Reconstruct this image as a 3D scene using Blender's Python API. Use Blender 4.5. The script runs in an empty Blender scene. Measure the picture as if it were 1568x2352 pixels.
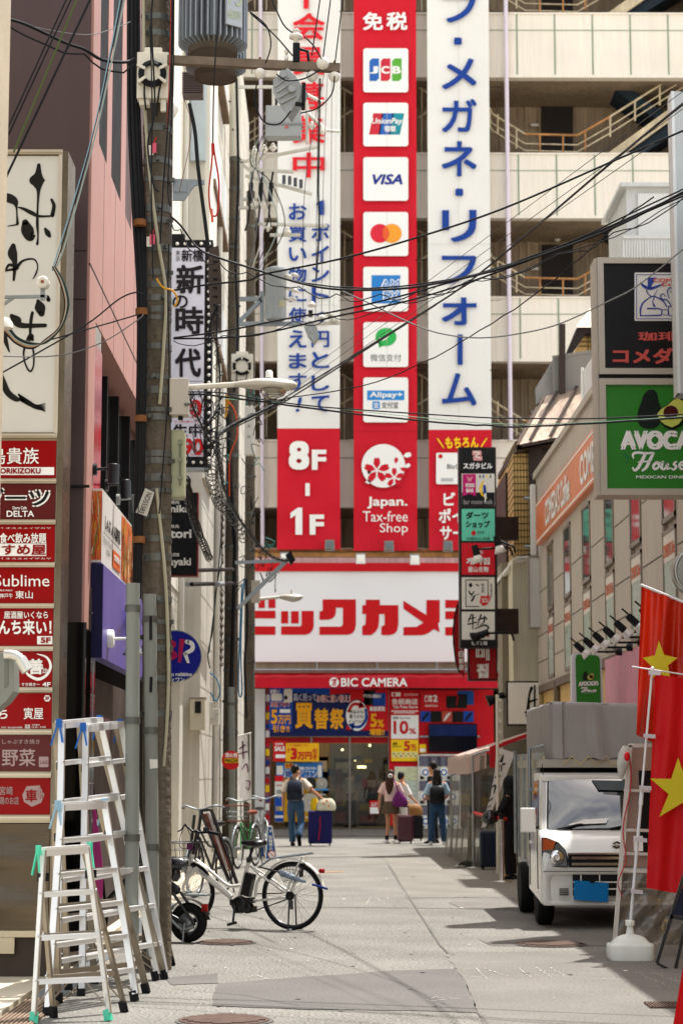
import bpy,math,random
from mathutils import Vector,Matrix,noise as mnoise
sc=bpy.context.scene
rnd=random.Random(7)
R_=math.radians
# ---------------------------------------------------------------- camera
F=4682.0;CX=784.0;CY=1176.0;HY=1780.0;H=1.47
cam_d=bpy.data.cameras.new('camera');cam=bpy.data.objects.new('camera',cam_d);sc.collection.objects.link(cam)
cam_d.sensor_fit='VERTICAL';cam_d.sensor_height=36.0;cam_d.lens=F/2352.0*36.0
cam_d.clip_start=0.1;cam_d.clip_end=1000
CAM=Vector((0,0,H));cam.location=CAM
cam.rotation_euler=(math.pi/2+math.atan((HY-CY)/F),0,-24.0/4721.0)
cam_d.dof.use_dof=True;cam_d.dof.focus_distance=15.5;cam_d.dof.aperture_fstop=4.0
sc.camera=cam
CR=cam.rotation_euler.to_matrix()
# ---------------------------------------------------------------- light
SUN=Vector((0.25,0.27,1.0)).normalized()
world=bpy.data.worlds.new('World');sc.world=world;world.use_nodes=True
nt=world.node_tree;bg=nt.nodes['Background']
sky=nt.nodes.new('ShaderNodeTexSky');sky.sky_type='NISHITA';sky.sun_disc=False
sky.sun_elevation=math.asin(SUN.z);sky.sun_rotation=math.atan2(SUN.x,SUN.y)
sky.air_density=1.0;sky.dust_density=2.5;sky.ozone_density=1.0
tcw=nt.nodes.new('ShaderNodeTexCoord');cn=nt.nodes.new('ShaderNodeTexNoise');cn.inputs['Scale'].default_value=4.5;cn.inputs['Detail'].default_value=7
nt.links.new(tcw.outputs['Generated'],cn.inputs['Vector']);cm=nt.nodes.new('ShaderNodeMapRange');cm.inputs[1].default_value=.44;cm.inputs[2].default_value=.60;nt.links.new(cn.outputs[0],cm.inputs[0])
cx_=nt.nodes.new('ShaderNodeMix');cx_.data_type='RGBA';cx_.inputs[7].default_value=(10.2,9.9,9.5,1);nt.links.new(cm.outputs[0],cx_.inputs[0]);nt.links.new(sky.outputs[0],cx_.inputs[6]);nt.links.new(cx_.outputs[2],bg.inputs[0])
wt_=nt.nodes.new('ShaderNodeMix');wt_.data_type='RGBA';wt_.blend_type='MULTIPLY';wt_.inputs[0].default_value=1;wt_.inputs[7].default_value=(1,1,.985,1);nt.links.new(cx_.outputs[2],wt_.inputs[6]);nt.links.new(wt_.outputs[2],bg.inputs[0])
bg.inputs[1].default_value=0.15
sun_d=bpy.data.lights.new('sun','SUN');sun_d.energy=4.5;sun_d.angle=R_(0.55);sun_d.color=(1.0,0.975,0.94)
sun=bpy.data.objects.new('sun',sun_d);sc.collection.objects.link(sun)
sun.rotation_euler=SUN.to_track_quat('Z','Y').to_euler();sun.location=(5,5,40)
sc.view_settings.view_transform='Standard';sc.view_settings.look='None'
sc.view_settings.exposure=0.74;sc.view_settings.gamma=1.0
sc.cycles.max_bounces=8;sc.cycles.diffuse_bounces=5;sc.cycles.transparent_max_bounces=16
sc.cycles.use_denoising=True
# ---------------------------------------------------------------- picture <-> world
def ray(px,py):return CR@Vector(((px-CX)/F,-(py-CY)/F,-1.0))
def P(px,py,Y):d=ray(px,py);return CAM+d*(Y/d.y)
def PX(px,py,X):d=ray(px,py);return CAM+d*(X/d.x)
def G(px,py,z=0.0):d=ray(px,py);return CAM+d*((z-H)/d.z)
def PY(Y):return lambda x,y:P(x,y,Y)
def PXf(X):return lambda x,y:PX(x,y,X)
def K(ox,oy,s):
 return lambda x,y:((ox+x*s)*.57415,(oy+y*s)*.57415)
def V(*a):return Vector(a)
# ---------------------------------------------------------------- materials
MATS={}
def lin(h):
 if not isinstance(h,str):return tuple(h)+(1.0,)
 c=[int(h[i:i+2],16)/255 for i in(0,2,4)]
 return tuple(x/12.92 if x<=.04045 else((x+.055)/1.055)**2.4 for x in c)+(1.0,)
def mat(name,col,rough=.6,metal=0.0,var=.12,vs=2.0,bump=0.0,bs=40.0,streak=0.0,spec=.18,fine=0.0,trans=0.0,emit=0.0,coat=0.0,stretch=None):
 if name in MATS:return MATS[name]
 m=bpy.data.materials.new(name);m.use_nodes=True;n=m.node_tree.nodes;l=m.node_tree.links
 b=n['Principled BSDF'];c=lin(col)
 b.inputs['Roughness'].default_value=rough;b.inputs['Metallic'].default_value=metal
 b.inputs['Specular IOR Level'].default_value=spec
 if coat:b.inputs['Coat Weight'].default_value=coat;b.inputs['Coat Roughness'].default_value=.05
 if emit:b.inputs['Emission Color'].default_value=c;b.inputs['Emission Strength'].default_value=emit
 tc=n.new('ShaderNodeTexCoord');last=None
 def mul(fac_sock,lo,hi,prev):
  mr=n.new('ShaderNodeMapRange');mr.inputs[1].default_value=.3;mr.inputs[2].default_value=.7
  mr.inputs[3].default_value=lo;mr.inputs[4].default_value=hi;l.new(fac_sock,mr.inputs[0])
  mx=n.new('ShaderNodeMix');mx.data_type='RGBA';mx.blend_type='MULTIPLY';mx.inputs[0].default_value=1
  if prev is None:mx.inputs[6].default_value=c
  else:l.new(prev,mx.inputs[6])
  l.new(mr.outputs[0],mx.inputs[7]);return mx.outputs[2]
 def nz(scale,det=4,st=None):
  t=n.new('ShaderNodeTexNoise');t.inputs['Scale'].default_value=scale;t.inputs['Detail'].default_value=det
  if st:
   mp=n.new('ShaderNodeMapping');mp.inputs['Scale'].default_value=st
   l.new(tc.outputs['Object'],mp.inputs[0]);l.new(mp.outputs[0],t.inputs['Vector'])
  else:l.new(tc.outputs['Object'],t.inputs['Vector'])
  return t.outputs[0]
 if var:last=mul(nz(vs,5),1-var,1+var*.35,last)
 if streak:last=mul(nz(3.0,4,(4,4,.22)),1-streak,1.02,last)
 if fine:last=mul(nz(bs*1.6,3),1-fine,1+fine,last)
 if last is not None:l.new(last,b.inputs['Base Color'])
 else:b.inputs['Base Color'].default_value=c
 if rough>.1 and var:
  mr=n.new('ShaderNodeMapRange');mr.inputs[3].default_value=max(.03,rough-.12);mr.inputs[4].default_value=min(1,rough+.12)
  l.new(nz(vs*2.3,3),mr.inputs[0]);l.new(mr.outputs[0],b.inputs['Roughness'])
 if bump:
  bp=n.new('ShaderNodeBump');bp.inputs['Strength'].default_value=min(1.0,bump);bp.inputs['Distance'].default_value=.01 if bs>20 else .05
  l.new(nz(bs,5,stretch),bp.inputs['Height']);l.new(bp.outputs[0],b.inputs['Normal'])
 if trans:
  t=n.new('ShaderNodeBsdfTranslucent');mxs=n.new('ShaderNodeMixShader');mxs.inputs[0].default_value=trans
  if last is not None:l.new(last,t.inputs[0])
  else:t.inputs[0].default_value=c
  l.new(b.outputs[0],mxs.inputs[1]);l.new(t.outputs[0],mxs.inputs[2]);l.new(mxs.outputs[0],n['Material Output'].inputs[0])
 MATS[name]=m;return m
def glass(name,col='ffffff',rough=.02,alpha=.25,bump=0.0,bs=4.0,gloss=1.0):
 """thin pane: part clear, part glossy reflection"""
 if name in MATS:return MATS[name]
 m=bpy.data.materials.new(name);m.use_nodes=True;n=m.node_tree.nodes;l=m.node_tree.links
 n.remove(n['Principled BSDF'])
 tr=n.new('ShaderNodeBsdfTransparent');tr.inputs[0].default_value=lin(col)
 gl=n.new('ShaderNodeBsdfGlossy');gl.inputs[1].default_value=rough
 df=n.new('ShaderNodeBsdfDiffuse');df.inputs[0].default_value=lin(col)
 fr=n.new('ShaderNodeFresnel');fr.inputs[0].default_value=1.5
 ad=n.new('ShaderNodeMath');ad.operation='ADD';ad.inputs[1].default_value=.0;l.new(fr.outputs[0],ad.inputs[0]);ad.operation='MULTIPLY';ad.inputs[1].default_value=gloss
 m1=n.new('ShaderNodeMixShader');m1.inputs[0].default_value=alpha;l.new(tr.outputs[0],m1.inputs[1]);l.new(df.outputs[0],m1.inputs[2])
 m2=n.new('ShaderNodeMixShader');l.new(ad.outputs[0],m2.inputs[0]);l.new(m1.outputs[0],m2.inputs[1]);l.new(gl.outputs[0],m2.inputs[2])
 if bump:
  t=n.new('ShaderNodeTexNoise');t.inputs['Scale'].default_value=bs;t.inputs['Detail'].default_value=2
  tc=n.new('ShaderNodeTexCoord');l.new(tc.outputs['Object'],t.inputs['Vector'])
  bp=n.new('ShaderNodeBump');bp.inputs['Strength'].default_value=bump;bp.inputs['Distance'].default_value=.08
  l.new(t.outputs[0],bp.inputs['Height'])
  for q in(gl,fr):l.new(bp.outputs[0],q.inputs['Normal'])
 l.new(m2.outputs[0],n['Material Output'].inputs[0]);MATS[name]=m;return m
 # ---------------------------------------------------------------- mesh builder
ORG={}
class MB:
 def __init__(s,m=None):s.v=[];s.f=[];s.mi=[];s.sm=[];s.mats=[];s.cur=0;m and s.use(m)
 def use(s,m):
  if m not in s.mats:s.mats.append(m)
  s.cur=s.mats.index(m);return s
 def add(s,vs,fs,smooth=False):
  o=len(s.v);s.v+=[Vector(x) for x in vs]
  for f in fs:s.f.append([i+o for i in f]);s.mi.append(s.cur);s.sm.append(smooth)
  return s
 def quad(s,*p):return s.add(p,[list(range(len(p)))])
 def box(s,lo,hi):
  x0,y0,z0=lo;x1,y1,z1=hi
  return s.add([(x0,y0,z0),(x1,y0,z0),(x1,y1,z0),(x0,y1,z0),(x0,y0,z1),(x1,y0,z1),(x1,y1,z1),(x0,y1,z1)],[(3,2,1,0),(4,5,6,7),(0,1,5,4),(1,2,6,5),(2,3,7,6),(3,0,4,7)])
 def obox(s,c,u,v,w):
  c=Vector(c);q=[]
  for k in(-1,1):
   for a,b in((-1,-1),(1,-1),(1,1),(-1,1)):q.append(c+u*a+v*b+w*k)
  return s.add(q,[(3,2,1,0),(4,5,6,7),(0,1,5,4),(1,2,6,5),(2,3,7,6),(3,0,4,7)])
 def bar(s,a,b,w,h=None,up=V(0,0,1)):
  a=Vector(a);b=Vector(b);d=(b-a);h=h or w
  if abs(d.normalized().dot(up))>.99:up=V(0,1,0)
  x=d.cross(up).normalized()*(w/2);y=x.cross(d).normalized()*(h/2)
  return s.obox((a+b)/2,x,y,d/2)
 def prism(s,pts,n):
  pts=[Vector(p) for p in pts];k=len(pts);n=Vector(n)
  fs=[list(range(k))[::-1],list(range(k,2*k))]+[[i,(i+1)%k,(i+1)%k+k,i+k] for i in range(k)]
  return s.add(pts+[p+n for p in pts],fs)
 def tube(s,pts,r,seg=8,closed=False,smooth=True):
  pts=[Vector(p) for p in pts];k=len(pts);rr=r if isinstance(r,(list,tuple)) else[r]*k
  t=[((pts[(i+1)%k] if closed or i<k-1 else pts[i])-(pts[i-1] if closed or i>0 else pts[i])).normalized() for i in range(k)]
  x=t[0].orthogonal().normalized();vs=[]
  for i in range(k):
   x=(x-t[i]*x.dot(t[i]));
   if x.length<1e-6:x=t[i].orthogonal()
   x.normalize();y=t[i].cross(x)
   for j in range(seg):a=2*math.pi*j/seg;vs.append(pts[i]+(x*math.cos(a)+y*math.sin(a))*rr[i])
  fs=[]
  for i in range(k if closed else k-1):
   for j in range(seg):
    a=i*seg+j;b=i*seg+(j+1)%seg;i2=(i+1)%k
    fs.append((a,b,i2*seg+(j+1)%seg,i2*seg+j))
  s.add(vs,fs,smooth)
  if not closed:
   s.add(vs[:seg],[list(range(seg))[::-1]]);s.add(vs[-seg:],[list(range(seg))])
  return s
 def lathe(s,prof,o,axis=V(0,0,1),seg=20,smooth=True,sx=1.0):
  o=Vector(o);axis=Vector(axis).normalized();x=axis.orthogonal().normalized()
  if abs(axis.z)>.99:x=V(1,0,0)
  y=axis.cross(x);vs=[];fs=[]
  for r,h in prof:
   for j in range(seg):
    a=2*math.pi*j/seg;vs.append(o+axis*h+(x*math.cos(a)*sx+y*math.sin(a))*max(r,1e-4))
  for i in range(len(prof)-1):
   for j in range(seg):
    fs.append((i*seg+j,i*seg+(j+1)%seg,(i+1)*seg+(j+1)%seg,(i+1)*seg+j))
  s.add(vs,fs,smooth);s.add(vs[:seg],[list(range(seg))[::-1]]);s.add(vs[-seg:],[list(range(seg))]);return s
 def cyl(s,a,b,r,seg=16,r2=None):a=Vector(a);b=Vector(b);return s.lathe([(r,0),(r if r2 is None else r2,(b-a).length)],a,b-a,seg)
 def ball(s,c,r,seg=12,rings=8):
  rx,ry,rz=r if isinstance(r,(tuple,list)) else(r,r,r);vs=[];fs=[];c=Vector(c)
  for i in range(rings+1):
   p=math.pi*i/rings
   for j in range(seg):
    a=2*math.pi*j/seg;vs.append(c+V(rx*math.sin(p)*math.cos(a),ry*math.sin(p)*math.sin(a),rz*math.cos(p)))
  for i in range(rings):
   for j in range(seg):fs.append((i*seg+j,(i+1)*seg+j,(i+1)*seg+(j+1)%seg,i*seg+(j+1)%seg))
  return s.add(vs,fs,True)
 def loft(s,rings,smooth=True,cap=True):
  k=len(rings[0]);vs=[p for r in rings for p in r];fs=[]
  for i in range(len(rings)-1):
   for j in range(k):fs.append((i*k+j,i*k+(j+1)%k,(i+1)*k+(j+1)%k,(i+1)*k+j))
  s.add(vs,fs,smooth)
  if cap:s.add(rings[0],[list(range(k))[::-1]]);s.add(rings[-1],[list(range(k))])
  return s
 def grid(s,fn,nu,nv,smooth=True):
  vs=[fn(i/nu,j/nv) for j in range(nv+1) for i in range(nu+1)];w=nu+1
  return s.add(vs,[(j*w+i,j*w+i+1,(j+1)*w+i+1,(j+1)*w+i) for j in range(nv) for i in range(nu)],smooth)
 def cut(s,name,parent):m_=s.mats[s.cur];s.build(name,parent);s.__init__(m_);return s
 def build(s,name,parent=None,bevel=0.0,solid=0.0,sub=0):
  me=bpy.data.meshes.new(name)
  if parent is not None:org=ORG[parent.name]
  else:
   lo=[min(p[i] for p in s.v) for i in range(3)];hi=[max(p[i] for p in s.v) for i in range(3)]
   org=V((lo[0]+hi[0])/2,(lo[1]+hi[1])/2,lo[2])
  me.from_pydata([p-org for p in s.v],[],s.f)
  for m in s.mats:me.materials.append(m)
  me.polygons.foreach_set('material_index',s.mi);me.polygons.foreach_set('use_smooth',s.sm);me.update()
  o=bpy.data.objects.new(name,me);sc.collection.objects.link(o);ORG[o.name]=org
  if parent is not None:o.parent=parent
  else:o.location=org
  if solid:q=o.modifiers.new('solid','SOLIDIFY');q.thickness=solid;q.offset=0
  if bevel:q=o.modifiers.new('bevel','BEVEL');q.width=bevel;q.segments=2;q.limit_method='ANGLE';q.angle_limit=R_(40)
  if sub:q=o.modifiers.new('sub','SUBSURF');q.levels=sub;q.render_levels=sub
  return o
def tag(o,label,cat,group=None):
 o['label']=label;o['category']=cat
 if group:o['group']=group
 return o
def struct(o):o['kind']='structure';return o
def thing(name,label,cat,loc,group=None):
 o=bpy.data.objects.new(name,None);sc.collection.objects.link(o);o.empty_display_size=.1
 o.location=loc;ORG[o.name]=Vector(loc);return tag(o,label,cat,group)
def kids(o):return[c for c in bpy.data.objects if c.parent==o]
def copy_tree(o,loc=None,label=None,parent=None,rotz=None,scale=None):
 c=o.copy();sc.collection.objects.link(c);ORG[c.name]=Vector(loc) if loc is not None else ORG[o.name]
 if parent is not None:c.parent=parent
 if loc is not None:c.location=loc
 if rotz is not None:c.rotation_euler=(0,0,rotz)
 if scale is not None:c.scale=(scale,)*3
 if label:c['label']=label
 for k in list(o.children):copy_tree(k,parent=c)
 return c
 # ---------------------------------------------------------------- lettering
TX={}
def tgeo(t,shear=0.0):
 k=(t,shear)
 if k in TX:return TX[k]
 cu=bpy.data.curves.new('lettering','FONT');cu.body=t;cu.resolution_u=3;cu.shear=shear;cu.fill_mode='FRONT'
 ob=bpy.data.objects.new('lettering',cu);me=ob.to_mesh()
 vs=[(v.co.x,v.co.y) for v in me.vertices];fs=[list(p.vertices) for p in me.polygons]
 ob.to_mesh_clear();bpy.data.objects.remove(ob);bpy.data.curves.remove(cu)
 x0=min([v[0] for v in vs] or[0]);x1=max([v[0] for v in vs] or[1]);y0=min([v[1] for v in vs] or[0]);y1=max([v[1] for v in vs] or[1])
 w=max(x1-x0,1e-6);h=max(y1-y0,1e-6)
 TX[k]=([((x-x0)/w,(y-y0)/h) for x,y in vs],fs,w,h);return TX[k]
def T(mb,t,box,pl,off=0.0,shear=0.0,m=None,keep=None):
 """lettering fitted to a picture box (x0,y0,x1,y1) or four corners tl,tr,br,bl on the plane pl; off makes the strokes heavier"""
 if m:mb.use(m)
 vs,fs,w_,h_=tgeo(t,shear) if t!='1' else([(.42,0),(1,0),(1,1),(.62,1),(0,.8),(0,.6),(.42,.72)],[list(range(7))],.42,.73)
 if t=='1':
  off=0
  if not isinstance(box[0],tuple):c_=(box[0]+box[2])/2;hw_=min((box[2]-box[0])/2,(box[3]-box[1])*.27);box=(c_-hw_,box[1],c_+hw_,box[3])
 asp=w_/h_
 if len(box)==4 and not isinstance(box[0],tuple):
  x0,y0,x1,y1=box
  if keep:
   w=(y1-y0)*asp
   if w<x1-x0:
    if keep=='c':x0=(x0+x1-w)/2;x1=x0+w
    elif keep=='l':x1=x0+w
    else:x0=x1-w
  box=[(x0,y0),(x1,y0),(x1,y1),(x0,y1)]
 a,b,c,d=[pl(*p) for p in box];n=(b-a).cross(d-a).normalized()*-1
 if n.dot(CAM-a)<0:n=-n
 off=max(0,off);du=off*.55/w_;dv=off*.55/h_
 sh=[(0,0)] if off<=0 else[(-1,-1),(1,1),(-1,1),(1,-1)]
 for i,(sx,sy) in enumerate(sh):
  e=n*(.0007*i);q=[]
  for u,v in vs:
   u=du+u*(1-2*du)+sx*du;v=dv+v*(1-2*dv)+sy*dv
   q.append(d*(1-u)*(1-v)+c*u*(1-v)+b*u*v+a*(1-u)*v+e)
  mb.add(q,fs)
def TV(mb,s,x0,x1,ys,pl,off=0.0,m=None):
 for ch,(a,b) in zip(s,ys):T(mb,ch,(x0,a,x1,b),pl,off,m=m)
def poly(mb,pts,pl,m=None):
 if m:mb.use(m)
 mb.quad(*[pl(*p) for p in pts])
def rect(mb,x0,y0,x1,y1,pl,m=None):poly(mb,[(x0,y1),(x1,y1),(x1,y0),(x0,y0)],pl,m)
def rrect(mb,x0,y0,x1,y1,r,pl,m=None):
 pts=[]
 for cx,cy,a0 in((x1-r,y1-r,0),(x0+r,y1-r,90),(x0+r,y0+r,180),(x1-r,y0+r,270)):
  for k in range(5):a=R_(a0+k*22.5);pts.append((cx+r*math.cos(a),cy+r*math.sin(a)))
 poly(mb,pts[::-1],pl,m)
def disc(mb,cx,cy,rx,ry,pl,m=None,n=28):poly(mb,[(cx+rx*math.cos(2*math.pi*k/n),cy-ry*math.sin(2*math.pi*k/n)) for k in range(n)],pl,m)
def star(mb,cx,cy,r,pl,m=None,rot=0.0,k=.382,n=5):
 poly(mb,[(cx+(r if i%2==0 else r*k)*math.sin(R_(rot)-i*math.pi/n),cy-(r if i%2==0 else r*k)*math.cos(R_(rot)-i*math.pi/n)) for i in range(2*n)],pl,m)
def cr(pts,n=5):
 out=[]
 for i in range(len(pts)-1):
  p0=pts[max(i-1,0)];p1=pts[i];p2=pts[i+1];p3=pts[min(i+2,len(pts)-1)]
  for k in range(n):
   t=k/n
   out.append(tuple(.5*((2*b)+(-a+c)*t+(2*a-5*b+4*c-d)*t*t+(-a+3*b-3*c+d)*t**3) for a,b,c,d in zip(p0,p1,p2,p3)))
 out.append(tuple(pts[-1]));return out
def brush(mb,pts,pl,m=None,n=5):
 """a brush stroke: points (x, y, width) in picture units"""
 if m:mb.use(m)
 q=cr(pts,n);L=[];Rr=[]
 for i,(x,y,w) in enumerate(q):
  a=q[max(i-1,0)];b=q[min(i+1,len(q)-1)];dx,dy=b[0]-a[0],b[1]-a[1];l=math.hypot(dx,dy) or 1
  nx,ny=-dy/l*w/2,dx/l*w/2;L.append((x+nx,y+ny));Rr.append((x-nx,y-ny))
 vs=[pl(*p) for p in L]+[pl(*p) for p in Rr];k=len(L)
 mb.add(vs,[(i,i+1,k+i+1,k+i) for i in range(k-1)])
 for x,y,w in(q[0],q[-1]):
  if w>.6:disc(mb,x,y,w/2,w/2,pl,n=10)
def wire_pts(a,b,sag,n=24):
 a=Vector(a);b=Vector(b);return[a.lerp(b,i/n)-V(0,0,sag*4*(i/n)*(1-i/n)) for i in range(n+1)]
def through(pts,n=6):return[Vector(p) for p in cr([tuple(p) for p in pts],n)]
# ---------------------------------------------------------------- palette
chalk=mat('chalk_white','bdb9b0',.9,var=.35,vs=20);orange_p=mat('orange_paint','d98a35',.7,var=.2)
asph=mat('asphalt_old','7a7770',.85,var=.26,vs=.9,bump=.6,bs=30,fine=.62)
asph_d=mat('asphalt_patch','66635f',.85,var=.15,vs=1.2,bump=.35,bs=34,fine=.22)
asph_m=mat('asphalt_mid','75716b',.85,var=.18,vs=1.1,bump=.4,bs=34,fine=.3)
conc=mat('pavement_concrete','b4aa98',.85,var=.2,vs=2.5,bump=.3,bs=40,fine=.1)
paver=mat('paver','7d7872',.85,var=.25,vs=3,fine=.2)
white=mat('white_paint','e6e4de',.55,var=.06);offw=mat('off_white','d9d6cc',.6,var=.08)
black=mat('black','121212',.5,var=.2);dark=mat('dark_brown','2b2320',.6,var=.2)
red=mat('sign_red','c4101c',.5,var=.05);dred=mat('deep_red','9c0a12',.45,var=.08)
yel=mat('yellow','f2c81e',.5,var=.04);blue=mat('letter_blue','153c8c',.55,var=.04)
wht=mat('letter_white','ecebe6',.55,var=.02);gold=mat('gold','f0a818',.5,var=.05)
navy=mat('navy','101c50',.5,var=.1);chrome=mat('chrome','d8d8d8',.12,1.0,var=0)
gal=mat('galvanised','9aa0a2',.45,.7,var=.18,vs=9);galp=mat('grey_painted','83867f',.55,.1,var=.12,streak=.1)
rubber=mat('rubber','141414',.7,var=.1);ink=mat('ink','161414',.6,var=.05)
cable_m=mat('cable_black','141416',.55,var=.1)
rust=mat('rusty_steel','8a5a34',.8,var=.4,vs=6)
# ---------------------------------------------------------------- ground
m=MB(conc);m.quad(V(-300,-200,-.006),V(300,-200,-.006),V(300,400,-.006),V(-300,400,-.006));struct(m.build('ground'))
m=MB(asph);m.quad(V(-1.75,-8,0),V(4.05,-8,0),V(4.05,49.2,0),V(-1.75,49.2,0));m.quad(V(-30,49.2,0),V(-30,40.5,0),V(-1.75,40.5,0),V(-1.75,49.2,0));m.quad(V(4.05,40.5,0),V(30,40.5,0),V(30,49.2,0),V(4.05,49.2,0));struct(m.build('road'))
def patch(pts,mt,z=.004,name='road_patch'):
 m=MB(mt);q=[G(*p,z) for p in pts];out=[]
 for i,a in enumerate(q):
  b=q[(i+1)%len(q)];n=max(2,int((b-a).length/.15))
  for k in range(n):
   t=k/n;j=.012 if 0<k else 0;out.append(a.lerp(b,t)+V(rnd.uniform(-j,j),rnd.uniform(-j,j)*2,0))
 m.quad(*out);return struct(m.build(name))
patch([(487,2309),(500,2258),(900,2229),(1044,2225),(1062,2246),(1098,2326),(1000,2322),(700,2318)],asph_d)
patch([(1023,2193),(1030,2190),(1390,2186),(1760,2196),(1900,2420),(1150,2420),(1098,2326),(1062,2246)],asph_m)
patch([(1030,2073),(1042,2061),(1195,2061),(1400,2070),(1400,2086),(1060,2086)],asph_m)
patch([(880,1970),(1190,1955),(1400,1985),(1400,2060),(1030,2062),(930,2062),(910,2010)],mat('asphalt_worn','7c7870',.85,var=.2,vs=1.0,bump=.4,bs=34,fine=.3))
patch([(1100,2158),(1115,2151),(1400,2150),(1410,2172),(1130,2172)],asph_m)
patch([(395,2262),(380,2245),(500,2235),(500,2258)],asph_d)
# trench line and cracks: narrow sealed strips
def strip(pts,w,mt,z=.006,name='road_marking'):
 m=MB(mt);q=[G(*p,z) for p in pts]
 for a,b in zip(q[:-1],q[1:]):
  n=(b-a).cross(V(0,0,1)).normalized()*w/2
  if mt is not chalk:m.quad(a-n,b-n,b+n,a+n);continue
  L=(b-a).length;t=0;d=(b-a)/L
  while t<L:
   l=rnd.uniform(.02,.09);c=a+d*t+n*rnd.uniform(-1.2,1.2);e=c+d*l+n*rnd.uniform(-.6,.6);k_=n*rnd.uniform(.3,.9);m.quad(c-k_,e-k_*.6,e+k_,c+k_*.7);t+=l+rnd.uniform(0,.05)
 return struct(m.build(name))
strip([(400,2081),(760,2083),(1045,2086),(1200,2090)],.05,asph_d)
strip([(395,1976),(600,1972),(850,1966),(1060,1966)],.12,asph_d)
strip([(890,1985),(945,2070),(1010,2170),(1030,2190)],.02,asph_d);strip([(1098,2326),(1120,2352)],.02,asph_d)
strip([(690,2310),(560,2285),(400,2270)],.008,asph_d);strip([(1030,2187),(1390,2185)],.012,asph_d)
strip([(738,2003),(790,2002)],.10,orange_p,.008)
for seg in[[(1070,2212),(1160,2208)],[(1064,2226),(1100,2222)],[(1062,2240),(1120,2246)],[(1110,2223),(1160,2240)],[(1095,2224),(1115,2246)],[(1190,2222),(1215,2242)],[(1200,2230),(1250,2230)],[(1230,2222),(1265,2243)],[(1262,2222),(1300,2243)],[(1290,2232),(1420,2236)],[(1420,2232),(1568,2238)],[(1470,2238),(1530,2262)],[(1500,2234),(1570,2258)],[(1480,2264),(1568,2268)],[(1330,2246),(1460,2250)],[(572,2243),(590,2240),(612,2246),(600,2250)],[(978,2296),(1000,2290),(1034,2292)],[(985,2300),(1015,2296)],[(1100,2083),(1190,2086)],[(820,2064),(880,2062)],[(812,2072),(870,2074)],[(850,2060),(840,2078)],[(860,2060),(885,2076)],[(1160,2151),(1330,2151)]]:
 strip(seg,.014,chalk,.008)
 # litter and bright specks
m=MB(offw)
for i in range(70):
 x=rnd.uniform(-1.4,2.6);y=rnd.uniform(12.5,40);r=rnd.uniform(.006,.016);a=rnd.uniform(0,3)
 c=V(x,y,.012);u=V(math.cos(a),math.sin(a),0)*r;w=V(-math.sin(a),math.cos(a),.2)*r*.6;m.quad(c-u-w,c+u-w,c+u+w,c-u+w)
o=m.build('paper_litter');o['kind']='stuff';o['label']='white scraps and gum specks scattered over the grey road';o['category']='litter'
m=MB(asph_d)
for i in range(110):
 c=V(rnd.uniform(-1.5,2.4),rnd.uniform(12.2,34),.009);r=rnd.uniform(.01,.028);m.quad(*[c+V(math.cos(a)*r*rnd.uniform(.7,1),math.sin(a)*r*1.3,0) for a in[2*math.pi*k/8 for k in range(8)]])
o=m.build('gum_spots');o['kind']='stuff';o['label']='dark gum and oil spots dotted over the grey road';o['category']='stains'
# manholes
iron=mat('rusty_iron','5c4b42',.75,.3,var=.3,vs=14,bump=.8,bs=45)
def manhole(px,py,rpx,label):
 c=G(px,py);r=(G(px+rpx,py)-c).length;m=MB(asph_d);m.lathe([(r*1.05,.003),(r*1.05,.007)],c,seg=40,smooth=False)
 m.use(iron);m.lathe([(r*.97,.003),(r*.97,.012),(r*.9,.014),(r*.5,.014),(r*.01,.014)],c,seg=40,smooth=False)
 for i in range(-6,7):
  for j in range(-6,7):
   if i*i+j*j<40:p=c+V(i,j,0)*r*.135;m.box(p+V(-.02*r/.3,-.02*r/.3,.012),p+V(.02*r/.3,.02*r/.3,.02))
 tag(m.build('manhole_cover'),label,'manhole','manhole covers in the road')
manhole(1264,2170,82,'round rusty manhole cover in the road in front of the white truck')
manhole(520,2166,66,'reddish round manhole cover below the parked white bicycle')
manhole(515,2346,108,'round manhole cover at the bottom edge beside the ladders')
m=MB(iron);a,b,c,d=[G(*p) for p in((1477,2306),(1560,2306),(1580,2318),(1492,2318))];m.prism([p+V(0,0,.006) for p in(a,d,c,b)],V(0,0,.006))
for i in range(12):
 t=(i+.5)/12;m.bar(a.lerp(b,t)+V(0,0,.013),d.lerp(c,t)+V(0,0,.013),.012,.008)
tag(m.build('drain_cover'),'small rectangular rusty drain cover near the red banner','drain cover')
# pavement on the left: kerbless slab, ridged ramp plate, drain grating
pale=mat('pale_kerb','c9bfa8',.85,var=.18,vs=4,bump=.4,bs=50,fine=.08)
m=MB(pale);m.box((-6,5,-.02),(-2.02,13.6,.03));m.box((-6,13.65,-.02),(-2.02,49,.028));struct(m.build('pavement'))
plate=mat('ridged_plate','8d7a68',.7,.2,var=.25,vs=5)
m=MB(plate);m.box((-2.0,10.5,0),(-1.76,13.75,.012))
for i in range(9):m.box((-1.99+i*.026,10.5,.012),(-1.978+i*.026,13.75,.02))
tag(m.build('ramp_plate'),'ribbed brown steel ramp plate at the lower left corner','ramp plate')
m=MB(mat('drain_concrete','a39a8a',.85,var=.25,vs=6));m.box((-1.98,13.8,-.02),(-1.76,24,.006));m.use(gal)
for i in range(150):m.box((-1.97,13.85+i*.066,.006),(-1.77,13.885+i*.066,.014))
tag(m.build('drain_grating'),'long strip of ribbed drain grating along the left gutter','drain')
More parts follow.
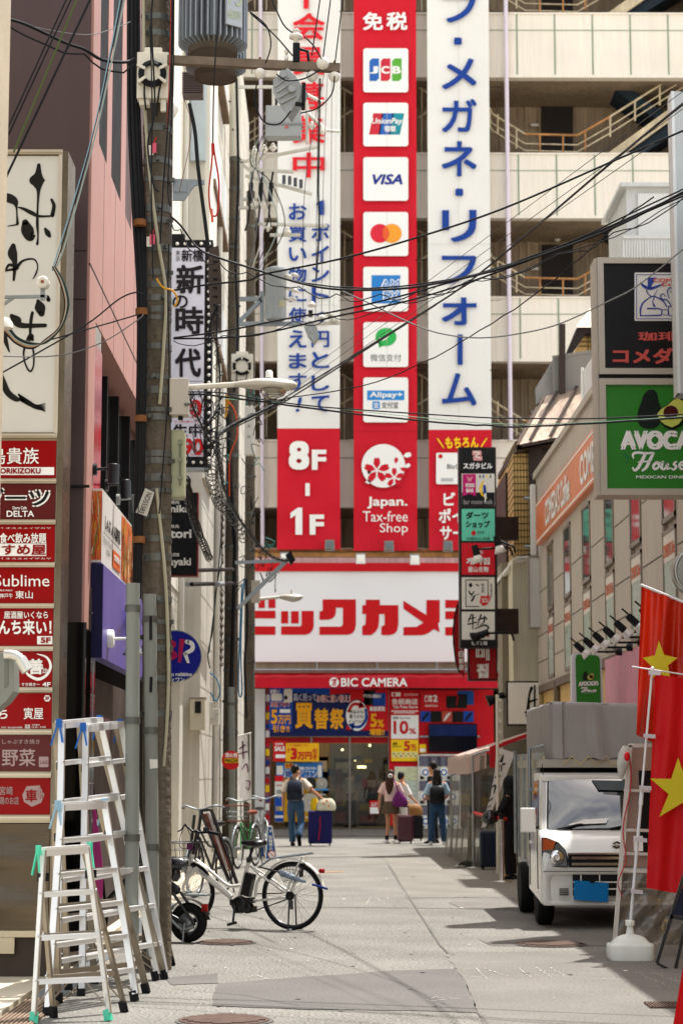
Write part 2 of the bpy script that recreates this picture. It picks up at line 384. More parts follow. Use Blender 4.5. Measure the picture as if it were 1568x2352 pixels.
# shop-front paving before the big store
m=MB(paver);m.box((-30,49.2,-.05),(30,58,.05));struct(m.build('plaza_paving'))
m=MB(mat('paver_joint','5b5752',.9));
for i in range(23):m.box((-4.5,49.5+i*.28,.05),(5,49.515+i*.28,.054))
for i in range(33):m.box((-4.5+i*.28,49.22,.0505),(-4.485+i*.28,55,.0545))
struct(m.build('paving_joints'))
# ================================================================ the department store at the end of the street
BY=55.0
cream=mat('cream_panel','e8e0d1',.7,var=.08,vs=.6,streak=.08,bump=.1,bs=8)
cream_j=mat('panel_joint','8f9a86',.8,var=.1);lilac=mat('lilac_pipe','d9cfda',.5,var=.05)
inner=mat('stair_hall_wall','a4917a',.85,var=.3,vs=.8,streak=.35);steelcream=mat('stair_rail','d8c7a6',.6,var=.3,vs=3,streak=.2);railrust=mat('stair_rail_rust','b98554',.7,var=.35,vs=4)
store=thing('department_store','beige department store with open stair landings behind tall red and white banners','building',V(0,BY,0))
x0,x1=P(540,600,BY).x,P(1640,600,BY).x
zt=lambda y:P(1100,y,BY).z
m=MB(cream);j=MB(cream_j)
rows=[(29,179),(351,502),(681,831),(1010,1166)]
rows=[(-293,-143)]+rows
for a,b in rows:
 za,zb=zt(a),zt(b);m.box((x0,BY,zb),(x1,BY+.25,za));m.box((x0,BY-.05,zb),(x1,BY-.001,zb+.08));m.box((x0,BY-.03,za-.05),(x1,BY-.001,za))
 zc=za-(za-zb)*.27;j.box((x0,BY-.012,zc-.012),(x1,BY-.001,zc+.012))
 for k in range(14):
  xx=P(1192-88*7+88*k,600,BY).x;j.box((xx-.022,BY-.014,zb+.08),(xx+.022,BY-.001,za-.05))
m.box((x0,BY-.3,zt(1283)),(x1,BY+.25,zt(1262)))
m.build('wall',store);j.build('panel_joints',store)
m=MB(inner);m.box((x0,BY+2.6,0),(x1,BY+2.9,zt(-300)))
for a,b in rows:m.box((x0,BY+.26,zt(b)+.02),(x1,BY+2.6,zt(b)+.42))
for k in range(40):
 xx=x0+.3*k+rnd.uniform(-.1,.1);m.box((xx,BY+2.56,4),(xx+rnd.uniform(.05,.12),BY+2.6,zt(-300)))
m.box((x0-.5,BY,0),(x0,BY+3,zt(-300)));m.box((x1,BY,0),(x1+.4,BY+3,zt(-300)))
m.build('stair_hall',store)
for n,(a,b) in enumerate(rows):
 if n==0:continue
 zf=zt(a);yb=zf
 m=MB(steelcream);rm=MB(railrust);Yr=BY+.6
 def st(pts,r=.03,mm=m,Y=Yr):mm.tube([P(px,py,Y) for px,py in pts],r,6)
 dy=a-351
 top=[(1115,235+dy),(1130,262+dy),(1205,308+dy),(1325,311+dy),(1400,268+dy),(1515,195+dy),(1600,142+dy)]
 st(top[:3],.032);st(top[2:5],.034,rm);st(top[4:],.032)
 for o1 in(22,38):st([(x,y+o1) for x,y in top],.02)
 for x,y in((1124,248),(1142,262),(1185,296),(1239,310),(1292,311),(1343,300),(1400,268),(1457,232),(1514,196)):(rm if 1230<x<1350 else m).tube([P(x,y+dy,Yr),P(x,y+46+dy,Yr)],.028,6)
 m.cut('stair_railing',store)
 m.prism([P(*p,Yr+.1) for p in((1396,351+dy),(1436,351+dy),(1660,190+dy),(1660,160+dy))],V(0,.08,0));m.cut('stair_stringer',store)
 m.prism([P(*p,Yr+.9) for p in((1060,200+dy),(1115,262+dy),(1115,280+dy),(1060,215+dy))],V(0,.08,0))
 rm.build('landing_rail',store);m.build('stair_stringer',store)
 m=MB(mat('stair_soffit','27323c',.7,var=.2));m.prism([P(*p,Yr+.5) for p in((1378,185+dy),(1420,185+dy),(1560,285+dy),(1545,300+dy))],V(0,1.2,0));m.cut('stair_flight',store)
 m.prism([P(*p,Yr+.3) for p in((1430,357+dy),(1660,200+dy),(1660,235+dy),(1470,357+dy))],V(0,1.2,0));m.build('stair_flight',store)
 m=MB(dark);d=PY(BY+2.5);m.prism([d(*p) for p in((1243,351+dy),(1315,351+dy),(1315,232+dy),(1243,232+dy))],V(0,.04,0));m.build('door',store)
 m=MB(offw);m.ball(P(1279,218+dy,BY+2.3),.1);m.build('landing_lamp',store);m=MB(offw);m.prism([P(*p,BY+2.4) for p in((1219,290+dy),(1236,290+dy),(1236,284+dy),(1219,284+dy))],V(0,.03,0));m.build('door_plate',store)
 # stairs showing left of the banners
 m=MB(steelcream)
 for o1 in(0,22,40):m.tube([P(548,300+dy+o1,Yr),P(640,240+dy+o1,Yr)],.025,6)
 for x in(560,585,612):m.tube([P(x,292-(x-548)*.65+dy,Yr),P(x,346+dy,Yr)],.022,6)
 m.cut('stair_railing',store)
 for gx in(783,960):m.tube([P(gx,200+dy,Yr),P(gx+26,216+dy,Yr)],.03,6);m.tube([P(gx,270+dy,Yr),P(gx+26,254+dy,Yr)],.03,6);m.tube([P(gx+8,200+dy,Yr),P(gx+8,351+dy,Yr)],.02,6);m.cut('stair_railing',store)
m=MB(lilac)
for xa,xb,ya,yb in((1160,1172,-40,1012),(598,603,-40,1295)):m.tube([P(xa,ya,BY-.15),P(xb,yb,BY-.15)],.062 if xa>700 else .055,10);m.cut('downpipe',store)
# white arched gallery on the left of the facade
m=MB(mat('gallery_white','d6d3c6',.7,var=.1,streak=.15))
xa,xb=P(520,600,BY-.6).x,P(552,600,BY-.6).x;m.box((xa-3,BY-.6,5),(xb,BY+.0,zt(-60)))
m.build('gallery_wall',store)
# ---------------------------------------------------------------- sign band, beams, awning
m=MB(mat('pink_trim','d9b3b4',.6,var=.15,streak=.2));m.box((x0,BY-.35,zt(1300)),(x1,BY-.05,zt(1284)))
m.use(rust).box((x0,BY-.42,zt(1271)),(x1,BY-.31,zt(1264)));m.use(mat('rust_stain','b98a55',.8,var=.35,vs=5)).box((x0,BY-.36,zt(1283)),(x1,BY-.305,zt(1272)))
m.build('cornice',store)
sg=MB(mat('sign_white','e4e4e4',.5,var=.03,vs=.4));sg.box((P(575,1400,54.6).x,54.6,zt(1522)),(P(1140,1400,54.6).x,54.95,zt(1316)))
sg.use(red).box((P(560,1400,54.5).x,54.55,zt(1316)),(P(1145,1400,54.5).x,54.95,zt(1297)))
pl=PY(54.585);k=K(900,1700,.63776);sg.use(mat('bic_red','c00f16',.45,var=.03))
def kp(pts,cut=None):poly(sg,[k(*p) for p in pts],pl)
kp([(100,1165),(316,1165),(316,1213),(100,1213)]);kp([(100,1263),(316,1263),(316,1316),(100,1316)]);kp([(210,1092),(250,1092),(250,1148),(210,1148)]);kp([(272,1092),(316,1092),(316,1148),(272,1148)])
kp([(352,1168),(396,1168),(396,1245),(352,1245)]);kp([(414,1168),(462,1168),(462,1245),(414,1245)])
kp([(480,1166),(556,1166),(556,1262),(548,1290),(530,1308),(505,1316),(352,1316),(352,1263),(470,1263),(480,1255)])
kp([(612,1094),(820,1094),(820,1255),(812,1290),(795,1308),(770,1316),(592,1316),(592,1265),(725,1265),(739,1252),(739,1146),(695,1146),(695,1175),(688,1200),(670,1215),(645,1222),(592,1222),(592,1170),(612,1165)])
kp([(882,1096),(970,1096),(970,1130),(1086,1130),(1086,1250),(1078,1290),(1060,1310),(1030,1318),(980,1318),(980,1264),(1000,1255),(1000,1186),(966,1186),(966,1225),(960,1270),(940,1300),(915,1318),(860,1318),(860,1264),(880,1250),(884,1186),(860,1186),(860,1130),(882,1130)])
kp([(1118,1102),(1262,1192),(1262,1098),(1345,1098),(1345,1235),(1335,1245),(1345,1300),(1308,1280),(1275,1305),(1240,1318),(1118,1320),(1118,1268),(1200,1266),(1243,1240),(1118,1152)])
for a,b,c,d in((1380,1098,1560,1148),(1380,1168,1575,1218)):kp([(a,b),(c,b),(c,d),(a,d)])
kp([(1490,1218),(1575,1218),(1575,1250),(1565,1290),(1540,1312),(1510,1320),(1380,1320),(1380,1268),(1480,1265),(1490,1255)])
sg.build('name_sign',store)
m=MB(mat('beam_beige','a39a84',.7,var=.15,streak=.2));m.box((x0,54.8,zt(1546)),(x1,55,zt(1522)))
m.use(gal).tube([V(x0,54.55,zt(1541)),V(x1,54.55,zt(1541))],.035);m.use(dred).box((x0,54.7,zt(1556)),(x1,54.9,zt(1547)))
for xx in(586,728,866,1003,1100):m.use(gal).tube([P(xx,1520,54.6),P(xx,1541,54.6)],.02,6)
m.build('canopy_beam',store)
awn=mat('awning_red','bd1024',.6,var=.12,vs=2,bump=.4,bs=5,stretch=(4,1,.6))
aw=MB(awn);a0=P(560,1556,53.6);a1=P(1142,1556,53.6);zb=P(800,1580,53.6).z
aw.grid(lambda u,v:V(a0.x+(a1.x-a0.x)*u,54.6-v*1.0,a0.z+.12-.12*v+.01*math.sin(u*60)),60,3)
aw.grid(lambda u,v:V(a0.x+(a1.x-a0.x)*u,53.6+.012*math.sin(u*70+v),a0.z+(zb-a0.z)*v),60,2)
pl=PY(53.57);disc(aw,767,1567,11,11,pl,wht);T(aw,'BIC CAMERA',(783,1557,935,1577),pl,.035,m=wht)
pl2=PY(53.56);brush(aw,[(760,1563,1.5),(768,1561,3),(775,1561,1)],pl2,awn);T(aw,'B',(763,1562,772,1575),pl2,.02,.3,m=awn)
aw.build('awning',store)
# ---------------------------------------------------------------- ground-floor shop
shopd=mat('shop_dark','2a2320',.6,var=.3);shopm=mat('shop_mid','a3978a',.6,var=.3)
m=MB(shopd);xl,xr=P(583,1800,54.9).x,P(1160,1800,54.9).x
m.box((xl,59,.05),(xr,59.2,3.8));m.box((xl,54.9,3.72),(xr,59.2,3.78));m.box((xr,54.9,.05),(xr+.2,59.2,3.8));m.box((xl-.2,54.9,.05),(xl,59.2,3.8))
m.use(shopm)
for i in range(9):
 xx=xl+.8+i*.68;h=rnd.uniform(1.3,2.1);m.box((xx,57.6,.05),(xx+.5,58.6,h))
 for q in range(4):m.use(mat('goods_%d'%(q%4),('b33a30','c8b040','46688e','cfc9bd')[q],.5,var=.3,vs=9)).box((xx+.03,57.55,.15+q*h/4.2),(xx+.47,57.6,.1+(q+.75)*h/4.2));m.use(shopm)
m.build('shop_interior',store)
m=MB(mat('white_column','c9c9c4',.6,var=.06));m.box((P(575,1700,54.6).x,54.6,.05),(P(608,1700,54.6).x,55.4,3.75));m.build('column',store)
m=MB(mat('poster_column','9a5a68',.5,var=.5,vs=9));m.box((P(608.5,1700,54.7).x,54.7,.05),(P(621,1700,54.7).x,55.3,3.75))
for q in range(14):m.use((red,wht,blue,yel)[q%4]).box((P(610,1700,54.68).x,54.67,.3+q*.24),(P(619,1700,54.68).x,54.699,.3+q*.24+.12+.06*(q%2)))
m.build('column',store)
m=MB(mat('mullion','8a8580',.35,.7,var=.1))
for xx in(715,803,893):m.box((P(xx-2,1700,54.6).x,54.62,.05),(P(xx+2,1700,54.6).x,54.72,3.72))
m.use(dred).box((xl,54.66,zt(1707)),(P(893,1700,54.6).x,54.76,zt(1694)))
m.build('door_frame',store)
m=MB(glass('shop_glass','8a9690',.02,.03));m.quad(P(757,1898,54.8),P(893,1898,54.8),P(893,1708,54.8),P(757,1708,54.8));m.build('glass_door',store)
glow=mat('shop_lamp','ffe2a8',.5,var=0,emit=7.0)
m=MB(glow)
for px,py,Y in((786,1722,57),(803,1728,58),(849,1712,56),(770,1752,58.2),(840,1770,58.4),(815,1745,57.4)):m.ball(P(px,py,Y),.035,8,5)
[m.box((P(a_,1700,y_).x,y_,3.6),(P(b_,1700,y_).x,y_+.25,3.66)) for a_,b_,y_ in((770,885,56.6),(640,760,56),(770,885,57.8),(900,1000,57))];m.build('ceiling_lamp',store)
# ---------------------------------------------------------------- posters (each flat thing is a thing of its own)
kq=K(1030,2700,.31888);ks=K(1430,2700,.31888)
def bx(k,a,b,c,d):p=k(a,b);q=k(c,d);return(p[0],p[1],q[0],q[1])
bblue=mat('poster_blue','1546a0',.5,var=.12,vs=2)
def panel(m,box,Y,mt,t=.04):x0,y0,x1,y1=box;a=P(x0,y1,Y);b=P(x1,y0,Y);m.use(mt).box((a.x,Y,a.z),(b.x,Y+t,b.z))
m=MB();panel(m,bx(kq,150,160,1400,770),54.56,bblue);pl=PY(54.555);p2=PY(54.550);p3=PY(54.545)
rect(m,*bx(kq,150,690,1400,768),pl,navy);poly(m,[kq(*p) for p in((905,170),(1400,170),(1400,700),(1110,700),(1110,300),(905,250))],pl,red)
poly(m,[kq(*p) for p in((450,220),(905,250),(1160,230),(1110,690),(430,700))],p2,navy)
T(m,'高く売って',bx(kq,455,232,735,325),p3,.06,m=wht);T(m,'お得に買い替え！',bx(kq,742,250,1160,345),p3,.06,m=wht)
p4=PY(54.540);p5=PY(54.535)
T(m,'高く売って',bx(kq,465,240,728,318),p4,.005,m=blue);T(m,'お得に買い替え！',bx(kq,750,258,1150,338),p4,.005,m=red)
T(m,'買',bx(kq,470,350,695,670),p4,.05,m=gold);T(m,'替',bx(kq,712,420,890,680),p4,.05,m=gold);T(m,'祭',bx(kq,905,420,1085,680),p4,.05,m=gold)
T(m,'高額下取り',bx(kq,165,335,400,405),p3,.05,m=wht);T(m,'高額下取り',bx(kq,170,340,396,400),p4,.01,m=red);T(m,'家電も！',bx(kq,160,180,280,235),p3,.04,m=wht)
T(m,'5',bx(kq,170,435,250,615),p3,.05,m=gold);T(m,'万円',bx(kq,258,505,415,615),p3,.05,m=gold);T(m,'引き!!',bx(kq,190,630,400,720),p3,.05,m=gold)
rrect(m,*bx(kq,170,235,310,325),4,p3,offw);rrect(m,*bx(kq,330,175,435,345),3,p3,offw);disc(m,*kq(355,285),4,5,p4,black);rect(m,*bx(kq,280,430,410,475),p3,wht)
c=kq(1245,510);disc(m,c[0],c[1],26.5,37,p3,navy);disc(m,c[0],c[1],25,35,p4,wht)
brush(m,[(c[0]-19,c[1]-10,6),(c[0]-8,c[1]-26,7),(c[0]+10,c[1]-24,8)],p5,red);poly(m,[(c[0]+8,c[1]-34),(c[0]+20,c[1]-19),(c[0]+3,c[1]-16)],p5,red)
brush(m,[(c[0]+20,c[1]-14,5),(c[0]+21,c[1]+8,6),(c[0]+8,c[1]+25,7),(c[0]-10,c[1]+25,6)],p5,blue);poly(m,[(c[0]-8,c[1]+34),(c[0]-20,c[1]+20),(c[0]-5,c[1]+16)],p5,blue)
for i,t in enumerate(('売るのも!','買うのも!','ビックカメラ')):T(m,t,(c[0]-17,c[1]-13+i*11,c[0]+17,c[1]-4+i*11),p5,.03,m=ink)
T(m,'デジタル機器も!',bx(kq,1325,240,1550,290),p3,.05,m=wht);rect(m,*bx(kq,1330,190,1480,380),pl,black)
m.quad(*[PY(54.56)(*ks(*p)) for p in((140,770),(385,770),(385,175),(140,175))]);rect(m,*bx(ks,120,175,385,700),PY(54.557),red);rect(m,*bx(ks,120,700,385,770),PY(54.556),navy)
rect(m,*bx(ks,195,225,350,390),p2,bblue);T(m,'高額買取',bx(ks,150,395,345,455),p4,.04,m=wht);T(m,'5',bx(ks,160,485,240,655),p4,.05,m=gold);T(m,'%',bx(ks,245,560,330,655),p4,.04,m=gold);T(m,'増額!!',bx(ks,150,672,335,758),p4,.05,m=gold)
tag(m.build('trade_in_poster'),'wide blue trade-in poster with gold 買替祭 letters above the shop door','poster')
m=MB();panel(m,bx(ks,395,185,1700,985),54.56,red);panel(m,bx(ks,395,985,780,1890),54.58,red)
m.build('red_wall_panel',store)
m=MB();panel(m,bx(ks,415,205,768,1085),54.52,red,.03);pl=PY(54.515);p2=PY(54.510)
rect(m,*bx(ks,425,220,537,268),pl,wht);disc(m,*ks(460,245),3.4,3.4,p2,red);T(m,'ビックカメラ',bx(ks,585,232,755,262),pl,.03,m=wht)
T(m,'免税商店',bx(ks,428,298,752,372),pl,.04,m=wht);T(m,'Tax Free Store',bx(ks,440,380,750,420),pl,.03,m=wht);rect(m,*bx(ks,420,448,760,460),pl,wht);rect(m,*bx(ks,455,470,720,480),pl,wht)
rect(m,*bx(ks,420,505,762,800),pl,wht);T(m,'免税 Tax Free',bx(ks,440,525,655,555),p2,.02,m=ink);T(m,'10',bx(ks,450,575,635,742),p2,.045,m=red);T(m,'%',bx(ks,642,668,735,742),p2,.03,m=red)
rect(m,*bx(ks,420,812,760,1082),pl,yel);T(m,'5',bx(ks,578,830,656,952),p2,.05,m=red);T(m,'%',bx(ks,662,868,735,918),p2,.03,m=red);T(m,'OFF',bx(ks,672,925,735,950),p2,.03,m=red);T(m,'優惠',bx(ks,440,845,500,878),p2,.02,m=ink);T(m,'Discount',bx(ks,440,885,548,905),p2,.02,m=ink)
rect(m,*bx(ks,430,965,755,1040),p2,mat('pale_yellow','e8d98a',.5));p3=PY(54.505)
for i in range(10):rect(m,*bx(ks,445+i*30,980+(i%2)*28,465+i*30,996+(i%2)*28),p3,(blue,red,mat('leaf_green','3a9a48',.5))[i%3])
tag(m.build('tax_free_poster'),'tall red tax free poster with white 10% and yellow 5% fields','poster')
m=MB();panel(m,bx(ks,785,195,1480,440),54.52,red,.03);pl=PY(54.515);p2=PY(54.51)
rrect(m,*bx(ks,840,255,885,338),3,pl,wht);rrect(m,*bx(ks,848,263,880,330),2.5,p2,red);rrect(m,*bx(ks,890,255,930,338),3,pl,wht);disc(m,*ks(862,278),1.6,1.6,PY(54.505),wht);disc(m,*ks(908,300),1.8,1.8,p2,red)
T(m,'2',bx(ks,942,252,1003,338),pl,.06,m=wht);T(m,'SWITCH',bx(ks,846,378,1000,400),pl,.05,m=wht);T(m,'NINTENDO',bx(ks,846,355,1000,370),pl,.01,m=mat('faint_red','d86a64',.5))
rect(m,*bx(ks,1250,198,1455,375),pl,mat('mid_blue','174a8c',.5));rrect(m,*bx(ks,1110,262,1245,418),4,p2,black);rrect(m,*bx(ks,1238,240,1372,418),4,p2,black);poly(m,[ks(*p) for p in((1250,262),(1262,262),(1245,380),(1236,380))],PY(54.505),red)
for i,(c1,c2) in enumerate(((bblue,black),(black,black),(mat('brick','b34a38',.5),offw),(black,black),(bblue,black))):
 a=785+i*135;rect(m,*bx(ks,a,455,a+128,590),pl,c1);brush(m,[(*ks(a+30,570),4),(*ks(a+64,520),6),(*ks(a+100,480),4)],p2,c2)
tag(m.build('game_console_poster'),'red game console poster with white 2 and small product pictures','poster')
m=MB(black);panel(m,bx(ks,890,612,1495,965),54.4,mat('tv_screen','0a0d18',.08,var=.1,spec=.6),.1);rect(m,*bx(ks,900,625,1485,765),PY(54.395),mat('screen_reflection','1c2a58',.2,var=.4,vs=1.5));m.use(gal).tube([P(*ks(780,775),54.45),P(*ks(1530,775),54.45)],.03)  # blue upper field: a reflection painted onto the dark screen
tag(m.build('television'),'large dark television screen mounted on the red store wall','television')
m=MB();panel(m,bx(ks,775,870,858,975),54.5,yel,.03);rect(m,*bx(ks,780,925,852,965),PY(54.495),wht);tag(m.build('price_card'),'small yellow and white card left of the television','card')
m=MB();panel(m,bx(ks,465,1150,762,1650),54.5,mat('notice_white','c8cfc4',.5,var=.06),.05);pl=PY(54.495)
for i in range(12):rect(m,*bx(ks,490,1180+i*30,490+190+60*(i%2),1188+i*30),pl,mat('faint_green','a3b8a0',.6))
rect(m,*bx(ks,480,1165,748,1320),pl,mat('faint_yellow','d9dcae',.6));tag(m.build('information_board'),'pale green information board on the red wall behind the two women','notice board')
m=MB();panel(m,bx(ks,785,995,1500,1078),54.4,offw,.05);pl=PY(54.395);T(m,'ガチャガチャ',bx(ks,1030,1005,1275,1060),pl,.05,m=red)
for i in range(6):disc(m,*ks(810+i*40,1035+12*(i%2)),3,3,pl,(red,yel,blue)[i%3])
tag(m.build('capsule_toy_sign'),'white header sign reading ガチャガチャ above the capsule machines','sign')
# capsule machines: 4 x 4 stacked
def capsule(loc):
 t=thing('capsule_machine','white capsule toy machine with a round dial in the stacked bank','vending machine',loc,'capsule toy machines by the store wall')
 w=.39;m=MB(offw);o=V(*loc);m.box(o+V(-w/2,0,0),o+V(w/2,.4,.64));m.build('body',t)
 m=MB(mat('capsule_window','6c6a78',.2,var=.5,vs=9));m.box(o+V(-w*.42,-.02,.36),o+V(w*.42,.0,.62));m.build('window',t)
 m=MB(wht);m.lathe([(.13,0),(.13,.02)],o+V(0,-.001,.2),V(0,-1,0),16);m.use(mat('dial_blue','5a78a8',.5));m.lathe([(.09,.02),(.09,.035)],o+V(0,-.001,.2),V(0,-1,0),16);m.use(wht);m.lathe([(.05,.03),(.05,.045)],o+V(0,-.001,.2),V(0,-1,0),12)
 m.use(black).box(o+V(-.14,-.015,.02),o+V(-.04,0,.1));m.build('dial',t);return t
c0=None
for r in range(3):
 for q in range(4):
  p=P(*ks(850+q*115,1500),54.4);loc=V(p.x,54.4,.06+r*.64)
  if c0 is None:c0=capsule(loc)
  else:copy_tree(c0,loc)
  # ================================================================ the three tall banners
cl_w=mat('banner_white','e2e0da',.75,var=.06,vs=.5,bump=.8,bs=1.0,stretch=(1.4,1.4,.22))
cl_r=mat('banner_red','c8172a',.7,var=.07,vs=.5,bump=1.0,bs=1.5,stretch=(1.2,1.2,.5))
NY=54.45
def cloth(m,x0t,x1t,x0b,x1b,ya,yb,mt,wob=0.0):
 m.use(mt)
 def fn(u,v):
  py=ya+(yb-ya)*v;x=(x0t+(x0b-x0t)*v)*(1-u)+(x1t+(x1b-x1t)*v)*u
  edge=min(u,1-u);vv=max(0,(py-960)/300);y=NY+wob*vv*(math.sin(u*15+vv*7)*.6+math.sin(u*6-vv*13)+.5*math.sin(u*3+vv*23))*(.45+1.1*(0.5-edge))
  return P(x,py,y)
 m.grid(fn,48,max(2,int((yb-ya)/12)))
pl=PY(NY-.075);p2=PY(NY-.082);p3=PY(NY-.089)
# left banner
m=MB();cloth(m,638,782,637,780,-40,984,cl_w);cloth(m,637,780,636,782,984,1262,cl_r,.028)
TV(m,'会員募集中',672,746,[(30,92),(108,172),(188,252),(265,330),(350,408)],pl,.035,mat('letter_red','d5202c',.6,var=.03));rect(m,697,-20,709,20,pl)
TV(m,'お買い物に使えます',663,704,[(467,505),(516,556),(568,600),(613,648),(660,694),(706,744),(758,799),(811,847),(857,897)],pl,.035,blue)
T(m,'!',(679,912,693,946),pl,.03,.2,blue)
TV(m,'1ポイント1円として',715,756,[(460,494),(514,554),(564,603),(613,648),(659,699),(716,746),(760,798),(808,846),(862,898),(908,946)],pl,.035,blue)
T(m,'8',(663,1013,710,1079),pl,.06,m=wht);T(m,'F',(716,1033,749,1079),pl,.06,m=wht);rect(m,701,1110,711,1139,pl,wht);T(m,'1',(667,1166,694,1228),pl,.06,m=wht);T(m,'F',(711,1182,744,1228),pl,.06,m=wht)
[rect(m,709.5,y_,710.3,y_+300,PY(NY-.055),mat('seam_grey','c9c7c0',.7)) for y_ in(-40,400)];rect(m,638,700,781,700.9,PY(NY-.055),mat('seam_grey','c9c7c0',.7))
tag(m.build('banner'),'tall white banner of red and blue writing with a red 8F-1F foot','banner','tall banners on the department store')
m=MB();cloth(m,812,955,812,958,-40,1265,cl_r,.028)
T(m,'免',(833,28,879,69),pl,.04,m=wht);T(m,'税',(887,28,935,69),pl,.04,m=wht)
tiles=[(111,212),(236,336),(361,461),(487,588),(613,715),(740,843),(867,970)]
for a,b in tiles:rrect(m,834,a,937,b,6,pl,wht)
cb,crd,cg=mat('card_blue','2a62b0',.5,var=.1),mat('card_red','c22a3a',.5,var=.1),mat('card_green','5aa63a',.5,var=.1)
for i,(mm,ch) in enumerate(((cb,'J'),(crd,'C'),(cg,'B'))):
 xa=848+i*26;poly(m,[(xa+6,134),(xa+22,134),(xa+22,180),(xa+16,186),(xa,186),(xa,140)],p2,mm);T(m,ch,(xa+1,152,xa+20,169),p3,.05,m=wht)
poly(m,[(857,260),(880,260),(872,309),(847,309)],p2,crd);poly(m,[(877,260),(904,260),(896,309),(869,309)],p2,cb);poly(m,[(901,260),(928,260),(918,309),(893,309)],p2,mat('card_teal','1d8a98',.5,var=.1))
T(m,'UnionPay',(853,271,924,288),p3,.03,.2,wht);T(m,'银联',(882,289,909,303),p3,.04,m=wht)
T(m,'VISA',(855,400,924,424),p2,.05,.25,mat('visa_blue','1c2f86',.5,var=.03))
disc(m,872,536,22,22,p2,mat('disc_red','d4283a',.5,var=.03));disc(m,900,536,22,22,p3,mat('disc_orange','eb9a30',.5,var=.03));poly(m,[(886+8*math.sin(t/8*math.pi)*s,519+34*(t/8 if s>0 else 1-t/8)) for s in(1,-1) for t in range(9)],PY(NY-.094),mat('disc_mix','e05c2c',.5,var=.03))
ab=mat('amex_blue','2a7cc4',.5,var=.04);rect(m,853,632,919,697,p2,ab);T(m,'AM',(873,641,919,664),p3,.08,m=wht);T(m,'EX',(879,667,918,690),p3,.08,m=wht);T(m,'AM',(876,643,917,662),PY(NY-.095),-.01,m=ab);T(m,'EX',(882,669,916,688),PY(NY-.095),-.01,m=ab)
gr=mat('chat_green','2fae52',.5,var=.04);disc(m,886,774,24,21,p2,gr);poly(m,[(868,784),(880,794),(870,799)],p2,gr);brush(m,[(872,776,3),(880,780,4),(892,772,2)],p3,wht);T(m,'微信支付',(850,813,921,830),p2,0,m=mat('grey_text','55585a',.6))
ac=mat('pay_blue','2a86cc',.5,var=.04);rect(m,843,897,928,919,p2,ac);T(m,'Alipay+',(849,900,924,916),p3,.04,m=wht);rrect(m,855,922,872,940,2,p2,ac);T(m,'支',(857,924,870,938),p3,.02,m=wht);T(m,'支付宝',(876,923,914,938),p2,.02,m=mat('grey_text','55585a',.6))
disc(m,880,1070,50,50,p2,wht,40)
def petal(cx,cy,r,a,mm,pp):
 ca,sa=math.cos(R_(a)),math.sin(R_(a));pts=[(0,0),(.42,.28),(.8,.26),(1.0,.12),(.88,0),(1.0,-.12),(.8,-.26),(.42,-.28)]
 poly(m,[(cx+r*(x*ca-y*sa),cy+r*(x*sa+y*ca)) for x,y in pts],pp,mm)
for cx,cy,r in((865,1080,27),(905,1097,20)):
 for q in range(5):petal(cx+3*math.cos(R_(-90+72*q)),cy+3*math.sin(R_(-90+72*q)),r,-90+72*q,cl_r,p3)
petal(908,1065,15,-80,cl_r,p3);petal(918,1075,16,20,cl_r,p3)
for cx,cy,r,a in((925,1048,20,-15),(845,1090,16,-70),(838,1108,15,-10),(928,1074,16,-30)):petal(cx,cy,r,a,wht,p2)
T(m,'Japan.',(843,1141,935,1168),pl,.035,m=wht);T(m,'Tax-free',(833,1174,936,1198),pl,.0,m=wht);T(m,'Shop',(872,1202,936,1229),pl,0,m=wht)
[rect(m,834+54,a,834+54.8,b,p3,mat('seam_grey','c9c7c0',.7)) for a,b in tiles[1::2]];rect(m,812,990,957,991,PY(NY-.055),mat('seam_red','9c1020',.7))
tag(m.build('banner'),'tall red tax-free banner of white card logo squares and blossom circle','banner','tall banners on the department store')
# right banner
m=MB();cloth(m,980,1121,984,1128,-40,987,cl_w);cloth(m,984,1128,985,1131,987,1264,cl_r,.025)
TV(m,'フメガネリフォム',1014,1094,[(-12,52),(134,205),(227,304),(324,405),(482,556),(587,652),(683,747),(857,932)],pl,.03,blue)
rrect(m,1042,86,1060,103,4,pl,blue);rrect(m,1045,433,1063,450,4,pl,blue);rect(m,1050,768,1062,838,pl,blue)
T(m,'もちろん',(1022,1004,1098,1030),pl,.06,m=yel);brush(m,[(1004,1007,3),(1018,1028,3)],pl,yel);brush(m,[(1117,1007,3),(1103,1028,3)],pl,yel)
rrect(m,1001,1040,1118,1112,4,pl,wht);disc(m,1011,1048,5,5,p2,red);T(m,'BicCAMERA',(1026,1066,1108,1077),p2,.02,m=mat('grey_text','55585a',.6));rect(m,1012,1098,1040,1106,p2,mat('pale_grey','b9b9b9',.6))
T(m,'ビック',(1018,1131,1110,1163),pl,.05,m=wht);T(m,'ポイント',(1007,1168,1122,1201),pl,.05,m=wht);T(m,'サービス',(1010,1207,1122,1240),pl,.05,m=wht)
rect(m,1052,-40,1052.9,985,PY(NY-.055),mat('seam_grey','c9c7c0',.7));rect(m,982,560,1125,560.9,PY(NY-.055),mat('seam_grey','c9c7c0',.7))
tag(m.build('banner'),'tall white banner of blue katakana with a red foot and yellow もちろん','banner','tall banners on the department store')
m=MB(ink)
for x_ in(782,957,1128):
 for y_ in(26,200,520,597,690,850,1010,1190):m.tube([P(x_-3,y_,NY-.02),P(x_+22,y_+rnd.uniform(-1,1),54.9)],.014 if y_ in(26,597,850) else .007,5)
o=m.build('banner_ties',store);o['kind']='stuff'
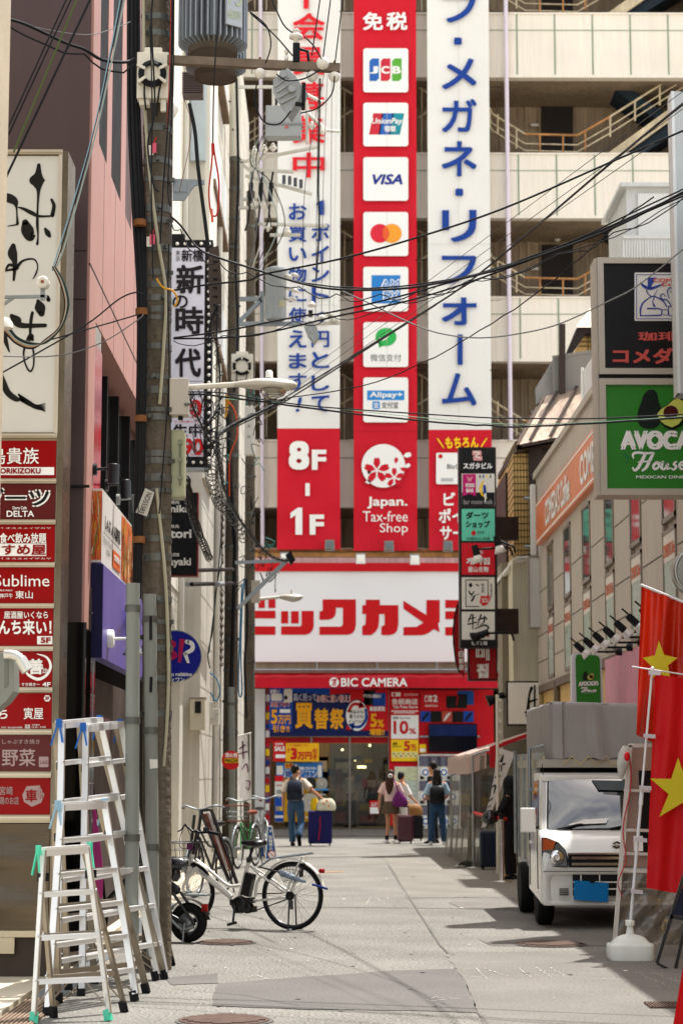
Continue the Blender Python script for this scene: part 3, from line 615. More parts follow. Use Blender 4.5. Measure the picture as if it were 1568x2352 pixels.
# floodlights under the banners
def flood(loc,up):
 t=thing('floodlight','grey floodlight box standing on the rusty ledge below the banners' if up else 'white lamp hanging below the rusty ledge over the store sign','floodlight',loc,'floodlights on the store ledge');o=V(*loc)
 m=MB(galp if up else wht);s=1 if up else-1
 m.prism([o+V(-.11,-.1,.03*s),o+V(.11,-.1,.03*s),o+V(.125,-.1,.27*s),o+V(-.125,-.1,.27*s)],V(0,.14,0));m.build('housing',t)
 m=MB(mat('lamp_glass','6d7478',.15,var=.1) if up else mat('lamp_face','f4f2e8',.3,var=.02));m.box(o+V(-.09,-.115,min(.08*s,.22*s)),o+V(.09,-.1,max(.08*s,.22*s)));m.build('lens',t)
 m=MB(gal);m.bar(o+V(-.12,0,0),o+V(-.12,0,.16*s),.02);m.bar(o+V(.12,0,0),o+V(.12,0,.16*s),.02);m.bar(o+V(-.13,0,0),o+V(.13,0,0),.03);m.build('bracket',t);return t
f0=flood(P(757,1264,54.2),True)
for px,w in((893,'middle'),(1028,'right')):c=copy_tree(f0,P(px,1266,54.2))
f1=flood(P(828,1272,54.15),False);copy_tree(f1,P(952,1274,54.15));copy_tree(f1,P(655,1270,54.15))
# ================================================================ left side of the street
# ---- beige wall edge and dark recess at the very left
m=MB(mat('beige_stone','b5a78f',.75,var=.1,vs=3,bump=.3,bs=30));b=P(13,600,12.6);m.box((b.x-1.5,11.6,3.05),(b.x,12.6,9));wl=m.build('corner_wall')
tag(wl,'strip of beige rendered wall at the upper left edge','wall')
# ---- vertical directory sign
SY=15.0;st_b=mat('stainless_brushed','7d7464',.3,1.0,var=.15,vs=3,streak=.2);st_f=mat('sign_frame','b3a893',.35,.8,var=.1)
lt_w=mat('lightbox_white','c9c6bd',.35,var=.04,spec=.6);pr=mat('panel_red','8e0407',.3,var=.08,vs=2,spec=.12);prd=mat('panel_maroon','560609',.3,var=.12,vs=2,spec=.3)
sign=thing('directory_sign','tall steel-framed directory sign of a white brush-written top over nine red shop panels','sign',V(-2.5,SY,0))
XL,XR=-3.3,P(128,1400,SY).x
zs=lambda y:P(100,y,SY).z
m=MB(st_f)
m.box((XL,SY,zs(1890)),(XR,SY+.38,zs(352)));m.use(st_b)
m.box((XR-.002,SY-.03,0.25),(XR+.04,SY+.40,zs(350)))
edges=[352,1002,1106,1200,1298,1392,1490,1584,1681,1780,1878]
for y in edges:
 m.use(st_f).box((XL,SY-.045,zs(y+6)),(XR-.004,SY-.002,zs(y-5)));m.use(mat('trim_light','c9bfae',.4,.6,var=.05)).box((XL,SY-.052,zs(y+1)),(XR-.004,SY-.046,zs(y-2)))
m.box((XR-.03,SY-.04,zs(1000)),(XR-.003,SY-.001,zs(350)))
m.build('frame',sign)
def panel_of(y0,y1,mt):mm=MB(mt);mm.box((XL+.02,SY-.02,zs(y1)),(XR-.012,SY-.003,zs(y0)));return mm
pl=PY(SY-.024);p2=PY(SY-.028)
m=panel_of(360,994,lt_w);ib=mat('brush_ink','17140f',.5,var=.03)
def br(*pts):brush(m,pts,pl,ib)
k1=K(0,0,.63776)
def B1(*pts):brush(m,[(*k1(x,y),w*.366) for x,y,w in pts],pl,ib,6)
def B2(*pts):brush(m,[(*K(0,900,.63776)(x,y),w*.366) for x,y,w in pts],pl,ib,6)
B1((245,1035,22),(242,1090,45),(236,1130,100),(240,1160,60),(243,1200,22),(238,1300,12),(236,1400,18),(240,1480,10),(236,1530,16))
B1((-20,1240,30),(40,1238,55),(90,1260,48),(105,1300,14),(108,1350,10),(112,1402,18));B1((52,1418,6),(112,1408,10))
B1((118,1300,8),(150,1310,18),(200,1335,26),(250,1356,16),(335,1354,10));B1((325,1252,16),(340,1290,22),(330,1350,26))
B1((160,1395,40),(172,1440,78),(192,1485,60),(214,1480,20));B1((285,1435,16),(300,1460,34),(312,1480,22));B1((-10,1310,20),(8,1370,40),(10,1420,16))
B2((85,130,30),(80,180,60),(95,240,30),(88,345,14));B2((35,290,12),(60,250,18),(110,270,22),(45,285,12));B2((110,260,22),(150,222,14),(215,215,10),(238,260,8),(225,310,10),(208,338,4))
B2((240,475,20),(252,515,66),(262,555,40));B2((300,450,20),(306,470,26));B2((75,570,26),(105,600,60),(140,630,34),(285,630,24));B2((205,550,18),(196,600,20),(192,680,16),(206,720,18))
B2((195,700,40),(168,740,22),(150,800,12),(160,870,10),(190,918,12),(212,880,10),(212,800,12),(200,740,10))
B2((30,640,20),(30,700,34),(60,795,8));B2((0,910,18),(20,980,36),(50,1050,40),(100,1090,34),(130,1095,16));B2((0,390,10),(14,420,24))
for q in range(7):B2((118+q*3,1062+q*7,10),(180+q*6,1100+q*8,7),(230+q*6,1130+q*5,8),(286,1118+q*9,3))
m.build('top_panel',sign)
ts=lambda s,box,off=.02,mm=wht,sh=0.0,pp=pl:T(m,s,box,pp,off,sh,mm)
m=panel_of(1013,1099,pr);rect(m,-60,1073,125,1091,pl,wht);ts('鳥貴族',(-22,1028,90,1066),.012);ts('TORIKIZOKU',(-10,1075,94,1088),.05,pr,0,p2);m.build('shop_panel',sign)
m=panel_of(1112,1194,prd);ts('ダーツ',(-45,1120,117,1166),.13);ts('ダーツ',(-41,1123,113,1163),.035,black,0,p2);ts('DELTA',(16,1173,79,1187),.03);ts('Darts Cafe',(30,1163,62,1170),.03);m.build('shop_panel',sign)
m=panel_of(1206,1291,pr);ts('食べ飲み放題',(0,1224,107,1248),.03);rect(m,-60,1249,107,1277,pl,wht);ts('すすめ屋',(-30,1251,106,1275),.04,pr,0,p2);rect(m,-60,1248.2,107,1249.4,pl,wht)
for yy in(1213,1283):ts('サカバ オススメイザカヤ',(-30,yy-2,118,yy+2),.0)
m.build('shop_panel',sign)
m=panel_of(1304,1387,pr);ts('Sublime',(-12,1320,114,1347),.0);ts('東山',(36,1357,76,1375),.015);ts('神戸牛',(0,1363,30,1374),.01);ts('難波 肉割烹',(0,1354,30,1358),0);m.build('shop_panel',sign)
m=panel_of(1398,1484,pr);ts('居酒屋いくなら',(10,1404,111,1421),.03);ts('ちんち来い！',(-30,1423,119,1458),.045);rect(m,86,1461,121,1480,pl,wht);ts('5F',(94,1464,117,1477),.06,pr,0,p2);m.build('shop_panel',sign)
m=panel_of(1495,1578,pr);ts('善',(66,1513,100,1549),.06);brush(m,[(86,1502,2),(108,1510,5),(117,1530,6),(108,1550,6),(88,1560,7),(66,1550,6),(57,1536,2)],pl,wht);ts('4F',(98,1567,117,1577),.05);ts('やぶ・すき焼き～',(24,1568,92,1576),.02);ts('前店',(25,1538,42,1546),.02);ts('ZEN',(98,1536,113,1546),.02);m.build('shop_panel',sign)
m=panel_of(1592,1674,pr);ts('寅屋',(55,1625,100,1652),.015);ts('ち',(-4,1628,18,1651),.03);ts('営業\n時間',(58,1664,70,1674),.02);ts('16:30 - 24:00',(74,1668,106,1672),.0);ts('FAX / 06-6634-6006',(4,1669,52,1673),.0);ts('年中無休',(74,1663,92,1667),0);poly(m,[(101,1604),(105,1597),(113,1597),(117,1604),(113,1611),(105,1611)],pl,wht);ts('3F',(104,1600,114,1608),.04,pr,0,p2);m.build('shop_panel',sign)
fw=mat('faded_white','a88f8c',.4,var=.05)
m=panel_of(1688,1772,prd);ts('しゃぶすき焼き',(6,1698,92,1709),.01,fw);ts('野菜',(5,1720,82,1760),.02,fw);rrect(m,90,1738,112,1762,2,pl,fw);ts('しゃぶ',(93,1746,110,1755),.01,prd,0,p2);m.build('shop_panel',sign)
m=panel_of(1787,1871,pr);ts('宮崎',(0,1806,30,1826),.01,fw);ts('鶏のお店',(0,1830,44,1848),.01,fw);poly(m,[(52,1826),(62,1806),(92,1804),(103,1826),(95,1844),(74,1853),(56,1842)],pl,fw);ts('車',(59,1813,86,1842),.03,pr,0,p2);ts('くるま',(88,1806,100,1836),.0,pr,0,p2);m.build('shop_panel',sign)
stw=mat('stainless_wavy','534b41',.26,1.0,var=.12,vs=1.5,bump=.35,bs=1.6,stretch=(.3,1,2.6))
m=MB(stw);zb,zt2=zs(2136),zs(1892);x_0,x_1=XL,XR-.01
m.grid(lambda u,v:V(x_0+(x_1-x_0)*u,SY-.015+.008*math.sin(v*14+u*2)*math.sin(u*3.1),zb+(zt2-zb)*v),12,40)
m.use(st_f).box((XL,SY-.03,zs(2152)),(XR,SY+.38,zs(2137)));m.use(mat('plinth','4b4138',.7,var=.3)).box((XL,SY+.02,0.0),(XR+.02,SY+.38,zs(2152)));m.use(st_f).box((XL,SY-.02,zs(2190)),(XR-.25,SY+.019,zs(2153)))
m.build('base',sign)
# flexible duct lamp housing at the left edge
t=thing('duct_box','grey box trailing a ribbed flexible metal duct in front of the red panels','vent box',P(5,1620,13.6))
m=MB(galp);pl=PY(13.6);m.prism([pl(*p) for p in((-60,1494),(20,1498),(32,1514),(32,1588),(16,1610),(-20,1640),(-60,1640))],V(0,.25,0));m.use(mat('box_window','6d7068',.3));m.prism([PY(13.595)(*p) for p in((10,1512),(20,1514),(20,1576),(10,1582))],V(0,.01,0));m.build('housing',t,bevel=.01)
m=MB(mat('duct_bright','c9c8c2',.3,.6,var=.08));pts=through([P(x,y,13.55) for x,y in((10,1503),(28,1504),(46,1512),(58,1530))],8);m.tube(pts,[.030+.007*(i%2) for i in range(len(pts))],12);m.tube([P(47,1514,13.52),P(64,1541,13.52)],.042,14);m.build('duct',t)
# ---- pink and brown clad building
brn=mat('brown_cladding','4a3836',.38,.25,var=.1,vs=.8,streak=.06,spec=.5);pnk=mat('pink_cladding','bb8c81',.5,.0,var=.05,vs=.8);brn2=mat('brown_fin','553c3a',.5,.1,var=.08)
FX=-1.93;F0=P(197,900,15.9)
FY=15.95;bz=lambda y:P(197,y,FY).z
pk=thing('clad_building','pink and dark brown metal clad building of vertical window slots and a purple shopfront','building',V(-3,18,0))
xc=P(170,900,FY).x
m=MB(brn);m.box((xc-1.5,FY-.04,bz(1430)),(FX-.02,FY-.003,16))
for y in(579,690,1120):m.use(ink).box((xc-1.5,FY-.044,bz(y+1)),(FX-.02,FY-.041,bz(y-1)))
m.use(ink).box((xc-1.5,FY-.08,bz(1122)),(FX+.03,FY-.042,bz(1117)))
m.use(mat('polished_black','0c0a0a',.08,var=.1,spec=.7)).box((xc-.06,FY-.04,.02),(FX+.02,FY-.004,bz(1430)))
m.build('front_wall',pk)
FYE=24.0
yx=lambda x:FX*F/(x-760.0)
m=MB(pnk);z0,z1,z2=5.16,5.53,6.68
m.box((FX-.25,FY,z0),(FX,FYE,z2));m.box((FX-.25,FY,bz(1440)),(FX,FY+.45,z0));m.box((FX-.25,FY,z2),(FX,yx(210),16))
for a,b in((229,240),(263,274),(289,304),(318,330),(342,352)):m.box((FX-.25,yx(a),z2),(FX,yx(b),16))
m.use(brn2).box((FX-.25,yx(274)+.01,z2),(FX-.004,yx(289)-.01,16));m.box((FX-.25,yx(304)+.01,z2),(FX-.004,yx(318)-.01,16));m.box((FX-.25,yx(330)+.01,z2),(FX-.004,yx(342)-.01,16))
m.use(ink)
for q in range(8):yy=FY+.9*q+.9;m.box((FX-.01,yy,z0),(FX+.001,yy+.012,z2))
m.box((FX-.01,FY,z1-.01),(FX+.0015,FYE,z1+.01));m.build('side_wall',pk)
m=MB(mat('slot_glass','171112',.6,var=.1,spec=.1))
for a,b in((210,229),(240,263),(352,372)):m.box((FX-.3,yx(a)+.01,z2),(FX-.006,yx(b)-.01,16))
m.build('slot_window',pk)
m=MB(dark);m.box((FX-3,FY,16),(FX-.01,FYE,16.2));m.box((FX-2.2,FY+.5,.02),(FX-2.0,FYE,z0));m.box((FX-2.2,FYE,0),(FX,FYE+.1,16));m.box((FX-2.0,FY+.31,z0-.05),(FX-.26,FYE,z0-.002));m.build('soffit',pk)
m=MB(mat('shop_window','3a4340',.06,var=.1,spec=.8));m.box((FX-.25,FY+.5,3.2),(FX-.2,FYE,z0-.06));m.use(ink)
for q in(17.6,18.4,19.4,20.5,22):m.box((FX-.2,q,3.2),(FX-.12,q+.08,z0-.06))
m.build('upper_window',pk)
m=MB(mat('red_glass','b02038',.12,var=.35,vs=3,spec=.7));m.box((FX-.02,FY+.46,3.0),(FX-.005,FY+1.0,5.0));m.use(mat('mirror_glass','8f9a90',.1,var=.4,vs=4,spec=.8)).box((FX-.02,FY+.46,5.0),(FX-.005,FY+.9,z1+.3));m.build('corner_window',pk)
m=MB(mat('polished_dark','1b1714',.07,var=.2,spec=.8));m.box((FX-.3,FY+.31,.02),(FX+.02,FY+.62,2.95));m.use(gal)
for zz in(.7,1.4,2.1,2.75):m.box((FX-.1,FY+.31,zz),(FX+.024,FY+.625,zz+.008))
m.box((FX+.021,FY+.46,.05),(FX+.026,FY+.47,2.9));m.build('pilaster',pk)
pur=mat('purple_fascia','5b4fa2',.35,.1,var=.03,vs=1,spec=.4);nvy=mat('navy_panel','0d0b3c',.4,var=.1,vs=20)
FP=FX+.10;ya,yb=FP*F/(236-760.0),FP*F/(337-760.0)
m=MB(pur);m.box((FX,ya,2.40),(FP,yb,3.15));m.use(nvy).box((FX-.02,ya-.03,2.40),(FP-.002,ya-.002,3.15));m.use(mat('blue_box','1a2a8a',.4)).box((FP,yb-2.0,2.7),(FP+.05,yb-1.2,2.95));m.build('fascia',pk)
m=MB(dark);m.box((FX-1.9,ya,.02),(FX-.02,ya+.1,2.3));m.use(mat('shop_grey','4d433d',.6,var=.25)).box((FX-.3,ya+1.2,.02),(FX-.2,yb+2,2.34));m.use(brn2).box((FX-.2,ya+.3,1.75),(FX+.02,ya+1.4,1.95));m.build('doorway',pk)
# shabu-shabu advertising board above the fascia
m=MB(mat('board_white','d6d2cc',.45,var=.04));Xb=FP-.02;fpx=lambda x:FP*F/(x-760.0);yA,yB,yC,yD=ya-.25,ya,fpx(281),fpx(304)
m.box((FX-.03,ya,3.17),(Xb,yD,3.77));pb=lambda y,z,e=0:V(Xb+.003+e,y,z) if y>=ya else V(Xb-(ya-y)*.5,ya-.003-e,z)
food=[mat('food_red','c8402a',.5,var=.35,vs=14),mat('food_yellow','d9a030',.5,var=.35,vs=14),mat('food_green','6f8a38',.5,var=.35,vs=14),mat('food_orange','d8703a',.5,var=.3,vs=14),mat('food_cream','e6c8a0',.5,var=.2,vs=14)]
for a,b in((yA,yB),(yC,yD)):
 b_=b-.001 if a<ya else b;m.use(food[3]).quad(pb(a,3.19),pb(b_,3.19),pb(b_,3.75),pb(a,3.75))
 for q in range(46):
  s_=(b-a)/1.1;yy=rnd.uniform(a,b_);z=rnd.uniform(3.2,3.7);l=rnd.uniform(.1,.3);an=rnd.uniform(1.0,2.0);w=rnd.uniform(.02,.05)*s_
  m.use(food[q%5]);d=V(0,math.cos(an),math.sin(an));n=V(0,-d.z,d.y);c=pb(yy,z,.002+q*.0004);front_=a<ya;d=V(d.y*.5,0,d.z) if front_ else d;n=V(-d.z*.6,0,d.x) if front_ else n;z_=lambda p:V(min(max(p.x,FX-.01),Xb),p.y,min(max(p.z,3.19),3.75)) if front_ else V(p.x,min(max(p.y,a),b),min(max(p.z,3.19),3.75))
  m.quad(z_(c-d*l/2-n*w),z_(c+d*l/2-n*w*.4),z_(c+d*l/2+n*w*.4),z_(c-d*l/2+n*w))
bp=lambda u,v:pb(yB+(yC-yB)*u,3.75-.56*v,.004);bp2=lambda u,v:pb(yB+(yC-yB)*u,3.75-.56*v,.009)
T(m,'しゃぶしゃぶ温野菜',[(.12,.30),(.9,.30),(.9,.52),(.12,.52)],bp,.02,m=ink);m.use(ink).quad(bp(.05,.58),bp(.95,.58),bp(.95,.59),bp(.05,.59))
T(m,'Shabu-Shabu',[(.05,.63),(.5,.63),(.5,.72),(.05,.72)],bp,0,m=mat('grey_text','55585a',.6));m.use(mat('orange_plate','d0622a',.5)).quad(bp(.52,.68),bp(.93,.68),bp(.93,.95),bp(.52,.95));T(m,'全席禁煙 5F',[(.56,.74),(.9,.74),(.9,.84),(.56,.84)],bp2,.03,m=wht);T(m,'営業中',[(.2,.78),(.42,.78),(.42,.86),(.2,.86)],bp,0,m=ink)
tag(m.build('food_advertisement'),'white hot-pot advertisement board of colourful food pictures above the purple fascia','advertisement')
def spot(loc,d,mt,label,L=.16):
 t=thing('spotlight',label,'spotlight',loc,'spotlights on the clad building');o=V(*loc);d=Vector(d).normalized()
 m=MB(mt);m.lathe([(.05,0),(.05,.03)],o,V(1,0,0),14);m.tube([o,o+V(.16,0,.01)],.012,8);m.build('arm',t)
 m=MB(mt);h=o+V(.17,0,.05);m.lathe([(.03,0),(.045,.01),(.045,L),(.052,L+.005)],h,d,16);m.use(mat('lamp_face','f4f2e8',.3,var=.02)).lathe([(.042,L),(.042,L+.006)],h,d,16);m.build('head',t)
for q,(px,mt,lb) in enumerate(((240,mat('lamp_black','1c1c1e',.4),'black cylinder spotlight nearest the corner above the food advertisement'),(264,mat('lamp_black','1c1c1e',.4),'black cylinder spotlight in the middle above the food advertisement'),(284,galp,'grey cylinder spotlight at the far end above the food advertisement'))):
 spot(V(FX,fpx(px)+(-.1,0,.2)[q],3.93),(-.05+.1*q,.15,-1),mt,lb)
t=thing('bracket_lamp','white bell-shaped lamp on a short arm fixed to the purple fascia','lamp',P(243,1510,17.0));o=V(FP,16.75,2.58)
m=MB(wht);m.lathe([(.075,0),(.075,.04),(.06,.05)],o,V(1,0,0),18);m.tube([o,o+V(.2,0,0)],.012,8);m.build('arm',t)
m=MB(wht);m.lathe([(.045,.1),(.045,-.02)],o+V(.21,0,0),V(0,0,1),16);m.use(black).lathe([(.042,-.02),(.042,-.05)],o+V(.21,0,0),V(0,0,1),16);m.use(gal).lathe([(.042,-.05),(.085,-.12),(.088,-.135),(.01,-.13)],o+V(.21,0,0),V(0,0,1),20);m.build('lamp_shade',t)
# pink pop-up banner and dark bicycle in the doorway
t=thing('feather_flag','bright pink cloth banner leaning in the dark doorway behind the ladders','flag',P(215,2160,16.9));pl=PY(16.9)
m=MB(mat('hot_pink','d64f9e',.7,var=.08,bump=.3,bs=4,trans=.25));m.prism([pl(*p) for p in((206,1800),(222,1870),(238,2000),(236,2062),(196,2070),(200,1960))],V(0,.01,0));m.use(wht);m.prism([PY(16.89)(*p) for p in((222,1883),(238,1880),(239,1888),(223,1891))],V(0,.005,0));m.use(blue)
for q in range(5):m.prism([PY(16.89)(*p) for p in((200,1965+q*9),(206,1961+q*9),(206,1965+q*9),(200,1969+q*9))],V(0,.004,0))
m.build('cloth',t);m=MB(black);m.tube([PY(16.92)(212,1790),PY(16.92)(246,2110),PY(16.92)(240,2160)],.012);m.build('pole',t)
# ================================================================ right side of the street
GX=4.0;gY=lambda x:GX*F/(x-760.0)
greige=mat('greige_panel','bab0a3',.55,.05,var=.06,vs=1.0,streak=.08);gframe=mat('window_frame','8b8176',.45,.3,var=.06);joint=mat('dark_joint','5d554b',.8)
gb=thing('panel_building','beige panel-clad building of tall narrow windows under an orange cafe sign','building',V(6,30,0))
YN,YF=9.0,39.5;ZT=7.2
m=MB(greige)
wins=[(37.5,36.55),(34.85,33.85),(32.25,31.25),(29.6,28.65),(27.05,26.1),(24.4,23.45),(21.8,20.85),(19.1,18.15),(16.4,15.45),(13.7,12.75)]
ys=[YF]+[q for w in wins for q in w]+[YN]
for i in range(0,len(ys),2):m.box((GX,ys[i+1],3.15),(GX+.4,ys[i],ZT))
for a,b in wins:m.box((GX,b,5.68),(GX+.4,a,ZT));m.box((GX+.05,b,4.36),(GX+.4,a,4.46));m.box((GX,b,3.15),(GX+.4,a,3.22))
m.box((GX-.06,YN,ZT),(GX+.5,YF,ZT+.12));m.box((GX,YF-.02,0),(9,YF,ZT));m.box((GX+.4,YN,ZT-.1),(9,YF,ZT));m.box((GX+.01,YN-.06,0),(9,YN-.002,ZT))
m.use(joint)
for i in range(0,len(ys),2):
 for z in(4.93,4.1,3.6):m.box((GX-.004,ys[i+1]+.06,z),(GX+.001,ys[i]-.06,z+.018))
 m.box((GX-.004,ys[i+1]+.02,3.3),(GX+.001,ys[i+1]+.035,5.7)) if i else None
m.build('wall',gb)
wgl=mat('window_reflect','75807e',.05,.35,var=.35,vs=1.4,spec=.9);wpale=mat('frosted_window','a3b2a4',.3,var=.05)
oranges=mat('poster_orange','df6a3a',.5,var=.15)
for a,b in wins:
 m=MB(gframe)
 for z0_,z1_ in((4.46,5.68),(3.22,4.36)):
  for yy in(a,b):m.box((GX-.02,min(yy,yy+(.06 if yy==b else-.06)),z0_),(GX+.12,max(yy,yy+(.06 if yy==b else-.06)),z1_))
  m.box((GX-.02,b,z0_),(GX+.12,a,z0_+.06));m.box((GX-.02,b,z1_-.05),(GX+.12,a,z1_))
 w=m.build('window',gb)
 m=MB(wgl);m.box((GX-.008,b+.06,4.52),(GX+.1,a-.06,5.63));m.use(wpale).box((GX-.008,b+.06,3.28),(GX+.1,a-.06,4.31));m.use(mat('window_poster','d9d2c8',.5,var=.06)).box((GX-.012,b+.06,3.98),(GX-.009,a-.06,4.31))
 T(m,"COMEDA'S Coffee",[(0,0),(1,0),(1,1),(0,1)],lambda u,v:V(GX-.016,a-.08+(b-a+.16)*u,4.2-.16*v),.05,m=oranges);m.build('pane',w)
m=MB(mat('orange_sign','dd7d4a',.35,var=.1,vs=.8,spec=.5));yA,yB=gY(1246),22.6;m.box((GX-.1,yB,5.8),(GX-.002,yA,6.6));m.use(wht)
for z in(5.84,6.54):m.box((GX-.104,yB,z),(GX-.1,yA,z+.03))
po=lambda u,v:V(GX-.106,gY(1246)+(30.2-gY(1246))*u,6.6-.8*v)
T(m,"COMEDA'S Coffee",[(.2,.2),(.66,.2),(.66,.82),(.2,.82)],po,.05,m=wht);T(m,"COMEDA'S",[(.83,.2),(1.2,.2),(1.2,.82),(.83,.82)],po,.05,m=wht)
tag(m.build('cafe_sign'),'long orange cafe sign along the beige building reading COMEDA\'S Coffee','sign')
m=MB(glass('rail_glass','c2c8c4',.4,.55));m.quad(V(GX+.1,25,ZT+.12),V(GX+.1,33,ZT+.12),V(GX+.1,33,ZT+.8),V(GX+.1,25,ZT+.8));m.use(wht)
for q in range(4):m.tube([V(GX+.08,26+q*2.2,ZT+.12),V(GX+.08,26+q*2.2,ZT+.85)],.025,6)
m.build('glass_rail',gb)
# ground floor: cream plaster and the pink wall
m=MB(mat('cream_plaster','d9b777',.75,var=.12,vs=1,streak=.2));m.box((GX-.02,9.2,.02),(GX+.3,YF,3.0));m.use(mat('brown_gutter','6e5f52',.6)).box((GX-.1,28,3.0),(GX+.01,YF,3.13));m.tube([V(GX-.06,35.6,.1),V(GX-.06,35.6,3.1)],.07,8)
m.build('ground_floor_wall',gb)
m=MB(mat('pink_board','cf8e9f',.5,var=.1,vs=1.2,streak=.12));m.box((3.80,20.3,.3),(3.97,gY(1385)-1.6,3.05));tag(m.build('pink_wall_board'),'plain pink wall board behind the white truck below the arm lamps','board')
# rooftop shed
shed=thing('rooftop_shed','pale grey sheet-metal shed standing on the roof above the cafe sign','shed',V(4.9,30,7.2));pg=mat('pale_grey_metal','c6c8c6',.5,.1,var=.06,streak=.1)
a=P(1440,600,30);b=P(1640,432,30);m=MB(pg);m.box((a.x,30,7.2),(b.x,32,b.z));m.box((a.x-.1,29.9,b.z),(b.x,32.1,b.z+.06));m.build('body',shed)
m=MB(mat('shed_door','d0d2cf',.45,var=.05));c=P(1465,560,29.98);d=P(1555,445,29.98);m.box((c.x,29.96,c.z-.6),(d.x,29.999,d.z));m.build('door',shed)
m=MB(pg);e=P(1430,600,29.6);f=P(1640,545,29.6)
for q in range(34):xx=e.x+q*(f.x-e.x)/34;m.box((xx,29.6,7.3),(xx+.028,29.63,f.z))
m.bar(V(e.x,29.6,f.z),V(f.x,29.6,f.z),.05);m.build('slat_screen',shed)
# ---- tiled corner building with mansard roof
YT=40.0;TX0=P(1165,1300,YT).x
tile=mat('yellow_tile','c9a566',.45,var=.12,vs=3);grout=mat('tile_joint','6b5836',.8);brownm=mat('brown_metal','3b2f29',.5,.2,var=.2);roofm=mat('mansard_sheet','9b8878',.38,.45,var=.15,vs=1.5,bump=.25,bs=6)
tb=thing('tiled_building','yellow-tiled corner building under a brown mansard roof with a slatted roof terrace','building',V(5,43,0))
Z=lambda y,Y=YT:P(1200,y,Y).z
m=MB(tile);za,zb=Z(1272),Z(1042);c0=P(1166,1100,YT+1.4).x+.25;c1=P(1178,1100,YT).x;c2=P(1213,1100,YT).x
m.prism([V(c0-.25,YT+1.4,za),V(c1,YT,za),V(c2,YT,za),V(c2,YT+4,za),V(c0-.25,YT+4,za)],V(0,0,zb-za));m.use(grout)
for q in range(15):
 z=za+(zb-za)*(q+.5)/15;m.box((c1,YT-.006,z-.012),(c2,YT-.001,z+.012));m.bar(V(c0-.25,YT+1.39,z),V(c1,YT-.004,z),.014,.024)
for q in range(5):xx=c1+(c2-c1)*(q+.4)/5;m.box((xx-.008,YT-.006,za),(xx+.008,YT-.001,zb))
m.box((c1+.05,YT+.06,zb),(c2,YT+3,Z(1012)));m.build('tiled_wall',tb)
m=MB(brownm);m.box((c2,YT-.05,Z(1420)),(c2+.28,YT+3,Z(1000)));m.box((P(1160,1200,YT+1.6).x,YT+1.5,Z(1272)),(c0+.05,YT+4,Z(1060)));m.box((c2+.28,YT+.3,0),(c2+2,YT+4,Z(1000)));m.build('window_band',tb)
m=MB(roofm);pt=lambda x,y,dy=0:P(x,y,YT+dy)
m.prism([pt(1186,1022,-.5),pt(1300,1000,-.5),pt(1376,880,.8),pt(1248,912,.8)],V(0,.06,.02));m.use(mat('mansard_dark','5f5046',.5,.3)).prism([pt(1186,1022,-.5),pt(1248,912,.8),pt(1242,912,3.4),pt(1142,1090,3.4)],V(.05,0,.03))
m.use(brownm).prism([pt(1186,1024,-.5),pt(1300,1002,-.5),pt(1300,1012,-.5),pt(1186,1034,-.5)],V(0,.2,0));m.prism([pt(1186,1024,-.5),pt(1186,1034,-.5),pt(1142,1101,3.4),pt(1142,1091,3.4)],V(.1,0,0));m.prism([pt(1186,1034,-.5),pt(1300,1012,-.5),pt(1300,1012,1.6),pt(1142,1101,3.4)],V(0,0,.04))
for x in(1216,1262):m.bar(pt(x,1016-(x-1186)*.19,-.53),pt(x+62,906-(x-1248+62)*.25,.77),.05,.03)
m.build('mansard_roof',tb)
m=MB(mat('terrace_grey','84807a',.6,.3,var=.1));m.prism([pt(1228,893,1.0),pt(1272,820,1.2),pt(1268,905,1.0),pt(1230,930,.9)],V(.3,1.2,0))
for q in range(26):x=1270+q*4.2;m.bar(pt(x,905-q*.7,.9),pt(x,820-q*.55,.9),.035,.035)
m.bar(pt(1268,821,.9),pt(1376,805,.9),.06);m.bar(pt(1268,904,.9),pt(1376,886,.9),.06);m.use(brownm).bar(pt(1290,745,.8),pt(1290,905,.8),.12,.12);m.build('terrace_rail',tb)
m=MB(tile);yu=2.2;m.prism([pt(1322,812,yu),pt(1385,812,yu),pt(1385,760,yu),pt(1345,766,yu),pt(1322,800,yu)],V(0,2,0));m.use(grout)
for x in(1350,1357,1364):m.bar(pt(x,812,yu-.02),pt(x,765,yu-.02),.02)
for y in(775,785,795):m.bar(pt(1330,y,yu-.02),pt(1372,y,yu-.02),.02)
m.use(dark).prism([pt(1306,822,yu-.3),pt(1345,765,yu-.3),pt(1385,765,yu-.3),pt(1385,752,yu-.3),pt(1324,752,yu-.3),pt(1296,820,yu-.3)],V(0,.3,0));m.use(mat('cream_roof','efe3b8',.6,var=.06)).prism([pt(1324,751,yu-.4),pt(1385,751,yu-.4),pt(1385,690,yu+2.8),pt(1368,693,yu+2.8)],V(0,.05,.03));m.build('upper_storey',tb)
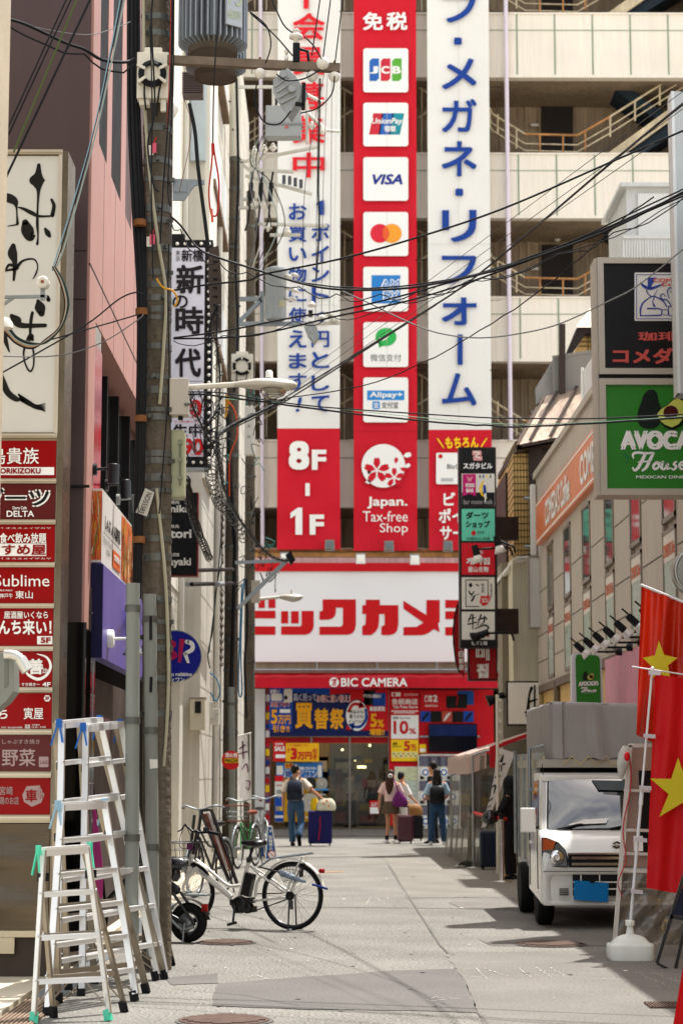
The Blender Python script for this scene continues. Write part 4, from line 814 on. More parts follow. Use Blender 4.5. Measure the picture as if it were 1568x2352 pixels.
# lower shopfront of the tiled building
cream2=mat('cream_wall','d8d0b4',.65,var=.08,streak=.12)
m=MB(cream2);m.box((P(1177,1400,39.95).x,39.95,Z(1570)),(P(1234,1400,39.95).x,42,Z(1282)));m.use(mat('taupe_wall','8d8472',.7,var=.1)).box((P(1152,1400,41).x,41,0),(P(1240,1400,41).x,42,Z(1280)))  # cream wall, and a grey-brown wall set back behind it
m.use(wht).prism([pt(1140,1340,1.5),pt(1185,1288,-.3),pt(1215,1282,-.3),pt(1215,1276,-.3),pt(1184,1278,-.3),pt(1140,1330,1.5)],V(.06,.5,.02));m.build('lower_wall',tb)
m=MB(mat('brown_awning','4a3d3c',.7,var=.12,bump=.3,bs=6));m.prism([pt(1190,1652,-.9),pt(1236,1652,-.9),pt(1236,1570,.1),pt(1202,1572,.1)],V(0,.04,0));m.use(oranges).prism([pt(1186,1655,-.92),pt(1190,1652,-.92),pt(1203,1571,.08),pt(1200,1573,.08)],V(0,.03,0));m.build('awning',tb)
t=thing('grey_signboard','blank pale grey signboard projecting beside the beige building edge','sign',P(1232,1440,39.0));m=MB(galp);q0,q1=P(1217,1440,39),P(1251,1281,39);m.use(mat('blank_board','bfbfba',.5,var=.08,streak=.15)).box((q0.x,39,q0.z),(q1.x,39.2,q1.z));m.build('panel',t);m=MB(gframe);
for(ax,az,bx_,bz_) in((q0.x-.03,q0.z-.03,q1.x+.03,q0.z),(q0.x-.03,q1.z,q1.x+.03,q1.z+.03),(q0.x-.03,q0.z,q0.x,q1.z),(q1.x,q0.z,q1.x+.03,q1.z)):m.box((ax,38.99,az),(bx_,39.21,bz_))
m.build('frame',t)
t=thing('tube_lamp','tall thin white tube sign mounted upright on the yellow tiled wall','lamp',P(1224,1276,39.3));q0,q1=P(1219,1276,39.3),P(1230,1112,39.3);m=MB(mat('tube_white','dcd8d2',.4,var=.04));m.box((q0.x,39.3,q0.z),(q1.x,39.45,q1.z));m.build('body',t,bevel=.02);m=MB(gal);m.tube([V(q0.x-.1,39.5,q1.z-.25),V(q1.x+.1,39.5,q1.z-.25)],.03);m.tube([V(q0.x-.1,39.5,q0.z+.2),V(q1.x+.1,39.5,q0.z+.2)],.03);m.build('bracket',t)
m=MB(black);q0,q1=P(1167,1663,38.4),P(1236,1568,38.4);m.box((q0.x-.03,38.42,q0.z-.03),(q1.x,38.7,q1.z+.03));m.use(offw).box((q0.x,38.4,q0.z),(q1.x,38.42,q1.z));pl=PY(38.39);brush(m,[(1207,1645,3),(1211,1638,8),(1214,1600,5),(1220,1580,7)],pl,ink);brush(m,[(1214,1612,6),(1232,1606,3)],pl,ink);brush(m,[(1206,1636,5),(1240,1628,4)],pl,ink);brush(m,[(1227,1575,4),(1227,1650,5)],pl,ink)
tag(m.build('lightbox_sign'),'white black-framed lightbox of one big brush character above the truck','sign')
# ---- projecting shop-list sign
NS=39.0;pl=PY(NS-.02);p2=PY(NS-.026);p3=PY(NS-.032)
t=thing('building_sign','narrow vertical sign of stacked shop panels topped by a black スガタビル panel','sign',P(1096,1487,NS))
q0,q1=P(1056,1488,NS),P(1138,1027,NS);m=MB(mat('sign_black_frame','241f1f',.5,var=.1));m.box((q0.x,NS,q0.z),(q1.x,NS+.35,q1.z));m.build('frame',t)
def sp(y0,y1,mt):mm=MB(mt);a,b=P(1060,y1,NS-.015),P(1135,y0,NS-.015);mm.box((a.x,NS-.015,a.z),(b.x,NS-.001,b.z));return mm
tt=lambda s,box,off=.03,mm=wht,pp=pl:T(m,s,box,pp,off,0,mm)
m=sp(1031,1084,mat('panel_black','0f0f10',.4));tt('スガタビル',(1063,1063,1130,1077),.05);rrect(m,1084,1035,1105,1046,3,pl,mat('soft_pink','d99a98',.5));rrect(m,1086,1047,1107,1058,3,pl,mat('soft_pink','d99a98',.5));brush(m,[(1088,1038,2),(1100,1040,2),(1092,1048,2),(1103,1052,2)],p2,wht);m.build('shop_panel',t)
m=sp(1088,1162,offw);rect(m,1060,1131,1135,1162,pl,mat('panel_black','0f0f10',.4));poly(m,[(1062,1089),(1092,1089),(1092,1139),(1077,1134),(1062,1139)],p2,mat('magenta','c0186c',.5));tt('¥200',(1068,1110,1089,1119),.04,wht,p3);tt('BAR',(1070,1122,1087,1131),.05,wht,p3);brush(m,[(1110,1105,3),(1103,1120,5),(1106,1135,4),(1118,1145,1)],p2,yel);brush(m,[(1114,1110,5),(1112,1122,7),(1114,1140,4),(1113,1152,2)],p3,wht);brush(m,[(1112,1116,6),(1113,1130,7)],PY(NS-.038),blue);tt('bar moon walk',(1064,1147,1131,1158),.0,mat('grey_letters','a5a5a5',.5),p2)
for q in range(4):rect(m,1100+q*8,1091,1103+q*8,1098,pl,(ink,blue,yel,ink)[q])
brush(m,[(1072,1095,2),(1076,1101,4),(1076,1106,1)],p3,mat('soft_pink','d99a98',.5));brush(m,[(1084,1095,2),(1080,1101,4),(1080,1106,1)],p3,mat('soft_pink','d99a98',.5));m.build('shop_panel',t)
m=sp(1169,1242,mat('teal_panel','63c9ab',.45,var=.03));tt('ダーツ',(1069,1175,1121,1192),.06,ink);tt('ショップ',(1069,1196,1124,1212),.06,ink);poly(m,[(1082,1222),(1087,1217),(1092,1222),(1092,1227),(1087,1231),(1082,1227)],pl,red);tt('パイナ',(1095,1219,1112,1228),.04,ink);tt('大阪なんば店',(1070,1234,1124,1240),.02,ink);m.build('shop_panel',t)
m=sp(1247,1320,mat('bright_red','cf1626',.4,var=.04));tt('개미집',(1070,1281,1124,1297),.08);tt('釜山名物',(1074,1301,1121,1314),.05);poly(m,[(1084,1272),(1090,1262),(1106,1262),(1110,1272)],pl,mat('soft_pink','d99a98',.5));m.build('shop_panel',t)
m=sp(1326,1399,offw)
for a in((1068,1331,1121,1333),(1068,1392,1100,1394),(1068,1331,1070,1394),(1119,1331,1121,1374)):rect(m,*a,pl,ink)
disc(m,1080,1344,4,5,pl,ink);brush(m,[(1092,1342,2),(1098,1345,3)],pl,ink);brush(m,[(1076,1358,3),(1082,1366,4),(1088,1358,2)],pl,ink);brush(m,[(1078,1372,1),(1100,1364,1.5)],pl,ink);brush(m,[(1090,1368,2),(1084,1378,5),(1081,1382,1)],pl,ink);tt('新\n世\n界',(1104,1340,1112,1362),.0,ink);poly(m,[(1104,1368),(1114,1370),(1122,1366),(1126,1376),(1119,1388),(1108,1392),(1101,1384)],p2,red);tt('SOU',(1106,1374,1122,1384),.02,wht,p3);tt('串\n揚\n家',(1125,1340,1130,1372),0,ink);m.build('shop_panel',t)
m=sp(1405,1469,offw)
for s in([(1082,1410,2),(1076,1424,3),(1074,1432,1)],[(1076,1422,3),(1092,1418,2)],[(1074,1434,3),(1094,1429,3)],[(1085,1412,4),(1085,1445,2)],[(1096,1424,2),(1110,1420,4),(1110,1430,3),(1100,1436,1)],[(1104,1412,4),(1096,1436,2)],[(1112,1416,4),(1117,1422,3)],[(1090,1444,2),(1112,1436,4),(1121,1442,4),(1112,1450,2)]):brush(m,s,pl,ink)
tt('もと村',(1077,1456,1113,1466),.03,ink);rect(m,1118,1450,1123,1464,pl,mat('soft_red','c05a50',.5));rect(m,1060,1470,1135,1484,pl,mat('panel_black','0f0f10',.4));tt('地下１階',(1082,1473,1118,1482),.02,wht,p2);m.build('shop_panel',t)
for y0_,y1_ in((1187,1239),(1398,1455)):m=MB(mat('rusty_black','2e2019',.6,.3,var=.4,vs=5));a,b=P(1139,y1_,NS+.05),P(1190,y0_,NS+.05);m.box((a.x,NS+.05,a.z),(b.x,NS+.3,b.z));m.build('bracket',t)
# 미집 signs underneath
m=MB(mat('frame_brown','3a1412',.5));q0,q1=P(1075,1563,39.6),P(1141,1478,39.6);m.box((q0.x,39.6,q0.z),(q1.x,39.9,q1.z));m.use(dred).box((q0.x+.03,39.58,q0.z+.03),(q1.x-.03,39.6,q1.z));T(m,'미',(1092,1485,1123,1517),PY(39.57),.09,m=wht);T(m,'집',(1094,1524,1121,1557),PY(39.57),.09,m=wht)
tag(m.build('korean_sign'),'deep red square sign reading 미집 just below the stacked shop panels','sign')
m=MB(dred);pts=[(1066,1556),(1054,1545),(1046,1520),(1041,1480),(1040,1450),(1043,1415),(1050,1388),(1058,1372),(1066,1368)];m.prism([PY(39.8)(*p) for p in pts],V(0,.12,0));m.use(ink)
for a,b in zip(pts[1:-1],pts[2:]):m.bar(PY(39.78)(*a),PY(39.78)(*b),.025)
for ch,y in zip('千日前店',(1481,1496,1511,1526)):T(m,ch,(1053,y,1064,y+13),PY(39.78),.05,m=wht)
tag(m.build('curved_sign'),'dark red curved blade sign of small white characters behind the stacked panels','sign')
# ---- arm lamps on the tiled building
def armlamp(a,b,label,head=True):
 t=thing('arm_lamp',label,'lamp',P(*a,38.9),'arm lamps lighting the stacked sign');Yp=38.7
 m=MB(black);m.tube([P(*a,38.95)]+through([P(a[0],a[1],Yp),P(a[0]-4,a[1]-12,Yp),P(a[0]-14,a[1]-17,Yp),P(b[0],b[1],Yp)],5),.022,6);m.build('arm',t)
 m=MB(black);q=P(*b,Yp);d=V(.25,0,-.97) if head else V(-.5,0,-.2);d.normalize();m.lathe([(.06,-.08),(.075,.12)],q,d,12);m.use(wht if head else black).lathe([(.07,.12),(.12,.26),(.01,.24)],q,d,14);m.build('lamp_head',t)
armlamp((1182,1268),(1141,1240),'black arm lamp with white head right of the teal panel');armlamp((1176,1275),(1091,1262),'black arm lamp with white head in front of the red Korean panel');armlamp((1179,1470),(1112,1455),'black arm lamp in front of the lowest white panel',False);armlamp((1207,1625),(1148,1599),'flat black arm lamp reaching out below the red signs',False)
# ---- big cafe and avocado sign
KY=22.0;pl=PY(KY-.03);p2=PY(KY-.036);p3=PY(KY-.042);fr=mat('sign_frame_beige','b0a797',.4,.35,var=.06)
t=thing('double_sign','large projecting sign of a black coffee panel over a green AVOCADO House panel','sign',P(1480,1140,KY))
def fbox(m,x0,y0,x1,y1,w,Y,d):
 a=P(x0,y1,Y);b=P(x1,y0,Y);w=w*4.7e-3
 m.box((a.x,Y-d,a.z),(a.x+w,Y,b.z));m.box((b.x-w,Y-d,a.z),(b.x,Y,b.z));m.box((a.x+w,Y-d,a.z),(b.x-w,Y,a.z+w));m.box((a.x+w,Y-d,b.z-w),(b.x-w,Y,b.z))
m=MB(fr);a,b=P(1372,1138,KY),P(1720,594,KY);m.box((a.x,KY,a.z),(b.x,KY+.35,b.z));m.use(ink).box((a.x+.03,KY-.02,P(1400,872,KY).z),(b.x,KY-.001,P(1400,860,KY).z));m.build('box',t)
m=MB(fr);fbox(m,1374,594,1718,861,14,KY-.002,.05);m.build('frame',t);m=MB(fr);fbox(m,1378,871,1718,1138,15,KY-.002,.05);m.build('frame',t)
m=MB(mat('coffee_black','131010',.4,var=.06));a,b=P(1385,852,KY),P(1712,604,KY);m.box((a.x,KY-.02,a.z),(b.x,KY-.003,b.z))
lb=mat('logo_blue','2c3f8c',.5);lr=mat('logo_red','d0584c',.5)
rrect(m,1456,626,1615,737,3,pl,mat('logo_white','d6d3cc',.5));kk=K(2231,900,.5102);kL=lambda*p:[(*kk(x,y),w*.29) for x,y,w in p]
for a in((1460,630,1611,631.5),(1460,731.5,1611,733),(1460,630,1461.5,733)):rect(m,*a,p2,lb)
poly(m,[kk(*p) for p in((700,412),(770,412),(735,470),(728,500),(700,492))],p2,lb)
for s in([(645,450,10),(670,478,22),(720,498,22),(780,480,18),(825,462,8)],[(690,510,9),(710,545,8),(745,560,6),(775,510,5)],[(720,565,10),(755,560,8),(740,600,8),(760,640,8),(740,625,6)],[(718,568,8),(665,610,12),(645,660,14),(645,712,10)],[(645,712,8),(800,708,12)],[(700,655,12),(805,660,10),(805,708,10)],[(760,560,8),(820,595,12),(850,640,10)],[(810,665,6),(860,668,6),(862,705,6),(815,700,5)],[(865,640,8),(925,638,8),(920,705,8),(865,705,8),(865,640,8)],[(905,630,12),(900,590,10),(935,565,10),(920,540,8),(905,560,6)],[(880,630,8),(855,590,10),(815,580,10),(800,555,9),(825,540,7),(838,560,5)],[(870,575,7),(855,520,9),(880,490,8),(888,520,6),(870,525,4)]):brush(m,kL(*s),p2,lb)
T(m,"COMEDA'S",(1499,639,1590,648),p2,.05,m=lr);T(m,'Coffee',(1517,649,1575,657),p2,.05,m=lr)
T(m,'珈琲所',(1464,762,1600,783),pl,.04,m=mat('coffee_red','c05048',.5,var=.04));T(m,'コメダ珈琲店',(1406,799,1690,836),pl,.06,m=mat('coffee_red','c05048',.5));m.build('coffee_panel',t)
m=MB(mat('avocado_green','2f7d26',.45,var=.08,vs=.8));a,b=P(1389,1126,KY),P(1712,878,KY);m.box((a.x,KY-.02,a.z),(b.x,KY-.003,b.z))
avd=mat('avocado_dark','101c12',.4,var=.3,vs=6);avl=mat('avocado_flesh','c9cf62',.5,var=.08);avs=mat('avocado_stone','4a1414',.4,var=.2)
def avocado(m,X,pp,pq,pr_):
 poly(m,[X(x,y) for x,y in((690,1305),(720,1290),(750,1292),(775,1320),(790,1390),(812,1450),(812,1520),(790,1570),(750,1595),(690,1597),(640,1575),(618,1530),(622,1470),(645,1400),(665,1340))],pp,avd)
 poly(m,[X(x,y) for x,y in((770,1480),(800,1440),(850,1410),(900,1365),(940,1352),(985,1370),(1000,1430),(995,1520),(960,1580),(900,1610),(840,1590),(790,1540))],pq,avd)
 poly(m,[X(x,y) for x,y in((775,1482),(805,1445),(855,1415),(905,1370),(942,1360),(975,1380),(990,1440),(980,1510),(945,1560),(890,1587),(835,1565),(795,1530))],pr_,avl)
avocado(m,kk,pl,p2,p3);c=kk(882,1470);disc(m,c[0],c[1],17,16,PY(KY-.048),avs);T(m,'AVOCADO',(1424,989,1656,1033),pl,.11,m=wht)
def script_house(m,X,pp,s=1.0):
 W=lambda*p:[(*X(x,y),w*.29*s) for x,y,w in p]
 for q in([(590,1830,10),(585,1800,18),(615,1785,20),(690,1790,18),(740,1785,14)],[(745,1790,22),(715,1850,26),(690,1900,24),(660,1925,16)],[(680,1800,24),(650,1860,26),(625,1905,24),(600,1925,18),(585,1905,14)],[(630,1860,12),(720,1850,14)],[(770,1860,20),(745,1890,22),(760,1915,18),(790,1890,20),(775,1860,18),(810,1870,10)],[(820,1860,22),(808,1900,22),(830,1915,16),(860,1870,22),(850,1910,20),(880,1905,10)],[(925,1855,14),(905,1875,18),(925,1895,20),(905,1918,16),(885,1908,10)],[(950,1890,14),(985,1875,16),(975,1855,14),(950,1880,20),(965,1915,18),(1005,1895,10)]):brush(m,W(*q),pp,wht)
script_house(m,kk,pl);T(m,'MEXICAN DINING',(1460,1092,1590,1099),pl,.02,m=wht);brush(m,[(*kk(505,1790),1),(*kk(545,1815),3),(*kk(558,1840),1)],pl,mat('sign_teal','1e6a50',.5));brush(m,[(*kk(520,1855),1),(*kk(545,1862),3)],pl,mat('sign_teal','1e6a50',.5));m.build('avocado_panel',t)
m=MB(gal);m.bar(P(1700,700,KY+.17),V(GX+.2,KY+.17,P(1700,700,KY).z),.1);m.bar(P(1700,1000,KY+.17),V(GX+.2,KY+.17,P(1700,1000,KY).z),.1);m.build('bracket',t)
m=MB(mat('pillar_grey','aeb2b0',.4,.4,var=.06));a,b=P(1557,903,20.4),P(1640,210,20.4);m.box((a.x,20.4,a.z),(b.x,20.7,b.z));m.use(mat('edge_light','cfd2d0',.4,.3)).box((a.x-.01,20.39,a.z),(a.x+.02,20.6,b.z));tag(m.build('grey_signboard'),'edge of a tall grey steel signboard at the upper right margin','sign')
t=thing('round_sign','round steel-rimmed red sign cut off by the right edge below the green sign','sign',P(1600,1370,21));o=P(1602,1312,21);m=MB(mat('ring_metal','a8aaa6',.3,.9,var=.05));m.lathe([(.22,-.02),(.24,-.04),(.26,0),(.26,.14),(.2,.14)],o,V(0,1,0),40);m.build('rim',t);m=MB(dred);m.lathe([(.01,-.005),(.22,-.005),(.22,.1)],o,V(0,1,0),40,smooth=False);m.use(wht).lathe([(.1,-.012),(.14,-.012)],o,V(0,1,0),30,smooth=False);m.build('face',t)
# ---- small avocado sign and lamp arms on the pink wall
AY=27.0;t=thing('avocado_sign','small upright green AVOCADO House sign in a white frame above the truck tarpaulin','sign',P(1350,1660,AY));ka=K(2100,2200,.40245)
m=MB(mat('white_frame','cfcfd2',.4,var=.05));pts=[ka(*p) for p in((462,1700),(462,1060),(480,1030),(520,1015),(690,1030),(735,1045),(755,1080),(778,1560),(778,1700))];m.prism([PY(AY)(*p) for p in pts],V(0,.2,0));m.build('frame',t)
m=MB(mat('avocado_green','2f7d26',.45));pl=PY(AY-.01);p2=PY(AY-.016);p3=PY(AY-.022);poly(m,[ka(*p) for p in((512,1700),(497,1090),(505,1050),(520,1040),(690,1045),(728,1060),(740,1090),(755,1700))],pl)
X2=lambda x,y:ka(566+(x-618)*.305,1205+(y-1290)*.30);avocado(m,X2,PY(AY-.013),PY(AY-.016),PY(AY-.019));disc(m,*ka(654,1260),4.5,4.5,PY(AY-.026),avs)
T(m,'AVOCADO',[ka(*p) for p in((528,1310),(722,1302),(727,1346),(528,1356))],p2,.1,m=wht);X3=lambda x,y:ka(556+(x-585)*.36,1368+(y-1785)*.31);script_house(m,X3,p2,.36);T(m,'MEXICAN DINING',(1335,1590,1366,1593),p2,0,m=mat('sign_teal2','8ab08a',.5));m.build('panel',t)
ends=[((500,1060),(935,1028)),((590,1010),(1045,985)),((690,955),(1150,925)),((795,885),(1250,865)),((910,835),(1360,805)),((1040,760),(1480,735)),((1125,650),(1560,630))]
lb_='black arm spotlight with a white reflector over the pink wall board';l0=None
o0=V(3.8,26.7,3.07)
t=thing('arm_spotlight',lb_,'spotlight',o0,'row of arm spotlights over the pink wall board')
m=MB(black);m.lathe([(.05,0),(.05,.06),(.02,.08)],o0,V(-1,0,0),12);m.tube([o0,o0+V(-.5,0,.0)],.014,8);m.use(gal).tube([o0+V(-.34,0,0),o0+V(-.38,0,0)],.02,8);m.use(mat('arm_red','6b2a28',.5)).tube([o0+V(-.38,0,0),o0+V(-.5,0,.0)],.018,8);m.build('arm',t)
d=V(.72,0,-.68).normalized();m=MB(black);h=o0+V(-.58,-.02,.08);m.lathe([(.036,-.04),(.042,0),(.042,.11)],h,d,14);m.tube([h+V(-.02,0,.04),h+V(-.09,0,.1)],.01,6);m.use(mat('reflector','d6d2cc',.3,.2,var=.03)).lathe([(.04,.10),(.07,.165),(.075,.19),(.01,.18)],h,d,16);m.build('lamp_head',t)
for q in range(1,7):copy_tree(t,o0+V(0,-.95*q,0))
# ================================================================ white buildings along the left
wplas=mat('white_render','e2ddcf',.7,var=.06,vs=.8,streak=.10);wtile=mat('white_tile','d8d4c6',.5,var=.08,vs=2,streak=.08);tj=mat('wall_joint','a39f92',.8);cream3=mat('cream_render','d0cbbe',.7,var=.1,vs=.8,streak=.2)  # darker joint lines between wall tiles and panels
wb=thing('white_building','narrow white rendered building carrying the black framed sign','building',V(-3,28,0))
m=MB(wplas);m.box((-6,25.2,4.2),(-2.3,31.0,17));m.use(wtile).box((-6,25.25,0),(-2.32,31.0,4.2));m.box((-2.32,28.2,0),(-2.08,28.75,3.4));m.use(tj)
for q in range(28):m.box((-2.321,25.25,.15*q),(-2.318,31,.15*q+.008))
for q in range(18):m.box((-2.3215,25.3+q*.3,0),(-2.3175,25.306+q*.3,4.2))
m.build('wall',wb)
m=MB(cream3);m.tube([V(-2.24,30.4,.2),V(-2.24,30.4,16)],.045,8);m.cut('drain_pipe',wb);m.tube([V(-2.25,29.3,.2),V(-2.25,29.3,3.5),V(-2.3,29.3,3.9)],.03,8);m.build('drain_pipe',wb)
for y,z in((27.2,10.6),(29.4,5.0)):m=MB(white);m.lathe([(.16,0),(.16,.06),(.13,.14),(.02,.2)],V(-2.3,y,z),V(1,0,0),16);m.build('vent_hood',wb)
m=MB(gal);m.box((-2.3,25.6,2.95),(-1.95,30.0,3.0));m.bar(V(-2.28,27,3.4),V(-2.0,27,3.0),.03);m.build('canopy',wb)
cb_=thing('cream_building','cream panelled building behind the two concrete utility poles on the left','building',V(-3,38,0))
m=MB(cream3);m.box((-6,31.0,0),(-1.98,47.5,17));m.use(wplas).box((-1.98,31.0,6.0),(-1.9,33.0,17));m.use(tj)
for q in range(24):m.box((-1.981,31,.7*q),(-1.977,47.5,.7*q+.014))
for q in range(9):m.box((-1.9815,32.4+q*1.8,0),(-1.9765,32.42+q*1.8,17))
m.build('wall',cb_)
m=MB(cream3);m.tube([V(-1.93,34.4,.2),V(-1.93,34.4,12)],.05,8);m.cut('drain_pipe',cb_);m.tube([V(-1.93,38.5,.2),V(-1.93,38.5,12)],.05,8);m.build('drain_pipe',cb_)
m=MB(mat('louvre_dark','4b4a45',.6));
for z in(3.4,5.6):
 m.box((-1.979,35.2,z),(-1.95,36.6,z+1.4));m.use(gframe)
 for q in range(10):m.box((-1.95,35.2,z+.14*q),(-1.93,36.6,z+.14*q+.05))
 m.build('louvre_window',cb_);m=MB(mat('louvre_dark','4b4a45',.6))
m=MB(mat('blue_grey_panel','b9c4c8',.6,.1,var=.1,vs=3));q0,q1=P(444,368,30.9),P(474,150,30.9);m.box((-2.2,30.9,q0.z),(q1.x,31.6,17));m.use(mat('balcony_white','d5d8d8',.6,var=.06));q2=P(500,300,33)
for z in(8.6,11.0,13.4):m.box((-1.98,32.0,z),(q2.x,36,z+1.0));m.use(mat('eave_brown','77624e',.7,var=.2)).box((-1.98,31.9,z-.12),(q2.x+.04,36.1,z));m.use(mat('balcony_white','d5d8d8',.6))
m.build('balcony',cb_)
t=thing('meter_box','beige steel meter cabinet of one small dark window on the white side wall','meter box',P(456,1677,30.7));a,b=P(436,1677,30.7),P(471,1604,30.7);m=MB(mat('cabinet_beige','c9c0aa',.5,.1,var=.06));m.box((a.x,30.7,a.z),(b.x,30.99,b.z));m.use(gframe).box((a.x-.01,30.68,b.z),(b.x+.01,30.99,b.z+.02));m.build('cabinet',t,bevel=.006)
m=MB(mat('meter_glass','22241f',.1));a,b=P(448,1638,30.69),P(462,1611,30.69);m.box((a.x,30.67,a.z),(b.x,30.7,b.z));m.build('window',t)
t=thing('meter_box','smaller cream switch box right of the cabinet beside the concrete pole','meter box',P(494,1680,31));a,b=P(481,1680,30.6),P(503,1612,30.6);m=MB(cream3);m.box((a.x,30.6,a.z+.1),(b.x,30.9,b.z-.1));m.box((a.x,30.55,a.z+.2),(a.x+.06,30.6,b.z));m.build('cabinet',t,bevel=.006)
m=MB(gal);m.lathe([(.015,0),(.015,.01)],P(500,1640,30.58),V(0,-1,0),8);m.build('lock',t)
# ---- black framed sign with bulbs
NY2=28.0;pl=PY(NY2-.03);p2=PY(NY2-.036)
t=thing('vertical_sign','tall black-framed 新時代 sign edged with round bulbs on the white building','sign',P(440,1075,NY2));bf=mat('sign_black','121113',.4,var=.1)
m=MB(bf);a,b=P(360,1074,NY2),P(489,551,NY2);m.box((a.x,NY2,a.z),(b.x,NY2+.25,b.z));a,b=P(380,551,NY2),P(424,535,NY2);m.box((a.x,NY2+.05,a.z),(b.x,NY2+.2,b.z));m.use(gal).box((P(360,1074,NY2).x,NY2-.01,P(360,1074,NY2).z-.03),(P(487,1,NY2).x,NY2+.25,P(360,1074,NY2).z));m.build('frame',t)
m=MB(mat('sign_lilac_white','d7d6e2',.4,var=.03));a,b=P(367,1049,NY2),P(471,570,NY2);m.box((a.x,NY2-.02,a.z),(b.x,NY2-.001,b.z));ik=mat('sign_ink','211c20',.5,var=.03)
kt=lambda s,box,off=.02,mm=ik:T(m,s,box,pl,off,0,mm)
kt('東\n京',(404,575,414,600),.0);kt('新橋',(417,573,468,601),.03);kt('新',(405,608,468,675),.045);kt('の',(396,678,432,708),.03);kt('時',(403,704,468,768),.045);kt('代',(402,800,462,866),.045);rect(m,402,875,466,876,pl,ik)
rd=mat('sign_letter_red','c01a20',.5,var=.03);kt('550',(380,918,464,958),.05,rd);kt('(税込55円)',(436,957,466,961),0,rd);kt('サッポロ黒ラベル',(400,966,456,971),.02,rd);kt('生中',(398,974,464,1004),.05);kt('190',(404,1007,467,1045),.05,rd);kt('(税込209円)',(438,1042,466,1047),0,rd);kt('ハイボール',(420,900,464,913),.05);m.build('panel',t)
bulb=mat('bulb_white','e6e2da',.3,var=.02)
m=MB(bulb)
for q in range(28):c=P(480,583+q*17.4,NY2-.02);m.lathe([(.024,0),(.022,.01),(.012,.022),(.002,.025)],c,V(0,-1,0),10)
for q in range(6):
 for yy in(560,1062):c=P(379+q*18.4+10,yy,NY2-.02);m.lathe([(.024,0),(.022,.01),(.012,.022),(.002,.025)],c,V(0,-1,0),10)
o=m.build('bulbs',t);o['kind']='stuff'
t=thing('sign_board','black sign of white lettering iniku kitori and atayaki half hidden by the concrete pole','sign',P(430,1322,26));pl=PY(25.97)
m=MB(mat('red_edge','6a1a1a',.5));a,b=P(352,1323,26),P(455.5,1131,26);m.box((a.x,26,a.z),(b.x,26.2,b.z));m.build('frame',t)
m=MB(mat('sign_black','121113',.4));a,b=P(352,1320,26),P(453,1133,26);m.box((a.x,25.98,a.z),(b.x,25.999,b.z));T(m,'yakiniku',(347,1160,437,1182),pl,.05,m=offw);T(m,'yakitori',(340,1215,440,1242),pl,.05,m=offw);T(m,'katayaki',(357,1281,439,1304),pl,.05,m=offw)
for s,y in(('焼肉',1150),('焼鳥',1205),('旨堅焼',1270)):T(m,s,(392,y,412,y+8),pl,.02,m=offw)
m.build('panel',t)
t=thing('round_sign','round blue ice-cream sign of pink and white letters half hidden by the concrete pole','sign',P(405,1566,24));c=P(404,1507,24);pl=PY(23.93);m=MB(galp);m.lathe([(.30,-.05),(.305,-.05),(.305,.06),(.02,.06)],c,V(0,1,0),40);m.build('rim',t)
m=MB(mat('sign_blue','10188a',.3,var=.04));disc(m,404,1507,57.5,57.5,PY(23.945),n=48);pk_=mat('sign_pink','b01a50',.4);k4=K(640,2250,.31888)
poly(m,[k4(*p) for p in((245,958),(315,962),(262,1258),(225,1252))],pl,pk_);brush(m,[(*k4(90,985),8),(*k4(180,1020),10),(*k4(140,1090),8),(*k4(190,1170),11),(*k4(80,1215),9)],pl,pk_);brush(m,[(*k4(340,995),10),(*k4(400,1020),10),(*k4(405,1090),10),(*k4(320,1140),8)],pl,wht);poly(m,[k4(*p) for p in((290,1140),(345,1150),(374,1262),(340,1262))],pl,wht)
T(m,'baskin robbins',(369,1482+55+7,441,1536+17),pl,.05,m=wht);T(m,'サーティワン',(360,1558-2,424,1569-2),pl,.04,m=wht);m.build('face',t)
m=MB(gal);m.tube([c+V(-.6,.02,0),c+V(-.28,.02,0)],.03);m.build('bracket',t)
# ================================================================ utility poles
pconc=mat('pole_concrete','675d50',.85,var=.3,vs=3,streak=.4,bump=.7,bs=18,fine=.12);steelb=mat('band_steel','63645f',.5,.6,var=.2,vs=12);porc=mat('porcelain','d9d4c8',.2,var=.04,spec=.6)
def ring(m,c,r,h,ax=V(0,0,1),t=.006):m.lathe([(r,-h/2),(r+t,-h/2),(r+t,h/2),(r,h/2)],c,ax,20,smooth=False)
def pole(base,top,r0,r1,label,bands,name='utility_pole'):
 t=thing(name,label,'utility pole',base);m=MB(pconc);d=top-base;L=d.length;n=24
 m.lathe([(r0+(r1-r0)*i/n+rnd.uniform(-.001,.001),L*i/n) for i in range(n+1)],base,d,24)
 m.build('shaft',t)
 for y in bands:
  f=max(0,min(1,y));c=base.lerp(top,f);r=r0+(r1-r0)*f;m=MB(steelb);ring(m,c,r,rnd.choice((.05,.035,.06)),d)
  a=rnd.uniform(-2.6,-.4);q=c+V(math.cos(a),math.sin(a),0)*(r+.015);m.obox(q,V(math.cos(a),math.sin(a),0)*.03,V(-math.sin(a),math.cos(a),0)*.012,V(0,0,.016));m.build('band',t)
 return t
B0=G(360,2227);BYp=B0.y;T0=P(362,-60,BYp);frac=lambda y:(P(361,y,BYp).z)/T0.z
np_=pole(B0,T0,.114,.108,'thick near concrete utility pole of many steel bands beside the ladders',[frac(y) for y in(47,84,300,375,418,484,512,575,632,660,690,716,735,800,870,900,945,962,1045,1062,1100,1130,1190,1240,1282,1378,1430,1465,1490,1560,1640)])
NPY=BYp-.13
